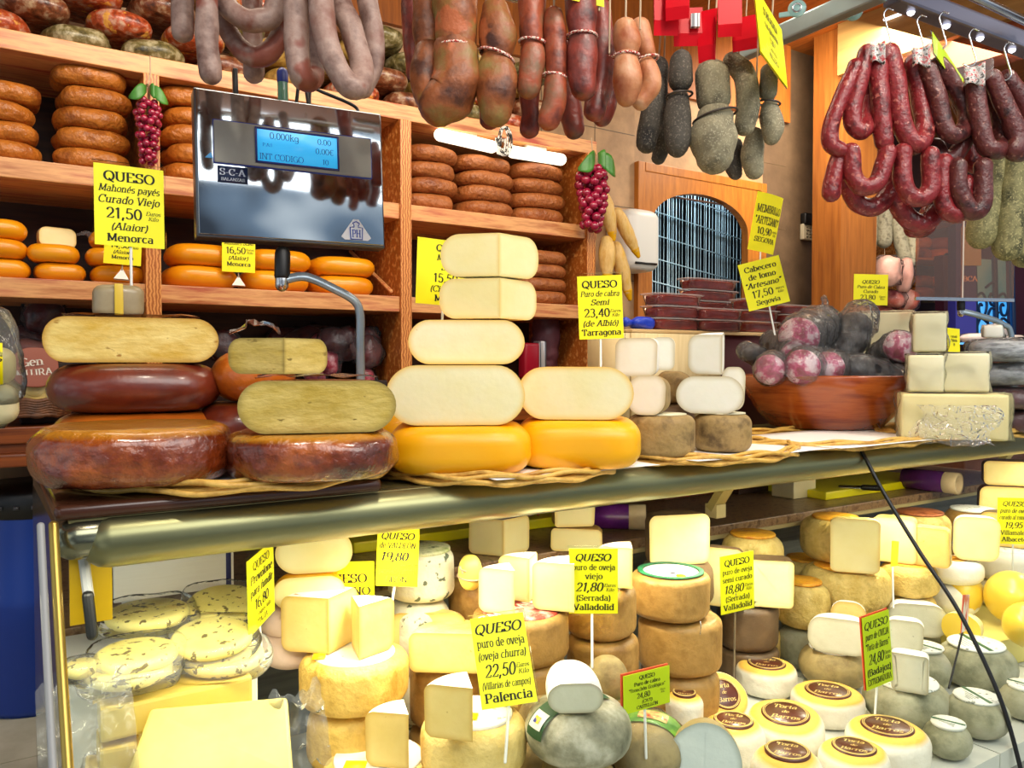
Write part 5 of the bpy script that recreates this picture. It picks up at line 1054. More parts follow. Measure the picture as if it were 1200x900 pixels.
# red folded tags
for k, (u0, u1, v0, v1, dz, rz_) in enumerate([(765, 793, -12, 40, 0, .2), (781, 808, -20, 22, -.03, -.1), (789, 822, 10, 53, .03, .15), (820, 840, 12, 70, .02, -.3), (841, 868, 0, 42, -.03, .1), (860, 888, 20, 58, .03, -.2)]):
    d = 1.72 + dz; a = PD((u0 + u1) / 2, v1, d); w = (u1 - u0) / 2 / F * d; h = (v1 - v0) / F * d
    t = thing('hanging_tag', ['leftmost glossy red folded tag above the dark sausages', 'red folded tag at the top, second from the left', 'red tag with a white barcode panel, third from the left', 'narrow dark red tag in the middle of the tags', 'front glossy red tag above the largest grey sausage', 'rightmost red tag beside the slanting yellow card'][k], 'tag', a, -az(a) + rz_, 'red folded tags')
    sd = sheet(1, 8, lambda i, j: Vector(((i - .5) * 2 * w, -.010 * (1 - abs(2 * j - 1)) - (.008 if j < .5 else 0), h * abs(2 * j - 1) * (1 if j > .5 else .96)))); obj('folded_card', solidify(sd, .0012), RED, t, smooth=False)
    if k == 2: obj('barcode_panel', bx(w * .1, w * .7, -.03, -.019, h * .35, h * .7), M('barcode', '#e8e8ec', '#6a6a70', scale=220, contrast=.03, rough=.5, stretch=(1, 0, 0)), t, smooth=False)
    obj('loop_string', tb([(0, .0, h), (.002, 0, h + .06), (0, 0, h + .2)], .0015, seg=5), STRING, t)
sign('long yellow card slanting down above the dusty sausages', (892, 60), (923, 103), (884, -18), 1.56, [('SOBRASADA', 1.1, 0, 'b'), ('con pimentón', 1, 0, 'b'), ('13,80 €', 1, 0, ''), ('Euros Kilo', .7, 0, ''), ('MALLORCA', .8, 0, '')], sleeve=True)
sign('yellow card cut by the top edge above the thick sausages', (658, -3), (708, 8), (657, -70), 1.55, [('SOBRASADA', 1, 0, 'b'), ('12,50|Euros|Kilo', 1.3, 0, '')], db=1.6)
# chorizos
CHO = [M('chorizo_red', '#4a0e12', '#86262a', '#6a181c', scale=26, rough=.3, bump=.35, bscale=90, spots='#a85a50', spot_scale=70, spot_at=.62), M('chorizo_dark', '#2a1012', '#5a2624', '#431a1a', scale=24, rough=.35, bump=.35, bscale=90, spots='#8a5a50', spot_scale=70, spot_at=.64)]
CH = [([(1003, 78), (988, 110), (974, 146), (974, 168), (985, 176)], 9.5, 0), ([(1016, 62), (1006, 95), (999, 128), (1001, 147), (1011, 153), (1017, 138, .03), (1020, 105, .04), (1027, 70, .03)], 10.5, 0), ([(1030, 78), (1031, 118), (1034, 150), (1036, 166)], 11, 0), ([(1043, 62), (1050, 95), (1055, 135), (1064, 160), (1076, 168), (1084, 150, .02), (1078, 110, .03), (1071, 75, .02)], 11.5, 0), ([(1074, 72, .05), (1090, 110, .04), (1086, 150, .04), (1072, 172, .05)], 10, 0), ([(1086, 80), (1098, 112), (1106, 146), (1117, 158), (1131, 150, .03), (1132, 126, .04), (1116, 98, .04), (1100, 76, .03)], 10.5, 1), ([(1108, 84, .06), (1125, 118, .06), (1134, 150, .06), (1120, 182, .05), (1104, 186, .05), (1096, 172, .06)], 10.5, 1), ([(1142, 98), (1146, 128), (1153, 165), (1164, 176), (1176, 168, .03), (1170, 130, .05), (1155, 95, .04)], 11, 1), ([(1163, 92), (1180, 128), (1192, 162), (1188, 178), (1202, 172, .03), (1204, 130, .05), (1180, 92, .05)], 11, 1), ([(1132, 150, .1), (1138, 180, .1), (1143, 193, .1)], 11, 0),
      ([(986, 180, .02), (976, 210, .02), (974, 226, .02)], 11, 0), ([(997, 178), (1000, 206), (1011, 219), (1027, 214), (1037, 190), (1040, 178)], 10.5, 0), ([(992, 205, .08), (1005, 238, .08), (1030, 240, .08), (1046, 215, .08), (1050, 185, .08)], 11.5, 0), ([(1058, 178), (1058, 212), (1066, 228), (1080, 232), (1091, 218), (1090, 182)], 10.5, 0), ([(1048, 200, .08), (1056, 245, .08), (1078, 262, .08), (1098, 245, .08), (1104, 205, .08)], 12, 0), ([(1106, 190, .02), (1104, 225, .02), (1111, 248, .02), (1126, 248, .02), (1133, 215, .03)], 10.5, 0), ([(1122, 195), (1124, 224), (1138, 247), (1151, 238), (1152, 195)], 10.5, 1), ([(1088, 250, .14), (1085, 266, .14), (1070, 268, .14)], 11, 0)]
cl = ['leftmost red chorizo loop of the upper ring', 'second red chorizo loop from the left in the upper ring', 'straight red chorizo end at the front of the upper ring', 'widest red chorizo loop of the upper ring', 'red chorizo squeezed behind the widest loop of the upper ring', 'dark chorizo loop under the edgeways green card', 'dark chorizo loop behind the one under the green card', 'dark chorizo loop left of the right edge', 'dark chorizo loop cut by the right edge', 'red chorizo end between the two rings at the right', 'leftmost chorizo of the lower ring', 'small front chorizo loop of the lower ring at the left', 'wide chorizo loop behind the small front one in the lower ring', 'narrow front chorizo loop in the middle of the lower ring', 'lowest chorizo loop of all, behind the narrow one', 'chorizo loop in the lower ring left of the last loop', 'last front chorizo loop at the right of the lower ring', 'chorizo tip at the very bottom of the lower ring']
DC = 2.1
for lab, (p, r, k) in zip(cl, CH): hang(lab, [(p, r)], DC, CHO[k], group='looped red chorizos', name='chorizo', amp=.003, seg=14)
SAL = M('olive_salami_casing', '#3a3a20', '#8a8458', '#5a5634', scale=16, rough=.75, bump=.3, spots='#a09868', spot_scale=180, spot_at=.56)
for k, (p, r) in enumerate([([(1172, 150), (1162, 200), (1150, 275)], 17), ([(1190, 160, -.02), (1185, 220, -.02), (1181, 290, -.02)], 16), ([(1206, 170, .03), (1204, 230, .03), (1200, 300, .03)], 14)]):
    hang(['long olive grey salami at the left of the right edge bunch', 'long olive grey salami hanging lowest at the right edge', 'long salami cut by the right edge of the picture'][k], [(p, r)], 2.3, SAL, group='long olive grey salamis', name='salami', amp=.004, strings=[[(p[0][0], p[0][1]), (p[0][0], p[0][1] - 60)]])
# hooks, labels on the chorizos
def hook(label, u, v, d, s=1.0):
    c = PD(u, v, d); t = thing('steel_hook', label, 'hook', c, -az(c), 'steel meat hooks'); q = .03 * s
    obj('wire', tb([(-q * .5, 0, -q * .6), (0, 0, -q * .9), (q * .45, 0, -q * .5), (q * .25, 0, q * .4), (0, 0, q * 1.4), (-q * .1, 0, q * 1.9), (q * .2, 0, q * 2.3), (q * .6, 0, q * 2.1)], .0022, seg=8), STEEL, t)
for lab, u, v in (('steel hook above the left chorizo ring', 1037, 42), ('steel hook above the middle chorizos', 1076, 50), ('thin steel hook at the top of the green card', 1102, 46), ('steel hook right of the green card', 1137, 66), ('rightmost steel hook above the dark chorizos', 1178, 82)): hook(lab, u, v, DC + .02)
LBL = M('printed_label', '#c0202c', '#d8d8d4', '#30201e', scale=110, rough=.4, contrast=.1)
for k, (u, v, s) in enumerate([(1029, 62, 1), (1080, 66, 1.2), (1142, 88, 1.4)]):
    c = PD(u, v, DC - .03); t = thing('sausage_label', ['red and white paper label on the left chorizo ring', 'red and white label in clear film on the middle chorizos', 'crumpled red and white label on the right dark chorizos'][k], 'label', c, -az(c))
    obj('paper', solidify(sheet(6, 6, lambda i, j: Vector(((i - .5) * .034 * s, -.006 * sin(6 * i), (j - .5) * .05 + .006 * sin(5 * i + 3 * j)))), .001), LBL, t)
    obj('film', sheet(6, 6, lambda i, j: Vector(((i - .5) * .06 * s, -.008 - .006 * sin(9 * i), (j - .3) * .05 + .01 * sin(7 * i + 3 * j)))), FILM2, t)
sign('lime green card seen edgeways between the chorizos', (1095, 62), (1140, 128), (1090, 34), 2.05, [('CHORIZO', 1.1, 0, 'b'), ('ibérico', .9, 0, 'i'), ('14,90|Euros|Kilo', 1.2, 0, '')], db=2.28, card=M('lime_card2', '#b8d020', rough=.5))
# rails and lights at the top right
def bar(name, label, a, b, w, h, mat, cat='rail'):
    D = (b - a); L = D.length; t = obj(name, bx(-w, w, 0, L, -h, h, bev=min(w, h) * .3), mat, None, a, smooth=False); t.rotation_euler = D.to_track_quat('Y', 'Z').to_euler(); return tag(t, label, cat)
bar('aluminium_rail', 'grey aluminium rail running up to the top edge beside the yellow card', PD(868, 62, 2.7), PD(1035, -12, 2.2), .02, .028, ALU)
t = bar('light_fixture', 'grey strip light with small bright lamps at the top right', PD(1045, -6, 2.25), PD(1225, 62, 2.55), .03, .026, M('fixture_grey', '#7a7a8c', rough=.3, metal=.6), 'lamp')
for k in range(5): obj('lamp', lathe(bmesh.new(), [(0, -.012), (.009, -.006), (.011, 0), (0, .004)], 20, Matrix.Translation((.0, .08 + k * .15, -.028))), M('fixture_glow', '#f4f6ff', emit=2), t)
for k, (u, v) in enumerate([(934, 10), (1000, 14)]):
    c = PD(u, v, 2.35); t = thing('glass_clip', ['round clear clip on the rail next to the yellow card', 'clear glass clip on the rail right of the round one'][k], 'clip', c, -az(c))
    obj('disc', lathe(bmesh.new(), [(0, -.006), (.022, -.006), (.026, 0), (.022, .006), (0, .006)], 28, Matrix.Rotation(pi / 2, 4, 'X')), M('clip_glass', '#a8d8d0', rough=.1, alpha=.7), t); obj('bracket', bx(-.05, 0, -.004, .004, -.02, -.006, bev=.002), M('clip_glass', '#a8d8d0'), t); obj('ring', lathe(bmesh.new(), [(.010, -.008), (.014, -.008), (.014, .008), (.010, .008), (.010, -.008)], 24, Matrix.Rotation(pi / 2, 4, 'X')), STEEL, t)
tag(obj('strip_lamp', bx(-.05, .05, -.012, .012, -.006, .006, bev=.003), M('fixture_glow', '#f4f6ff', emit=2), None, PX(1046, 20, cx0 - .056), (0, 0, pi / 2), smooth=False), 'short bright strip lamp on the beam above the chorizos', 'lamp')
rail(.1, .99, PD(340, -62, DS).y + .0, 1.5 + (425 + 62) / 950 * DS + .03)
rail(1.0, 1.72, 1.35, 1.5 + (425 + 66) / 950 * 1.68 + .09)
rail(1.85, 2.6, PD(1090, 0, DC).y, 1.5 + 425 / 950 * DC + .06)
# =================================================================== INSIDE THE CASE
PRT = M('printed_paper', '#f6f2e6', '#fbf8ee', scale=10, rough=.6, spots='#c07a5a', spot_scale=32, spot_at=.66)
PRTG = M('grey_printed_paper', '#e6e6dc', '#f2f2ea', scale=10, rough=.6, spots='#8a8e84', spot_scale=60, spot_at=.62)
GOLDT = M('gold_print', '#e6c878', rough=.4); BRLAB = M('brown_label', '#4a1c10', '#5c2616', scale=12, rough=.35, coat=.3); ORLAB = M('orange_label', '#e8981c', '#f0b030', '#c8761a', scale=26, rough=.5)
WH = 'whole cheese wheels in the case'
def cw(label, u0, u1, v0, v1, d, mat, z=None, zt=None, n=2.15, m=4.5, amp=.004, lab=None, labf=.6, name='whole_cheese', group=None, labname='label'):
    """wheel with its centre at distance d; v0 = near top edge, v1 = near foot"""
    uc = (u0 + u1) / 2; r = (u1 - u0) / 2 / F * d; q = PD(uc, 450, d); fd = d - r * .93
    zb = z if z is not None else ZD(uc, v1, fd); top = zt if zt is not None else ZD(uc, v0, fd)
    o = obj(name, wheel(r, r, top - zb, n=n, m=m, amp=amp, ns=14, seed=u0 * .7 + v0), mat, None, (q.x, q.y, zb), (0, 0, u0 * .1)); tag(o, label, 'cheese', group)
    if lab: obj(labname, lathe(bmesh.new(), [(0, .0036), (r * labf * .97, .0032), (r * labf, .001), (r * labf, -.004), (0, -.004)], 32), lab, o, (0, 0, top - zb))
    return o, top + .002, r, zb
def under(label, u0, u1, d, zt, mat, k=1, m=4.5, group=None):
    """hidden or half hidden wheels carrying a pile, from the deck up to zt"""
    r = (u1 - u0) / 2 / F * d; q = PD((u0 + u1) / 2, 450, d); h = (zt - ZD_) / k
    for i in range(k):
        o = obj('whole_cheese', wheel(r * .97, r * .97, h, m=m, amp=.004, seed=u0 + i), mat, None, (q.x, q.y, ZD_ + i * h)); tag(o, (f'{label}' if k == 1 else f'{label}, {"bottom" if i == 0 else "upper" if i == k - 1 else ORD[i] + " up"} one'), 'cheese', group)
def prism(name, label, top, h, mat, bev=.006, cat='cheese', group=None, wrap=False):
    """block given by the corners of its flat top as 3D points"""
    c = sum(top, Vector()) / len(top); bm = bmesh.new()
    t_ = [bm.verts.new(p - c) for p in top]; b_ = [bm.verts.new(p - c - Vector((0, 0, h))) for p in top]; n = len(top)
    bm.faces.new(t_); bm.faces.new(b_[::-1])
    for i in range(n): bm.faces.new((t_[i], b_[i], b_[(i + 1) % n], t_[(i + 1) % n]))
    bmesh.ops.recalc_face_normals(bm, faces=bm.faces)
    if bev: bmesh.ops.bevel(bm, geom=bm.edges[:], offset=bev, segments=2, affect='EDGES', profile=.6)
    if not wrap: return tag(obj(name, bm, mat, None, c, smooth=False), label, cat, group)
    t = thing(name, label, cat, c, 0, group); w = bm.copy(); obj('cheese', bm, mat, t, smooth=False)
    bmesh.ops.subdivide_edges(w, edges=w.edges[:], cuts=3, use_grid_fill=True)
    for v in w.verts: v.co += v.co.normalized() * (.004 + .006 * abs(nz(v.co, 30, 3)))
    obj('film_wrap', w, FILM, t); return t
# --- left: packed provolone rounds with herbs
P_HERB = M('herbed_cheese', '#e6d46e', '#f0e48e', scale=9, rough=.4, spots='#6e5e28', spot_scale=75, spot_at=.6, sss=.1)
def herb(label, u, v, wpx, y, tilt=0, k=0):
    c = PY(u, v, y); d = c.dot(FW) - EYE.dot(FW); r = wpx / 2 / F * d
    t = thing('packed_cheese', label, 'cheese', c, -az(c), 'herbed cheese rounds in bags'); t.rotation_euler[0] = radians(tilt)
    b = wheel(r, r * .92, .024, m=2.6, amp=.003, seed=u); obj('cheese', b, P_HERB, t, (0, 0, -.022))
    b = wheel(r * 1.2, r * 1.1, .038, n=3.2, m=2.2, amp=.009, ns=24, seed=v, seg=40); obj('clear_bag', b, FILM2 if k else FILM, t, (0, 0, -.029))
herb('herbed pale cheese round in a clear bag, back left one under the white board', 174, 714, 92, 1.60, 4)
herb('herbed pale cheese round in a clear bag, back right one beside the slanting card', 262, 703, 84, 1.60, 14)
herb('herbed pale cheese round in a clear bag, front left one', 160, 762, 94, 1.47, 4)
herb('herbed pale cheese round in a clear bag, front right one', 248, 742, 92, 1.49, 12)
herb('bagged cheese round at the bottom left, below the herbed front left one', 152, 779, 94, 1.46, 3, 1)
herb('bagged cheese round at the bottom right, below the herbed front right one', 262, 764, 92, 1.48, 6, 1)
herb('bagged cheese round pressed against the left end glass', 96, 776, 40, 1.47, 3, 1)
YB = M('yellow_cheese_block', '#e2c04e', '#ead070', scale=4, rough=.4, sss=.1); YB2 = M('pale_yellow_block', '#e6cc66', '#eedb88', scale=4, rough=.4, sss=.1)
prism('cheese_block', 'long yellow cheese wedge lying in front of the bagged rounds', [PZ(112, 799, .955), PZ(288, 779, .955), PZ(296, 793, .955), PZ(117, 832, .955)], .055, YB, group=None)
prism('cheese_block', 'flat yellow slab at the left, under the long yellow wedge', [PZ(112, 848, .89), PZ(168, 840, .89), PZ(160, 872, .89), PZ(116, 880, .89)], .06, YB)
prism('cheese_block', 'big pale yellow cheese block at the front left corner of the picture', [PZ(176, 830, .945), PZ(337, 816, .945), PZ(344, 908, .882), PZ(146, 912, .882)], .078, YB2)
prism('cheese_block', 'yellow cheese block in crumpled film left of the big front block', [PZ(100, 884, .85), PZ(138, 880, .85), PZ(134, 908, .85), PZ(98, 912, .85)], .045, YB, wrap=True)
c = PD(85, 880, 1.2); b = sheet(14, 14, lambda i, j: Vector(((i - .5) * .13, (j - .5) * .08 + .02 * nz((i * 4, j * 4, 3), 1), .12 * j + .03 * nz((i * 5, j * 5, 0), 1)))); tag(obj('plastic_film', b, FILMG, None, (c.x + .02, c.y, .89)), 'crumpled clear plastic film at the left end glass', 'film')
c = PD(352, 868, 1.34); b = sheet(14, 14, lambda i, j: Vector(((i - .5) * .09, (j - .5) * .05 + .02 * nz((i * 4, j * 4, 3), 1), .11 * j + .03 * nz((i * 5, j * 5, 0), 1)))); tag(obj('plastic_film', b, FILMG, None, (c.x, c.y, .84)), 'crumpled clear film between the big front block and the labelled wheels', 'film')
# white board on the ledge
x0, x1 = PY(133, 670, 1.75).x, PY(274, 660, 1.75).x; zt = ZY(150, 648, 1.75)
t = thing('white_board', 'white flat board with a navy stripe at its right end, standing under the canopy', 'board', (x0, 1.75, LEDZ + .001)); obj('board', bx(0, x1 - x0, 0, .012, 0.03, zt - LEDZ, bev=.002), M('board_cream', '#efe8da', '#f4eee2', scale=8, rough=.6, stretch=(1, 1, 20)), t); obj('stripe', bx((x1 - x0) * .93, (x1 - x0) * .975, -.001, .0, .03, zt - LEDZ - .002), M('navy_stripe', '#2e2e62', rough=.6), t)
obj('foot', bx(0.02, .05, 0, .05, 0, .03), WHITEP, t); obj('foot', bx(x1 - x0 - .06, x1 - x0 - .03, 0, .05, 0, .03), WHITEP, t)
# pink wrapped wheels and pale halves
cw('pink paper wrapped wheel, lower of two left of the labelled straw wheel', 303, 374, 748, 790, 1.66, R_PINK, z=ZR, m=3, amp=.006)
cw('pink paper wrapped wheel, upper of two behind the tall wedge', 302, 372, 706, 748, 1.66, R_PINK, m=3, amp=.006, z=.945, zt=1.005)
half('pale halved cheese, lower of two behind the slanting yellow card', 322, 404, 670, 708, 1.63, R_GOLD, P_PALE, z=1.006, zt=1.07, depth=.09, m=2.5)
half('pale halved cheese, upper of two below the canopy at the left', 324, 413, 622, 668, 1.65, R_GOLD, P_PALE, z=1.072, zt=ZD(370, 623, 1.65), depth=.1, n=3, m=2.6)
# wheel A with two wedges
o, za1, r, zb = cw('straw yellow wheel with a printed label, carrying two tall wedges', 352, 475, 789, 850, 1.6, R_MANCH, lab=PRT, labf=.78, m=5)
under('straw yellow wheel under the labelled one that carries two wedges', 356, 470, 1.6, zb - .002, R_MANCH, 2)
wedge('widest tall wedge with two cut sides on the straw wheel', 385, 703, 768, 1.585, .1, -66, 36, z=za1 + .004, rind=R_MANCH, paste=P_TAN, topmat=PRT, h=.11)
wedge('narrow tall wedge on the straw wheel, right of the widest one', 421, 713, 776, 1.555, .09, -10, 50, z=za1 + .004, rind=R_MANCH, paste=P_TAN, topmat=PRT, h=.103)
sb = obj('yellow_sticker', bx(-.018, .018, -.012, .012, .0037, .0045), YCARD, o, (.055, -.045, za1 - zb), (0, 0, .5))
# wheel B
o, zB, r, zb = cw('straw wheel with printed label at the bottom edge, carrying one wedge', 376, 507, 920, 990, 1.5, R_CHUR, z=ZD_ + .06, zt=.762, lab=PRT, labf=.8, m=5)
under('low straw wheel under the one at the bottom edge', 380, 503, 1.5, ZD_ + .058, R_MANCH)
obj('yellow_sticker', bx(-.02, .02, -.014, .014, .0037, .0045), YCARD, o, (-.05, -.02, zB - zb), (0, 0, -.5))
wedge('tall wedge on the straw wheel at the bottom edge, left of the Palencia card', 479, 839, 905, 1.46, .082, -72, -8, z=zB + .004, rind=R_CHUR, paste=P_TAN, topmat=PRT, h=.1)
# leaf wrapped blue cheese
o, zv, r, zb = cw('tall leaf wrapped blue cheese behind the LEÓN card', 454, 531, 652, 712, 1.78, R_BLUE, m=6, amp=.004, lab=M('leafy_top', '#8a9a5a', '#c8c8a0', '#4e5a3c', scale=30, rough=.7), labf=.9, labname='leaf_top')
under('pale wrapped wheel stacked below the leaf wrapped blue cheese', 450, 528, 1.78, zb - .002, R_BLUE, 3)
# dark wheel with a small yellow ball cheese
under('tan wheel of the pile left of the label wheel with three wedges', 524, 604, 1.84, 1.012, R_ZAM, 4)
c = PD(551, 690, 1.74); t = thing('ball_cheese', 'small smooth yellow ball cheese tied with string, left of the three wedges', 'cheese', (c.x, c.y, 1.013)); obj('cheese', wheel(.026, .026, .075, m=2.3, n=2), M('smooth_yellow', '#f2d24a', '#f6de6a', scale=4, rough=.35, sss=.1), t); obj('string', tb([(.0265 * cos(a), .0265 * sin(a), .03 + .004 * sin(a)) for a in [2 * pi * k / 16 for k in range(17)]] + [(-.03, -.02, .05), (-.036, -.02, .06), (-.03, -.02, .044)], .002, seg=6), STRING, t)
# wheel C, three wedges
LABR = M('red_black_label', '#e8dcc8', '#c03a2c', '#2a1c18', scale=16, rough=.5)
o, zC, r, zb = cw('tan wheel with a red and black label carrying three pale wedges', 555, 666, 732, 790, 1.7, R_ZAM, lab=LABR, labf=.85, m=7)
bm = bmesh.new(); write(bm, 'ZAMORANO', 0, 0, r * .3, bold=.03); bmesh.ops.rotate(bm, verts=bm.verts, cent=(0, 0, 0), matrix=Matrix.Rotation(-pi / 2, 3, 'X')); obj('lettering', bm, M('label_white', '#f2ece0'), o, (0, -r * .3, zC - zb + .0045), (0, 0, .3 - 55.5), smooth=False)
under('tan wheel stacked below the red and black labelled wheel', 556, 665, 1.7, zb - .002, R_ZAM, 3, m=7)
wedge('front left pale wedge on the red and black labelled wheel', 603, 668, 721, 1.645, .08, -68, -10, z=zC + .004, rind=R_ZAM, paste=P_PALE, topmat=PRT, h=.092)
wedge('narrow pale wedge behind the front left one on the labelled wheel', 620, 652, 705, 1.735, .075, -62, 14, z=zC + .004, rind=R_ZAM, paste=P_PALE, topmat=PRT, h=.095)
wedge('right pale wedge on the red and black labelled wheel, beside the 21,80 card', 673, 656, 716, 1.665, .09, -77, -6, z=zC + .004, rind=R_ZAM, paste=P_PALE, topmat=PRT, h=.1)
wedge('pale wedge with a purple label on the rear ledge below the golden stack', 590, 617, 658, 2.1, .1, -66, 44, z=LEDZ + .002, rind=R_ZAM, paste=P_PALE, topmat=M('purple_label', '#e8e0e4', '#8a5a86', scale=30, rough=.5), h=.095)
# big half behind the Palencia card
under('tan wheel in the pile carrying the big halved cheese', 476, 590, 1.75, .862, R_ZAM, 2, m=6)
half('big halved cheese with a printed top, cut side forward, left of the Palencia card', 480, 578, 742, 813, 1.66, R_CHUR, P_TAN, z=.865, depth=.11, n=2.2, m=7, rot=-8)
half('second halved cheese behind the big one, showing at its left', 456, 545, 718, 790, 1.735, R_CHUR, P_TAN, z=.865, depth=.05, n=2.2, m=7, rot=-4)
# wheel D
o, zDd, r, zb = cw('pale gold wheel with printed label in front of the Palencia card', 493, 616, 873, 930, 1.5, R_CHUR, zt=.846, z=.735, lab=PRT, labf=.75, m=4)
under('pale gold wheel below the one in front of the Palencia card', 496, 613, 1.5, .733, R_CHUR, m=4)
obj('yellow_sticker', bx(-.02, .02, -.014, .014, .0037, .0045), YCARD, o, (-.0, -.03, zDd - zb), (0, 0, .3))
wedge('front wedge on the pale gold wheel, left of the Palencia card', 554, 815, 878, 1.385, .088, -73, -8, z=zDd + .004, rind=R_CHUR, paste=P_TAN, topmat=PRT, h=.093)
wedge('wedge behind the Palencia card on the pale gold wheel', 607, 800, 858, 1.525, .075, -72, -2, z=zDd + .004, rind=R_CHUR, paste=P_TAN, topmat=PRT, h=.09)
# stack E
o, zE, r, zb = cw('tan wheel just behind the 21,80 card, top of its pile', 664, 746, 697, 757, 1.79, R_ZAM, lab=PRT, labf=.7, m=7)
under('tan wheel in the pile behind the 21,80 card', 663, 751, 1.79, zb - .002, R_ZAM, 3, m=7)
wedge('pale wedge right behind the 21,80 card on the tan pile', 741, 645, 694, 1.74, .078, -78, -4, z=zE + .004, rind=R_ZAM, paste=P_PALE, topmat=M('grey_mould_top', '#8a8070', '#c8bfa8', scale=24, rough=.7), h=.088)
t, zz = half('low pale cheese piece on the rear ledge under the upright one', 645, 706, 634, 662, 2.16, R_ZAM, P_PALE, z=LEDZ + .001, zt=LEDZ + .062, depth=.09, n=3, m=6, rot=-5)
half('upright square pale cheese piece on the rear ledge under the canopy', 650, 697, 592, 634, 2.17, R_ZAM, P_PALE, z=zz + .001, zt=zz + .1, depth=.08, n=6, m=14, rot=12)
# stack Z
LABZ = M('white_cartoon_label', '#f4f0e6', '#ffffff', scale=8, rough=.5, spots='#3a342c', spot_scale=36, spot_at=.64)
o, zZ, r, zb = cw('tan wheel with white label and green trim, top of the tall middle pile', 742, 832, 683, 734, 1.95, R_ZAM, lab=LABZ, labf=.72, m=8)
obj('green_trim', lathe(bmesh.new(), [(r * .73, .0036), (r * .86, .0036), (r * .86, .001), (r * .73, .001), (r * .73, .0036)], 28), M('green_band', '#12643a', '#3a8a5a', scale=40, rough=.5), o, (0, 0, zZ - zb)).scale = (1, 1, 1)
obj('yellow_seal', lathe(bmesh.new(), [(0, .005), (.012, .0046), (.012, .003), (0, .003)], 18), YCARD, o, (.0, .0, zZ - zb + .0)).location = Matrix.Rotation(-o.rotation_euler.z, 3, 'Z') @ Vector((-.02, -.055, zZ - zb))
o2, zz2, r2, zb2 = cw('tan wheel under the white labelled one, second of the tall middle pile', 750, 846, 735, 800, 1.96, R_ZAM, zt=zb - .006, m=8)
obj('metal_staple', tb([(0, 0, .0), (0, -.004, .02), (0, 0, .03)], .0012, seg=5), STEEL, o2, (.01, -r2, zz2 - zb2 - .02))
under('tan wheel at the bottom of the tall middle pile', 752, 846, 1.96, zb2 - .002, R_ZAM, 1, m=8)
half('large pale quarter with brown rind standing behind the tall middle pile', 762, 831, 603, 662, 2.2, R_ZAMD, P_PALE, depth=.1, n=2.2, m=8, rot=26)
under('brown wheel hidden behind the tall middle pile', 752, 838, 2.26, ZD(796, 662, 2.2) - .001, R_ZAMD, 3)
# stack F
o, zF, r, zb = cw('brown grey wheel under two pale pieces behind the 18,80 card', 843, 913, 716, 770, 2.36, R_ZAMD, lab=PRTG, labf=.7, m=8)
under('brown grey wheel at the bottom, behind the 18,80 card', 843, 915, 2.36, zb - .002, R_ZAMD, 1, m=8)
half('tall pale piece left of the 18,80 card', 820, 869, 642, 716, 2.3, R_ZAMD, P_PALE, z=zF + .004, depth=.05, n=5, m=14, rot=-14)
half('pale square piece right of the 18,80 card', 880, 929, 657, 717, 2.29, R_ZAMD, P_PALE, z=zF + .004, depth=.09, n=5, m=14, rot=5)
# back rows at the right
R_Y2 = M('net_marked_rind', '#b09240', '#dcc070', '#c6a650', scale=16, rough=.55, bump=.55, bscale=95)
def pile(labels, u0, u1, v0, v1, d, mat, lab=None, labf=.7, m=4, mat2=None):
    o, zt, r, zb = cw(labels[0], u0, u1, v0, v1, d, mat, lab=lab, labf=labf, m=m)
    if zb - ZD_ > .03: under(labels[1], u0 + 1, u1 - 1, d, zb - .002, mat2 or mat, max(1, round((zb - ZD_) / .11)), m=m)
    return zt
z_ = pile(('straw wheel with an orange label beside the cream strut', 'straw wheel below the one beside the cream strut'), 849, 918, 633, 690, 2.46, R_Y2, ORLAB, .75)
z_ = pile(('net marked wheel with an orange label left of the grey goat pile', 'grey wheel under the net marked wheel left of the goat pile'), 912, 973, 690, 745, 2.44, R_Y2, ORLAB, .72, mat2=R_GREY)
z_ = pile(('wheel with an orange label half hidden behind two net marked wheels', 'hidden wheel under the half hidden orange labelled one'), 916, 978, 662, 700, 2.74, R_Y2, ORLAB, .75)
z5 = pile(('widest net marked wheel with an orange label, under the pale square wedge', 'net marked wheel below the widest orange labelled one'), 945, 1042, 676, 724, 2.56, R_Y2, ORLAB, .74)
o, z4_, r, zb = cw('net marked wheel with an orange label stacked on the widest one', 943, 1018, 613, 655, 2.62, R_Y2, z=z5 + .004, lab=ORLAB, labf=.7, m=4)
half('pale square wedge leaning before the upper net marked wheel', 975, 1029, 608, 661, 2.46, R_Y2, P_PALE, z=z5 + .004, depth=.05, n=5, m=14, rot=6)
z6 = pile(('net marked wheel with a yellow stain, right of the widest orange labelled wheel', 'net marked wheel below the yellow stained one'), 1036, 1100, 669, 706, 2.60, R_Y2, ORLAB, .7)
half('pale wedge between two others, left of the curved glass joint', 1024, 1071, 607, 655, 2.60, R_Y2, P_PALE, z=z6 + .004, depth=.08, n=5, m=12, rot=-6)
half('pale wedge with rounded edge behind the curved glass joint', 1066, 1110, 606, 656, 2.55, R_Y2, P_TAN, z=z6 + .004, zt=z6 + .125, depth=.07, n=5, m=12, rot=-10)
z7 = pile(('wheel with a brown picture label behind the glass joint', 'wheel hidden under the brown labelled one behind the glass joint'), 1048, 1112, 606, 650, 2.86, R_Y2, M('brown_pic_label', '#6a2a12', '#b86a3a', '#8a3a1a', scale=24, rough=.5), .8)
z8 = pile(('white paper wrapped wheel right of the glass joint', 'white paper wrapped wheel at the bottom right of the glass joint'), 1092, 1152, 663, 690, 2.66, R_WHITE, ORLAB, .45, m=3.4)
z9 = pile(('brown rind wheel behind the white topped wedge', 'brown wheel below the one behind the white topped wedge'), 1112, 1172, 602, 645, 2.95, R_ZAM, PRTG, .8)
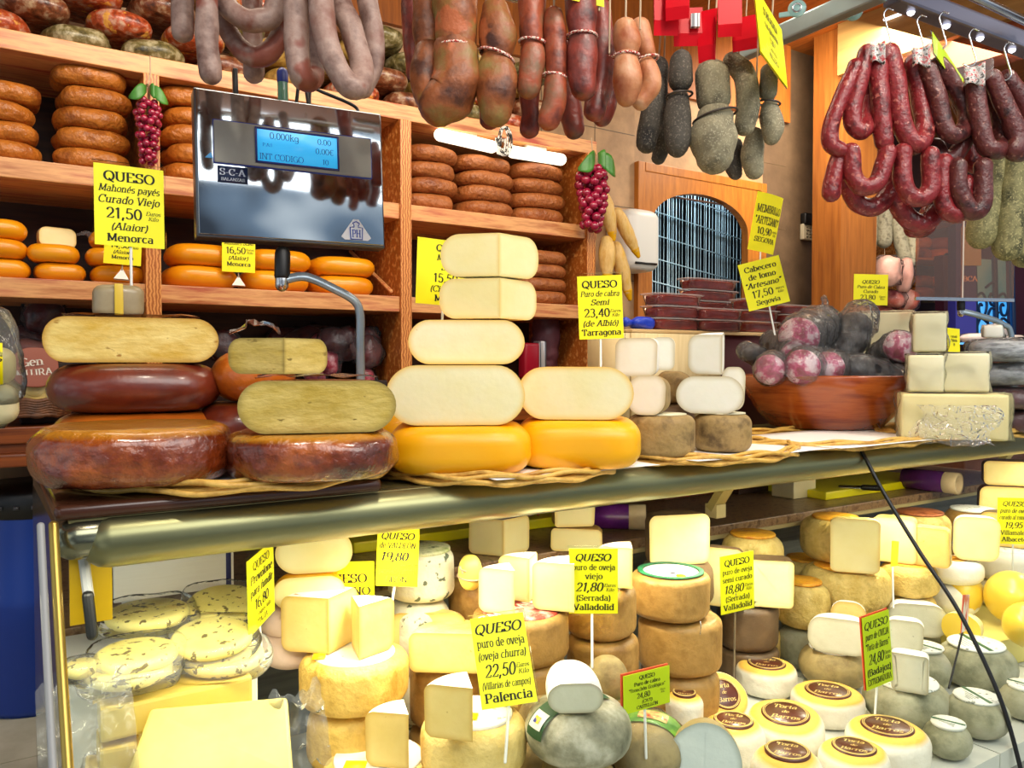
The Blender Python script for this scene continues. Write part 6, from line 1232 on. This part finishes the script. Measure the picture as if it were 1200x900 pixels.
half('pale wedge with a white mouldy top, left of the 19,95 card', 1121, 1168, 606, 654, 2.62, R_WHITE, P_PALE, z=z8 + .004, depth=.08, n=3.4, m=6, rot=8)
z10 = pile(('white wrapped wheel with a red printed label under the 19,95 card', 'white wrapped wheel below the red labelled one at the right'), 1150, 1214, 652, 688, 2.78, M('red_print_wrap', '#e4dcc8', '#f0eade', scale=8, rough=.5, spots='#d05a3a', spot_scale=14, spot_at=.64), PRTG, .7)
half('pale halved cheese behind the 19,95 card at the right edge', 1152, 1216, 606, 655, 2.80, R_ZAMD, P_TAN, z=z10 + .004, zt=z10 + .12, depth=.1, n=3, m=6)
ZL = ZD(1180, 601, 2.98)
half('dark rinded halved cheese, lower of two under the canopy at the right edge', 1153, 1220, 571, 601, 2.98, M('maroon_rind', '#2c1012', '#4a1c1c', scale=6, rough=.4), P_TAN, depth=.12, n=3, m=5, rot=14)
half('dark rinded halved cheese, upper of two under the canopy at the right edge', 1158, 1222, 541, 570, 3.0, M('maroon_rind', '#2c1012'), P_TAN, z=ZD(1186, 571, 2.98) + .002, depth=.12, n=3, m=6, rot=14)
c = PD(1190, 620, 3.06); under('wheel hidden under the two dark rinded halves', 1158, 1224, 3.08, ZL - .002, R_ZAM, 3)
# --- grey green goat cheeses
def band(o, r, h, mat, lab=''):
    b = tb([(r * 1.01 * cos(a), r * 1.01 * sin(a) * .35, h * .5 + h * .53 * sin(a)) for a in [2 * pi * k / 30 for k in range(31)]], .012, seg=6, sub=2, caps=False, flat=.12)
R_GG = M('marbled_grey_rind', '#5a5a46', '#8f8c74', '#c4c0ac', scale=15, rough=.55, bump=.25)
u_ = (618, 742); o, zG, r, zb = cw('big round grey marbled goat cheese with a green band, front centre', 616, 741, 862, 925, 1.5, R_GG, z=.765, zt=.868, m=2.3, n=2.1)
under('grey cheese below the big round marbled one', 622, 735, 1.5, .764, R_GREYT, m=3)
GB = M('green_band_label', '#1c4a2c', '#1f5532', scale=5, rough=.5)
def wrapband(parent, r, h, ang, wid, mat, name='green_band', off=.0025, m=2.3, x0=-1.0, x1=1.0):
    """strip laid over the cheese top from side to side"""
    def P(t, s):
        a = t * pi / 2; c_, s_ = cos(a), sin(a); pr = (abs(s_) ** (2 / m)) * (1 if s_ >= 0 else -1); pz = abs(c_) ** (2 / m)
        y = s * wid; k = max(.1, 1 - (y / r) ** 2) ** .5
        return Vector((pr * (r * k + off), y, h / 2 + pz * (h / 2 * (k ** .6) + off)))
    b = sheet(26, 6, lambda i, j: P(x0 + (x1 - x0) * i, (j - .5) * 2)); bmesh.ops.recalc_face_normals(b, faces=b.faces)
    return obj(name, b, mat, parent, None, (0, 0, ang))
ao = -o.rotation_euler.z - az(o.location)
wrapband(o, r, .11, ao + radians(35), .024, GB, x0=-.98, x1=.35)
lb = wrapband(o, r, .11, ao + radians(35), .018, M('label_pale', '#e6e6e2', rough=.5), 'white_label', .004, x0=-.82, x1=-.5)
lb = wrapband(o, r, .11, ao + radians(35), .008, M('emblem_blue', '#2a3a9a', '#e8c820', scale=60, rough=.5, contrast=.03), 'label_emblem', .0052, x0=-.72, x1=-.6)
t, _ = half('white topped goat cheese half resting on the big grey marbled cheese', 640, 706, 808, 850, 1.45, R_WHITE, P_GREY, z=zG + .004, zt=zG + .064, depth=.105, n=2.3, m=2.8, rot=8)
t.rotation_euler[0] = radians(12)
cw('round tan cheese standing behind the white topped goat half', 688, 738, 782, 830, 1.66, R_GREYT, z=.80, zt=.895, m=2); under('cheese hidden under the round tan one', 688, 738, 1.66, .799, R_GREYT)
cw('tan cheese peeking out left of the big grey marbled one', 606, 652, 826, 880, 1.615, R_GREYT, z=.745, zt=.832, m=2.3); under('cheese hidden under the tan one at the left', 608, 650, 1.615, .744, R_GREYT)
o, zW, r, zb = cw('film wrapped grey cheese with a green and red label, under the green card', 716, 806, 868, 935, 1.60, R_GREYT, z=ZD_ + .09, zt=.795, m=2.3); under('cheese hidden under the film wrapped grey one', 720, 800, 1.60, ZD_ + .089, R_GREYT)
ao = -o.rotation_euler.z - az(o.location); hW = zW - zb
wrapband(o, r, hW, ao + radians(-10), .03, M('green_label', '#2c7a34', '#7aa832', scale=14, rough=.4), 'green_label', x0=-.7, x1=.6)
wrapband(o, r, hW, ao + radians(-10), .018, M('red_round_seal', '#a83018', '#e8c878', '#7a2010', scale=40, rough=.4), 'red_seal', .004, x0=-.12, x1=.3)
obj('film_wrap', wheel(r * 1.05, r * 1.05, hW * 1.04, m=2.4, amp=.008, ns=40, seed=3), FILM, o)
t, _ = half('domed goat cheese half with a cool white cut face at the bottom centre', 783, 869, 846, 912, 1.56, R_GREYT, P_BLUE, z=ZD_ + .06, zt=ZD(826, 846, 1.56), depth=.09, n=2, m=2.0, rot=4)
c = PD(826, 900, 1.6); under('cheese hidden under the domed half', 790, 862, 1.62, ZD_ + .059, R_GREYT)
# --- tortas with printed brown labels
TOR = 'round tortas with brown labels'
def torta(label, u0, u1, v0, v1, tilt=0, spin=0, text=True, z=ZD_, h=None, d=None):
    if d: q = PD((u0 + u1) / 2, 450, d); c, r, dep = Vector((q.x, q.y, z)), (u1 - u0) / 2 / F * d, d
    else: c, r, dep = fit(u0, u1, v1, z)
    h = h or max(.05, ZD((u0 + u1) / 2, v0, dep + r * .7) - z)
    t = thing('torta_cheese', label, 'cheese', c, -az(c) + spin, TOR); t.rotation_euler[0] = radians(tilt)
    obj('rind', wheel(r, r, h, m=4, amp=.003, ns=20, seed=u0), R_TORTA, t)
    k = obj('label', lathe(bmesh.new(), [(0, .0035), (r * .60, .003), (r * .63, .001), (r * .62, -.006), (0, -.006)], 40), BRLAB, t, (0, 0, h))
    bm = bmesh.new(); q = r * .24
    for s, y in (('Torta', .22), ('de', -.02), ('Barros', -.32)): write(bm, s, 0, y * r, q * (1 if s != 'de' else .7), bold=.02, shear=.3)
    bmesh.ops.rotate(bm, verts=bm.verts, cent=(0, 0, 0), matrix=Matrix.Rotation(-pi / 2, 3, 'X'))
    for rr in (.57, .53): lathe(bm, [(r * rr, .0008), (r * rr + .0014, .0008), (r * rr + .0014, .0), (r * rr, .0), (r * rr, .0008)], 40)
    obj('gold_print', bm, GOLDT, k, (0, 0, .0036), smooth=False); return t
torta('brown labelled white torta, highest one beside the brown grey pile', 863, 933, 772, 822)
torta('brown labelled white torta right of the highest one, under the grey goat pile', 928, 1011, 802, 857)
torta('brown labelled torta tilted forward in the middle of the tortas', 876, 964, 826, 892, tilt=6, z=ZD_ + .012)
torta('brown labelled torta left of the tilted one, behind the cool white half', 822, 896, 838, 914)
torta('brown labelled torta at the bottom edge, left of two front ones', 880, 964, 872, 972)
torta('largest brown labelled torta at the right, with a bluish white side', 992, 1086, 842, 918)
torta('brown labelled torta at the bottom edge between its neighbours', 960, 1040, 868, 938)
t = torta('torta leaning steeply with its label turned sideways, right of the green card', 812, 874, 800, 860, tilt=42, spin=.5, z=.66, d=1.98)
torta('torta mostly hidden behind the film wrapped grey cheese', 782, 826, 834, 880, z=ZD_ + .075, d=1.86, h=.08); under('cheese hidden under the half hidden torta', 786, 822, 1.86, ZD_ + .074, R_TORTA)
# --- grey labelled goat cheeses at the right
def gl(label, u0, u1, v0, v1, mat=R_GREY, m=2.5, labf=.72, z=ZD_, lines=True):
    c, r, dep = fit(u0, u1, v1, z); h = ZD((u0 + u1) / 2, v0, dep - r * .55) - z
    o = obj('goat_cheese', wheel(r, r, h, m=m, amp=.005, seed=u0), mat, None, c, (0, 0, -az(c) + u0 * .01 % 1 - .5)); tag(o, label, 'cheese', 'grey goat cheeses with white labels')
    k = obj('label', lathe(bmesh.new(), [(0, .003), (r * labf * .97, .002), (r * labf, -.002), (r * labf * .9, -.008), (0, -.008)], 32), PRTG, o, (0, 0, h))
    obj('label_stripe', bx(-r * labf * .95, r * labf * .95, -r * .07, r * .05, .003, .0038), GREEN, k, None, (0, 0, -.5), smooth=False)
    bm = bmesh.new()
    for i in range(4): box(bm, -r * .35 + .01 * i, r * .3, -r * (.2 + .1 * i), -r * (.17 + .1 * i), .0029, .0035)
    obj('printed_lines', bm, M('print_grey', '#9aa09a', rough=.6), k, None, (0, 0, -.5), smooth=False)
    return o, z + h, dep, r
o, zg1, d1, r1 = gl('tan grey goat cheese with a white label, upper left of its group', 937, 1016, 768, 815, R_GREYT)
half('grey white goat half on the upper left labelled goat cheese', 949, 1016, 725, 764, d1 - .05, R_WHITE, P_GREY, z=zg1 + .002, depth=.09, n=3, m=3.4, rot=-3)
half('small goat piece behind the grey white half', 974, 1014, 707, 730, d1 + .06, R_WHITE, P_TAN, z=zg1 + .002, zt=zg1 + .115, depth=.05, n=3, m=4)
o, zg2, d2, r2 = gl('grey goat cheese with a white label right of the 24,80 card', 1013, 1110, 812, 862)
half('square grey white goat wedge standing on the labelled cheese beside the card', 1046, 1086, 767, 812, d2 - .06, R_WHITE, P_GREY, z=zg2 + .002, depth=.05, n=5, m=14, rot=-4)
o, zg3, d3, r3 = gl('grey labelled goat cheese behind the square wedge', 1052, 1112, 766, 818)
half('ivory goat piece with a white top behind the 24,80 card', 1040, 1080, 727, 762, d3 - .03, R_WHITE, P_GREY, z=zg3 + .002, depth=.06, n=3.5, m=6)
half('wide white topped goat half at the back, over the yellow tray', 1044, 1106, 708, 746, d3 + .24, R_WHITE, P_GREY, depth=.1, n=2.5, m=3.4, rot=10)
under('grey wheel hidden under the wide white topped half', 1046, 1104, d3 + .29, ZD(1075, 746, d3 + .24) - .001, R_GREY)
gl('large grey green goat cheese with a white label, right of the black stick', 1100, 1186, 765, 815)
gl('grey green goat cheese with a white label crossed by a green stripe, lower right', 1109, 1179, 828, 872)
gl('small grey labelled goat cheese at the bottom, right of the largest torta', 1084, 1137, 858, 895)
gl('grey green goat cheese cut by the right edge', 1174, 1226, 812, 850)
# --- yellow pear shaped cheeses on a tray at the right
TET = M('smooth_tetilla', '#f0cc3a', '#f6da5c', scale=4, rough=.3, coat=.1, sss=.1)
q = PD(1165, 740, 2.55); zq = .665
tag(obj('yellow_tray', bx(-.16, .3, -.13, .13, -.085, 0, bev=.008), M('tray_yellow', '#d8c868', '#e4d67e', scale=4, rough=.45), None, (q.x, q.y + .05, zq), (0, 0, -.1), smooth=False), 'yellow tray under the smooth pear shaped cheeses at the right', 'tray')
def pear(label, u, v, wpx, d, tilt, rz):
    r = wpx / 2 / F * d; c = PD(u, v, d); hh = r * 1.75
    b = lathe(bmesh.new(), [(0, 0), (r * .7, .0), (r * .93, r * .18), (r, r * .5), (r * .9, r * .9), (r * .62, r * 1.3), (r * .34, r * 1.58), (r * .15, r * 1.72), (0, r * 1.75)], 32)
    o = obj('pear_cheese', b, TET, None, (c.x, c.y, zq + (r * .95 if tilt else .0)), (radians(tilt), 0, rz)); return tag(o, label, 'cheese', 'smooth yellow pear shaped cheeses')
pear('smooth yellow pear shaped cheese lying left, behind the red edged card', 1112, 722, 52, 2.66, 80, 1.2)
pear('smooth yellow pear shaped cheese at the back right of the tray', 1182, 720, 60, 2.62, 75, -.9)
pear('smooth yellow pear shaped cheese cut by the right edge, lower one', 1204, 768, 52, 2.40, 80, -1.2)
half('yellow cheese piece with a printed label on the tray front', 1106, 1146, 722, 752, 2.42, M('label_wrap', '#f0dc90', '#f4e6a8', scale=8, rough=.5, spots='#b06a50', spot_scale=30, spot_at=.66), TET, z=zq + .001, zt=zq + .085, depth=.06, n=3, m=3, rot=-20)
# --- on the rear ledge
YBRD = M('yellow_cutting_board', '#f4e400', '#f8ec10', scale=4, rough=.4)
xa, xb = PY(415, 640, 2.0).x, PY(715, 620, 2.0).x; tag(obj('cutting_board', bx(0, xb - xa, 0, .26, 0, .03, bev=.005), YBRD, None, (xa, 2.0, LEDZ + .001), smooth=False), 'long bright yellow cutting board on the rear ledge below the golden stack', 'cutting board')
xa, xb = PY(968, 585, 1.84).x, PY(1097, 572, 1.84).x; t = thing('cutting_board', 'bright yellow cutting board on the rear ledge at the right, with a knife on it', 'cutting board', (xa, 1.84, LEDZ + .001)); obj('board', bx(0, xb - xa, 0, .34, 0, .03, bev=.005), YBRD, t, smooth=False); obj('grip_slot', bx(.06, .2, .2, .23, .0302, .031), M('slot', '#8a7c00'), t, smooth=False)
t = thing('bread_knife', 'long dark knife lying on the right yellow cutting board', 'knife', PZ(985, 570, LEDZ + .036)); D = PZ(1030, 572, LEDZ + .036) - t.location; obj('blade', tb([(0, 0, 0), D * .6], .008, seg=6, flat=.2, smooth=False), STEEL, t); obj('handle', tb([D * .6, D], .011, seg=10, smooth=False), BLACK, t)
PURP = M('purple_film_roll', '#4a1466', '#7a2a94', scale=7, rough=.25, coat=.4); CARD = M('cardboard_core', '#c8ae86', '#dcc49e', scale=12, rough=.8)
def roll(label, A, B, r):
    t = thing('film_roll', label, 'film roll', A); D = B - A; n = D.normalized()
    q = n.to_track_quat('Z', 'X').to_matrix().to_4x4(); obj('film', lathe(bmesh.new(), [(0, 0), (r, 0), (r * 1.01, D.length * .5), (r, D.length - .05)], 28, q), PURP, t)
    b = lathe(bmesh.new(), [(r * .98, -.05), (r * .98, .0), (r * .7, .0), (r * .66, -.05)], 28, Matrix.Translation(D) @ q); obj('cardboard_core', b, CARD, t)
    b = lathe(bmesh.new(), [(0, -.03), (r * .66, -.03)], 28, Matrix.Translation(D) @ q); obj('core_inside', b, M('core_dark', '#8a7050'), t)
zr = LEDZ + .042
roll('purple film roll with a cardboard core on the rear ledge, in the middle', PZ(672, 604, zr), PZ(757, 604, zr) + Vector((-.02, -.02, 0)), .038)
roll('purple film roll with a cardboard core on the rear ledge, at the right', PZ(1060, 560, zr), PZ(1124, 567, zr), .042)
def lbox(name, label, u0, u1, v0, y, dpt, mat, cat):
    a, b = PY(u0, 590, y), PY(u1, 585, y); zt = ZY((u0 + u1) / 2, v0, y); return tag(obj(name, bx(0, b.x - a.x, 0, dpt, 0, min(zt, CTZ - .02) - LEDZ, bev=.004), mat, None, (a.x, y, LEDZ + .001), smooth=False), label, cat)
lbox('wooden_box', 'brown wooden box on the rear ledge left of the cream strut', 779, 840, 566, 2.16, .15, M('box_brown', '#5a2a14', '#8a4c26', scale=4, rough=.5), 'box')
lbox('wooden_box', 'dark brown wooden box on the rear ledge right of the cream strut', 866, 926, 566, 2.10, .2, M('box_dark', '#3e2416', '#6a4228', scale=4, rough=.5), 'box')
lbox('paper_block', 'cream paper block on the rear ledge left of the yellow board', 930, 956, 562, 1.92, .1, M('block_cream', '#ecdca8', '#f4e8c0', scale=5, rough=.6), 'paper')
c = PY(625, 612, 1.97); t = thing('sausage_end', 'short red cut sausage on the yellow board under the canopy', 'sausage', (c.x, 2.06, LEDZ + .058)); obj('casing', tb([(-.06, 0, 0), (0, 0, 0), (.035, -.02, 0)], .025, seg=18, amp=.003), CHO[0], t); obj('cut_face', lathe(bmesh.new(), [(0, .002), (.02, .002), (.023, 0), (.02, -.004), (0, -.004)], 18, Matrix.Translation((.056, -.035, 0)) @ Matrix.Rotation(pi / 2, 4, 'Y') @ Matrix.Rotation(.5, 4, 'X')), M('cut_red', '#c8301c', '#e06a4a', scale=60, rough=.4), t)
# --- price cards in the case
sign('slanting yellow card at the left for provolone cheese', (292, 748), (322, 715), (295, 655), 1.45, [('QUESO', 1, 0, ''), ('Provolone', 1, 0, 'bi'), ('para fundir', 1, 0, 'bi'), ('16,80', 1.3, 0, 'b'), ('euros kilo', .6, .1, ''), ('ITALIA', .7, 0, '')], db=1.57, stick=((305, 735), (307, 775), 1.5))
sign('yellow card mostly hidden behind the widest tall wedge', (370, 742), (439, 740), (370, 659), 1.68, [('QUESO', 1.1, 0, 'b'), ('VACUNO', 1, 0, 'b'), ('Tierno', 1, 0, 'i'), ('12,80|Euros|Kilo', 1.2, 0, '')], db=1.69, sleeve=False, stick=((404, 742), (404, 758), 1.66))
sign('yellow card reading 19,80 and LEÓN before the leaf wrapped cheese', (440, 686), (489, 688), (452, 618), 1.66, [('QUESO', 1, 0, 'bi'), ('de VALDEÓN', .85, 0, 'bi'), ('19,80', 1.3, -.05, 'bi'), ('euros kilo', .4, .3, 'i'), ('(posada de valdeón)', .8, 0, 'i'), ('LEÓN', .85, 0, 'b')], db=1.66, sleeve=False, stick=((462, 688), (458, 715), 1.67))
sign('yellow card reading 21,80 and Valladolid on a white stick', (667, 719), (724, 719), (667, 643), 1.67, [('QUESO', 1.1, 0, 'bi'), ('puro de oveja', .9, 0, ''), ('viejo', .9, 0, ''), ('21,80|Euros|Kilo', 1.3, 0, 'i'), ('(Serrada)', .9, 0, ''), ('Valladolid', .95, 0, 'b')], db=1.67, stick=((694, 719), (694, 782), 1.62))
sign('large yellow card reading 22,50 and Palencia at the front', (565, 832), (630, 822), (572, 725), 1.43, [('QUESO', 1.15, 0, 'bi'), ('puro de oveja', 1, 0, ''), ('(oveja churra)', .9, 0, 'i'), ('22,50|Euros|Kilo', 1.35, 0, 'i'), ('(Villarias de campos)', .75, 0, 'i'), ('Palencia', 1, 0, 'b')], db=1.45, dt=1.51, stick=((597, 826), (592, 893), 1.39))
sign('lime yellow card reading 18,80 turned sideways in the middle of the case', (845, 721), (884, 712), (851, 652), 2.15, [('QUESO', 1.1, 0, 'b'), ('puro de oveja', .9, 0, ''), ('semi curado', .9, 0, ''), ('18,80|Euros|Kilo', 1.3, 0, 'i'), ('(Serrada)', .9, 0, ''), ('Valladolid', .95, 0, 'b')], db=2.2, card=M('lime_yellow_card', '#e0dc00', rough=.55), stick=((862, 716), (860, 795), 2.2), stick_mat=M('stick_clear', '#8a7a60', rough=.3))
sign('thick lime green card with a red edge reading 24,80 and Castellón', (731, 838), (785, 823), (730, 793), 1.52, [('QUESO', 1, 0, 'b'), ('Puro de cabra', .9, 0, 'b'), ('"Tronchón Ecológico"', .85, 0, ''), ('24,80|Euros|Kilo', 1.25, 0, ''), ('(CATI)', .8, 0, 'i'), ('CASTELLÓN', .8, 0, 'b')], db=1.58, card=GCARD, backing=M('red_edge', '#e04a2a', rough=.5), stick=((757, 832), (757, 888), 1.54), stick_mat=WHITEP)
sign('tall lime green card reading 24,80 among the goat cheeses', (1016, 810), (1047, 797), (1013, 724), 1.93, [('QUESO', 1, 0, 'i'), ('puro de OVEJA', .9, 0, 'i'), ('"Torta de Barros"', .9, 0, 'i'), ('24,80|Euros|Kilo', 1.3, 0, 'i'), ('(Badajoz)', .9, 0, 'b'), ('EXTREMADURA', .8, 0, '')], db=1.98, card=GCARD, backing=M('red_edge', '#e04a2a'), stick=((1028, 804), (1025, 842), 1.93))
sign('yellow card reading 19,95 and Albacete at the right edge', (1168, 637), (1208, 638), (1170, 583), 2.64, [('QUESO', 1, 0, 'i'), ('puro de oveja', .9, 0, 'i'), ('curado al romero', .9, 0, 'i'), ('19,95', 1.2, 0, 'i'), ('(Villamalea)', .9, 0, ''), ('Albacete', .9, 0, 'b')], db=2.64, sleeve=False, stick=((1188, 638), (1186, 702), 2.64))
sign('red and white card seen edgeways on a black stick', (1126, 742), (1134, 738), (1128, 698), 2.12, [], db=2.3, card=M('red_white_card', '#e03a24', '#f0e8e0', scale=12, rough=.5, contrast=.04), sleeve=False, stick=((1128, 742), (1112, 806), 2.1), stick_mat=BLACK)
sign('yellow card seen edgeways on a white stick before the net marked wheels', (1044, 664), (1052, 663), (1045, 634), 2.36, [], db=2.5, sleeve=False, stick=((1048, 664), (1047, 712), 2.36))
# =================================================================== NEXT STALL AT THE FAR RIGHT
scale('tinted clear acrylic screen on a bent blue arm above the wrapped blocks at the right', (1073, 348), (1188, 350), (1073, 258), 3.0, 3.0, 3.0, False, [((1131, 348), (1131, 361)), [(1150, 369, 3.0), (1178, 379, 3.0), (1190, 398, 3.0), (1191, 425 + 950 * (1.5 - CTZ - .002) / 3.02, 3.02)]])
mx, w, h = frame((1112, 404), (1188, 402), (1112, 300), 6.2, 6.6)
t = thing('window_1', None, None); t['kind'] = 'structure'; t.matrix_world = mx
obj('pane', bx(0, w, .05, .06, 0, h), M('blue_daylight', '#2aa0ec', '#7ac8f8', scale=1.5, rough=.6, emit=.9), t, smooth=False)
bm = bmesh.new()
for x in (0, w * .4, w * .72, w): tube(bm, [(x, 0, 0), (x, 0, h)], .022, seg=8, smooth=False)
for k in range(5):
    x = w * (.16 + .17 * k); z = h * (.28 + .12 * (k % 2))
    for s in (1, -1): tube(bm, [(x + s * .012 * a * cos(a * 1.1), 0, z + .016 * a * sin(a * 1.1) + s * .1) for a in range(1, 9)], .011, seg=6, sub=4)
obj('ironwork', bm, M('iron_blue', '#123a6a', rough=.4), t)
bm = bmesh.new(); box(bm, -.08, 0, -.02, .05, 0, h); box(bm, w, w + .3, -.02, .05, -.6, h); obj('frame', bm, M('frame_purple', '#4a1c34', '#5e2a40', scale=3, rough=.5), t, smooth=False)
mx2, w2, h2 = frame((1005, 460), (1112, 455), (1005, 180), 6.6, 6.9)
st = bmesh.new(); box(st, -1.2, w2 + 3, .35, .4, -2.2, h2 + 2); s_ = struct('wall_far_stall', st, M('far_wall', '#3a1a16', '#56281e', scale=3, rough=.6)); s_.matrix_world = mx2
OR2 = [R_AMB, R_YEL, R_ORNG]
sh2 = thing('market_shelf', 'wooden shelf of the next stall behind the chorizos with orange wheels', 'shelf'); sh2.matrix_world = mx2
for k in range(4): obj('shelf_board', bx(w2 * .45, w2 * 1.3, -.0, .34, h2 * (.23 + .17 * k) - .02, h2 * (.23 + .17 * k)), WOODX, sh2, smooth=False)
obj('upright', bx(w2 * .445, w2 * .455, 0, .34, -.8, h2), PINE, sh2, smooth=False)
for k in range(3):
    for j in range(3):
        q = mx2 @ Vector((w2 * (.60 + .26 * j), .17, h2 * (.23 + .17 * k)))
        for i in range(2): o = obj('whole_cheese', wheel(.115, .115, .095, m=2.3, seg=28, rings=8, seed=k + j), OR2[(i + j + k) % 3], None, (q.x, q.y, q.z + .003 + .097 * i)); tag(o, f'orange wheel on the {["lowest", "middle", "upper"][k]} shelf of the next stall, {["left", "middle", "right"][j]} pile, {"bottom" if i == 0 else "top"} one', 'cheese', 'orange wheels in the next stall')
GS = M('grey_white_salami', '#6a6450', '#b0a88e', '#8e866c', scale=26, rough=.7, bump=.3)
for k, (p, r) in enumerate([([(1022, 235), (1021, 262), (1020, 290)], 7), ([(1035, 225), (1036, 255), (1036, 282)], 9), ([(1052, 262), (1056, 285), (1060, 300)], 8), ([(1068, 262), (1070, 285), (1068, 305)], 7)]):
    hang(['grey white salami hanging behind the wooden column, leftmost', 'grey white salami with a string tail, second from the column', 'grey white salami slanting, third from the column', 'grey white salami half behind the orange shelf'][k], [(p, r)], 5.4, GS, group='far grey white salamis', name='salami', strings=[[(p[0][0], p[0][1]), (p[0][0], 175)], [(p[2][0], p[2][1]), (p[2][0] + 1, p[2][1] + 22)]])
PKF = M('far_red_pack', '#7a1a22', '#b8503c', '#d8a090', scale=8, rough=.35)
for k, (u, v, w_, h_) in enumerate([(1040, 318, 30, 36), (1060, 322, 20, 40), (1046, 350, 28, 20), (1064, 352, 24, 26), (1032, 362, 26, 18), (1054, 372, 34, 20)]):
    pack(u, v, 5.2 + .05 * k, w_, h_, ['pale pink packed ham of the next stall behind the 23,80 card', 'tall pale pack of the next stall left of the second scale', 'red pack lying above the wrapped blocks', 'red pack left of the second scale', 'dark red pack right of the 23,80 card', 'dark pack just above the wrapped blocks'][k], M('far_pink', '#b87a6c', '#d8a898', scale=6, rough=.35) if k < 2 else PKF, .1 * k, group='packs of the next stall')
t = obj('stall_counter', bx(-.2, w2 * 1.6, -1.2, -.06, -2.0, h2 * .13, bev=.01), M('far_counter', '#4a2a20', '#6a3c2a', scale=4, rough=.5), None, smooth=False); t.matrix_world = mx2; tag(t, 'dark wooden counter of the next stall behind the wrapped blocks', 'counter')
mx3, w3, h3 = frame((1120, 352), (1144, 352), (1120, 262), 5.6, 5.6)
t = thing('sign_post', 'blue violet post with a pale green panel behind the second scale', 'post'); t.matrix_world = mx3
obj('post', bx(0, w3, 0, .1, -.25, h3), M('violet_post', '#3a3a9c', rough=.4), t, smooth=False); obj('pale_panel', bx(w3 * .25, w3 * 1.2, -.012, 0, h3 * .45, h3 * .95), M('panel_green', '#a8c0a0', rough=.5), t, smooth=False); bm = bmesh.new(); write(bm, 'BCA', w3 * .7, h3 * .25, h3 * .09, bold=.02, y=-.004); obj('lettering', bm, M('label_white', '#f2ece0'), t, smooth=False)
c = PD(1060, 300, 5.0); area('next_stall_light', (c.x - .6, c.y - .4, 3.2), (c.x + .3, c.y + .6, 1.5), 1.2, .6, 60, (1, .88, .7))
for k, (u, v, w_, h_, l_) in enumerate([(1150, 396, 44, 10, 'crumpled white paper pack below the blue window'), (1168, 388, 24, 18, 'small cream pack in front of the blue window'), (1186, 398, 30, 10, 'white and purple pack at the right below the window')]):
    pack(u, v, 4.6 + .1 * k, w_, h_, l_, M('white_pack', '#e8e0d8', '#d0b8b8', scale=12, rough=.5), 0, group='packs below the blue window')
struct('wall_right', bx(9.5, 9.65, -2.5, 9, 0, 3.6), M('far_wall', '#3a1a16'))
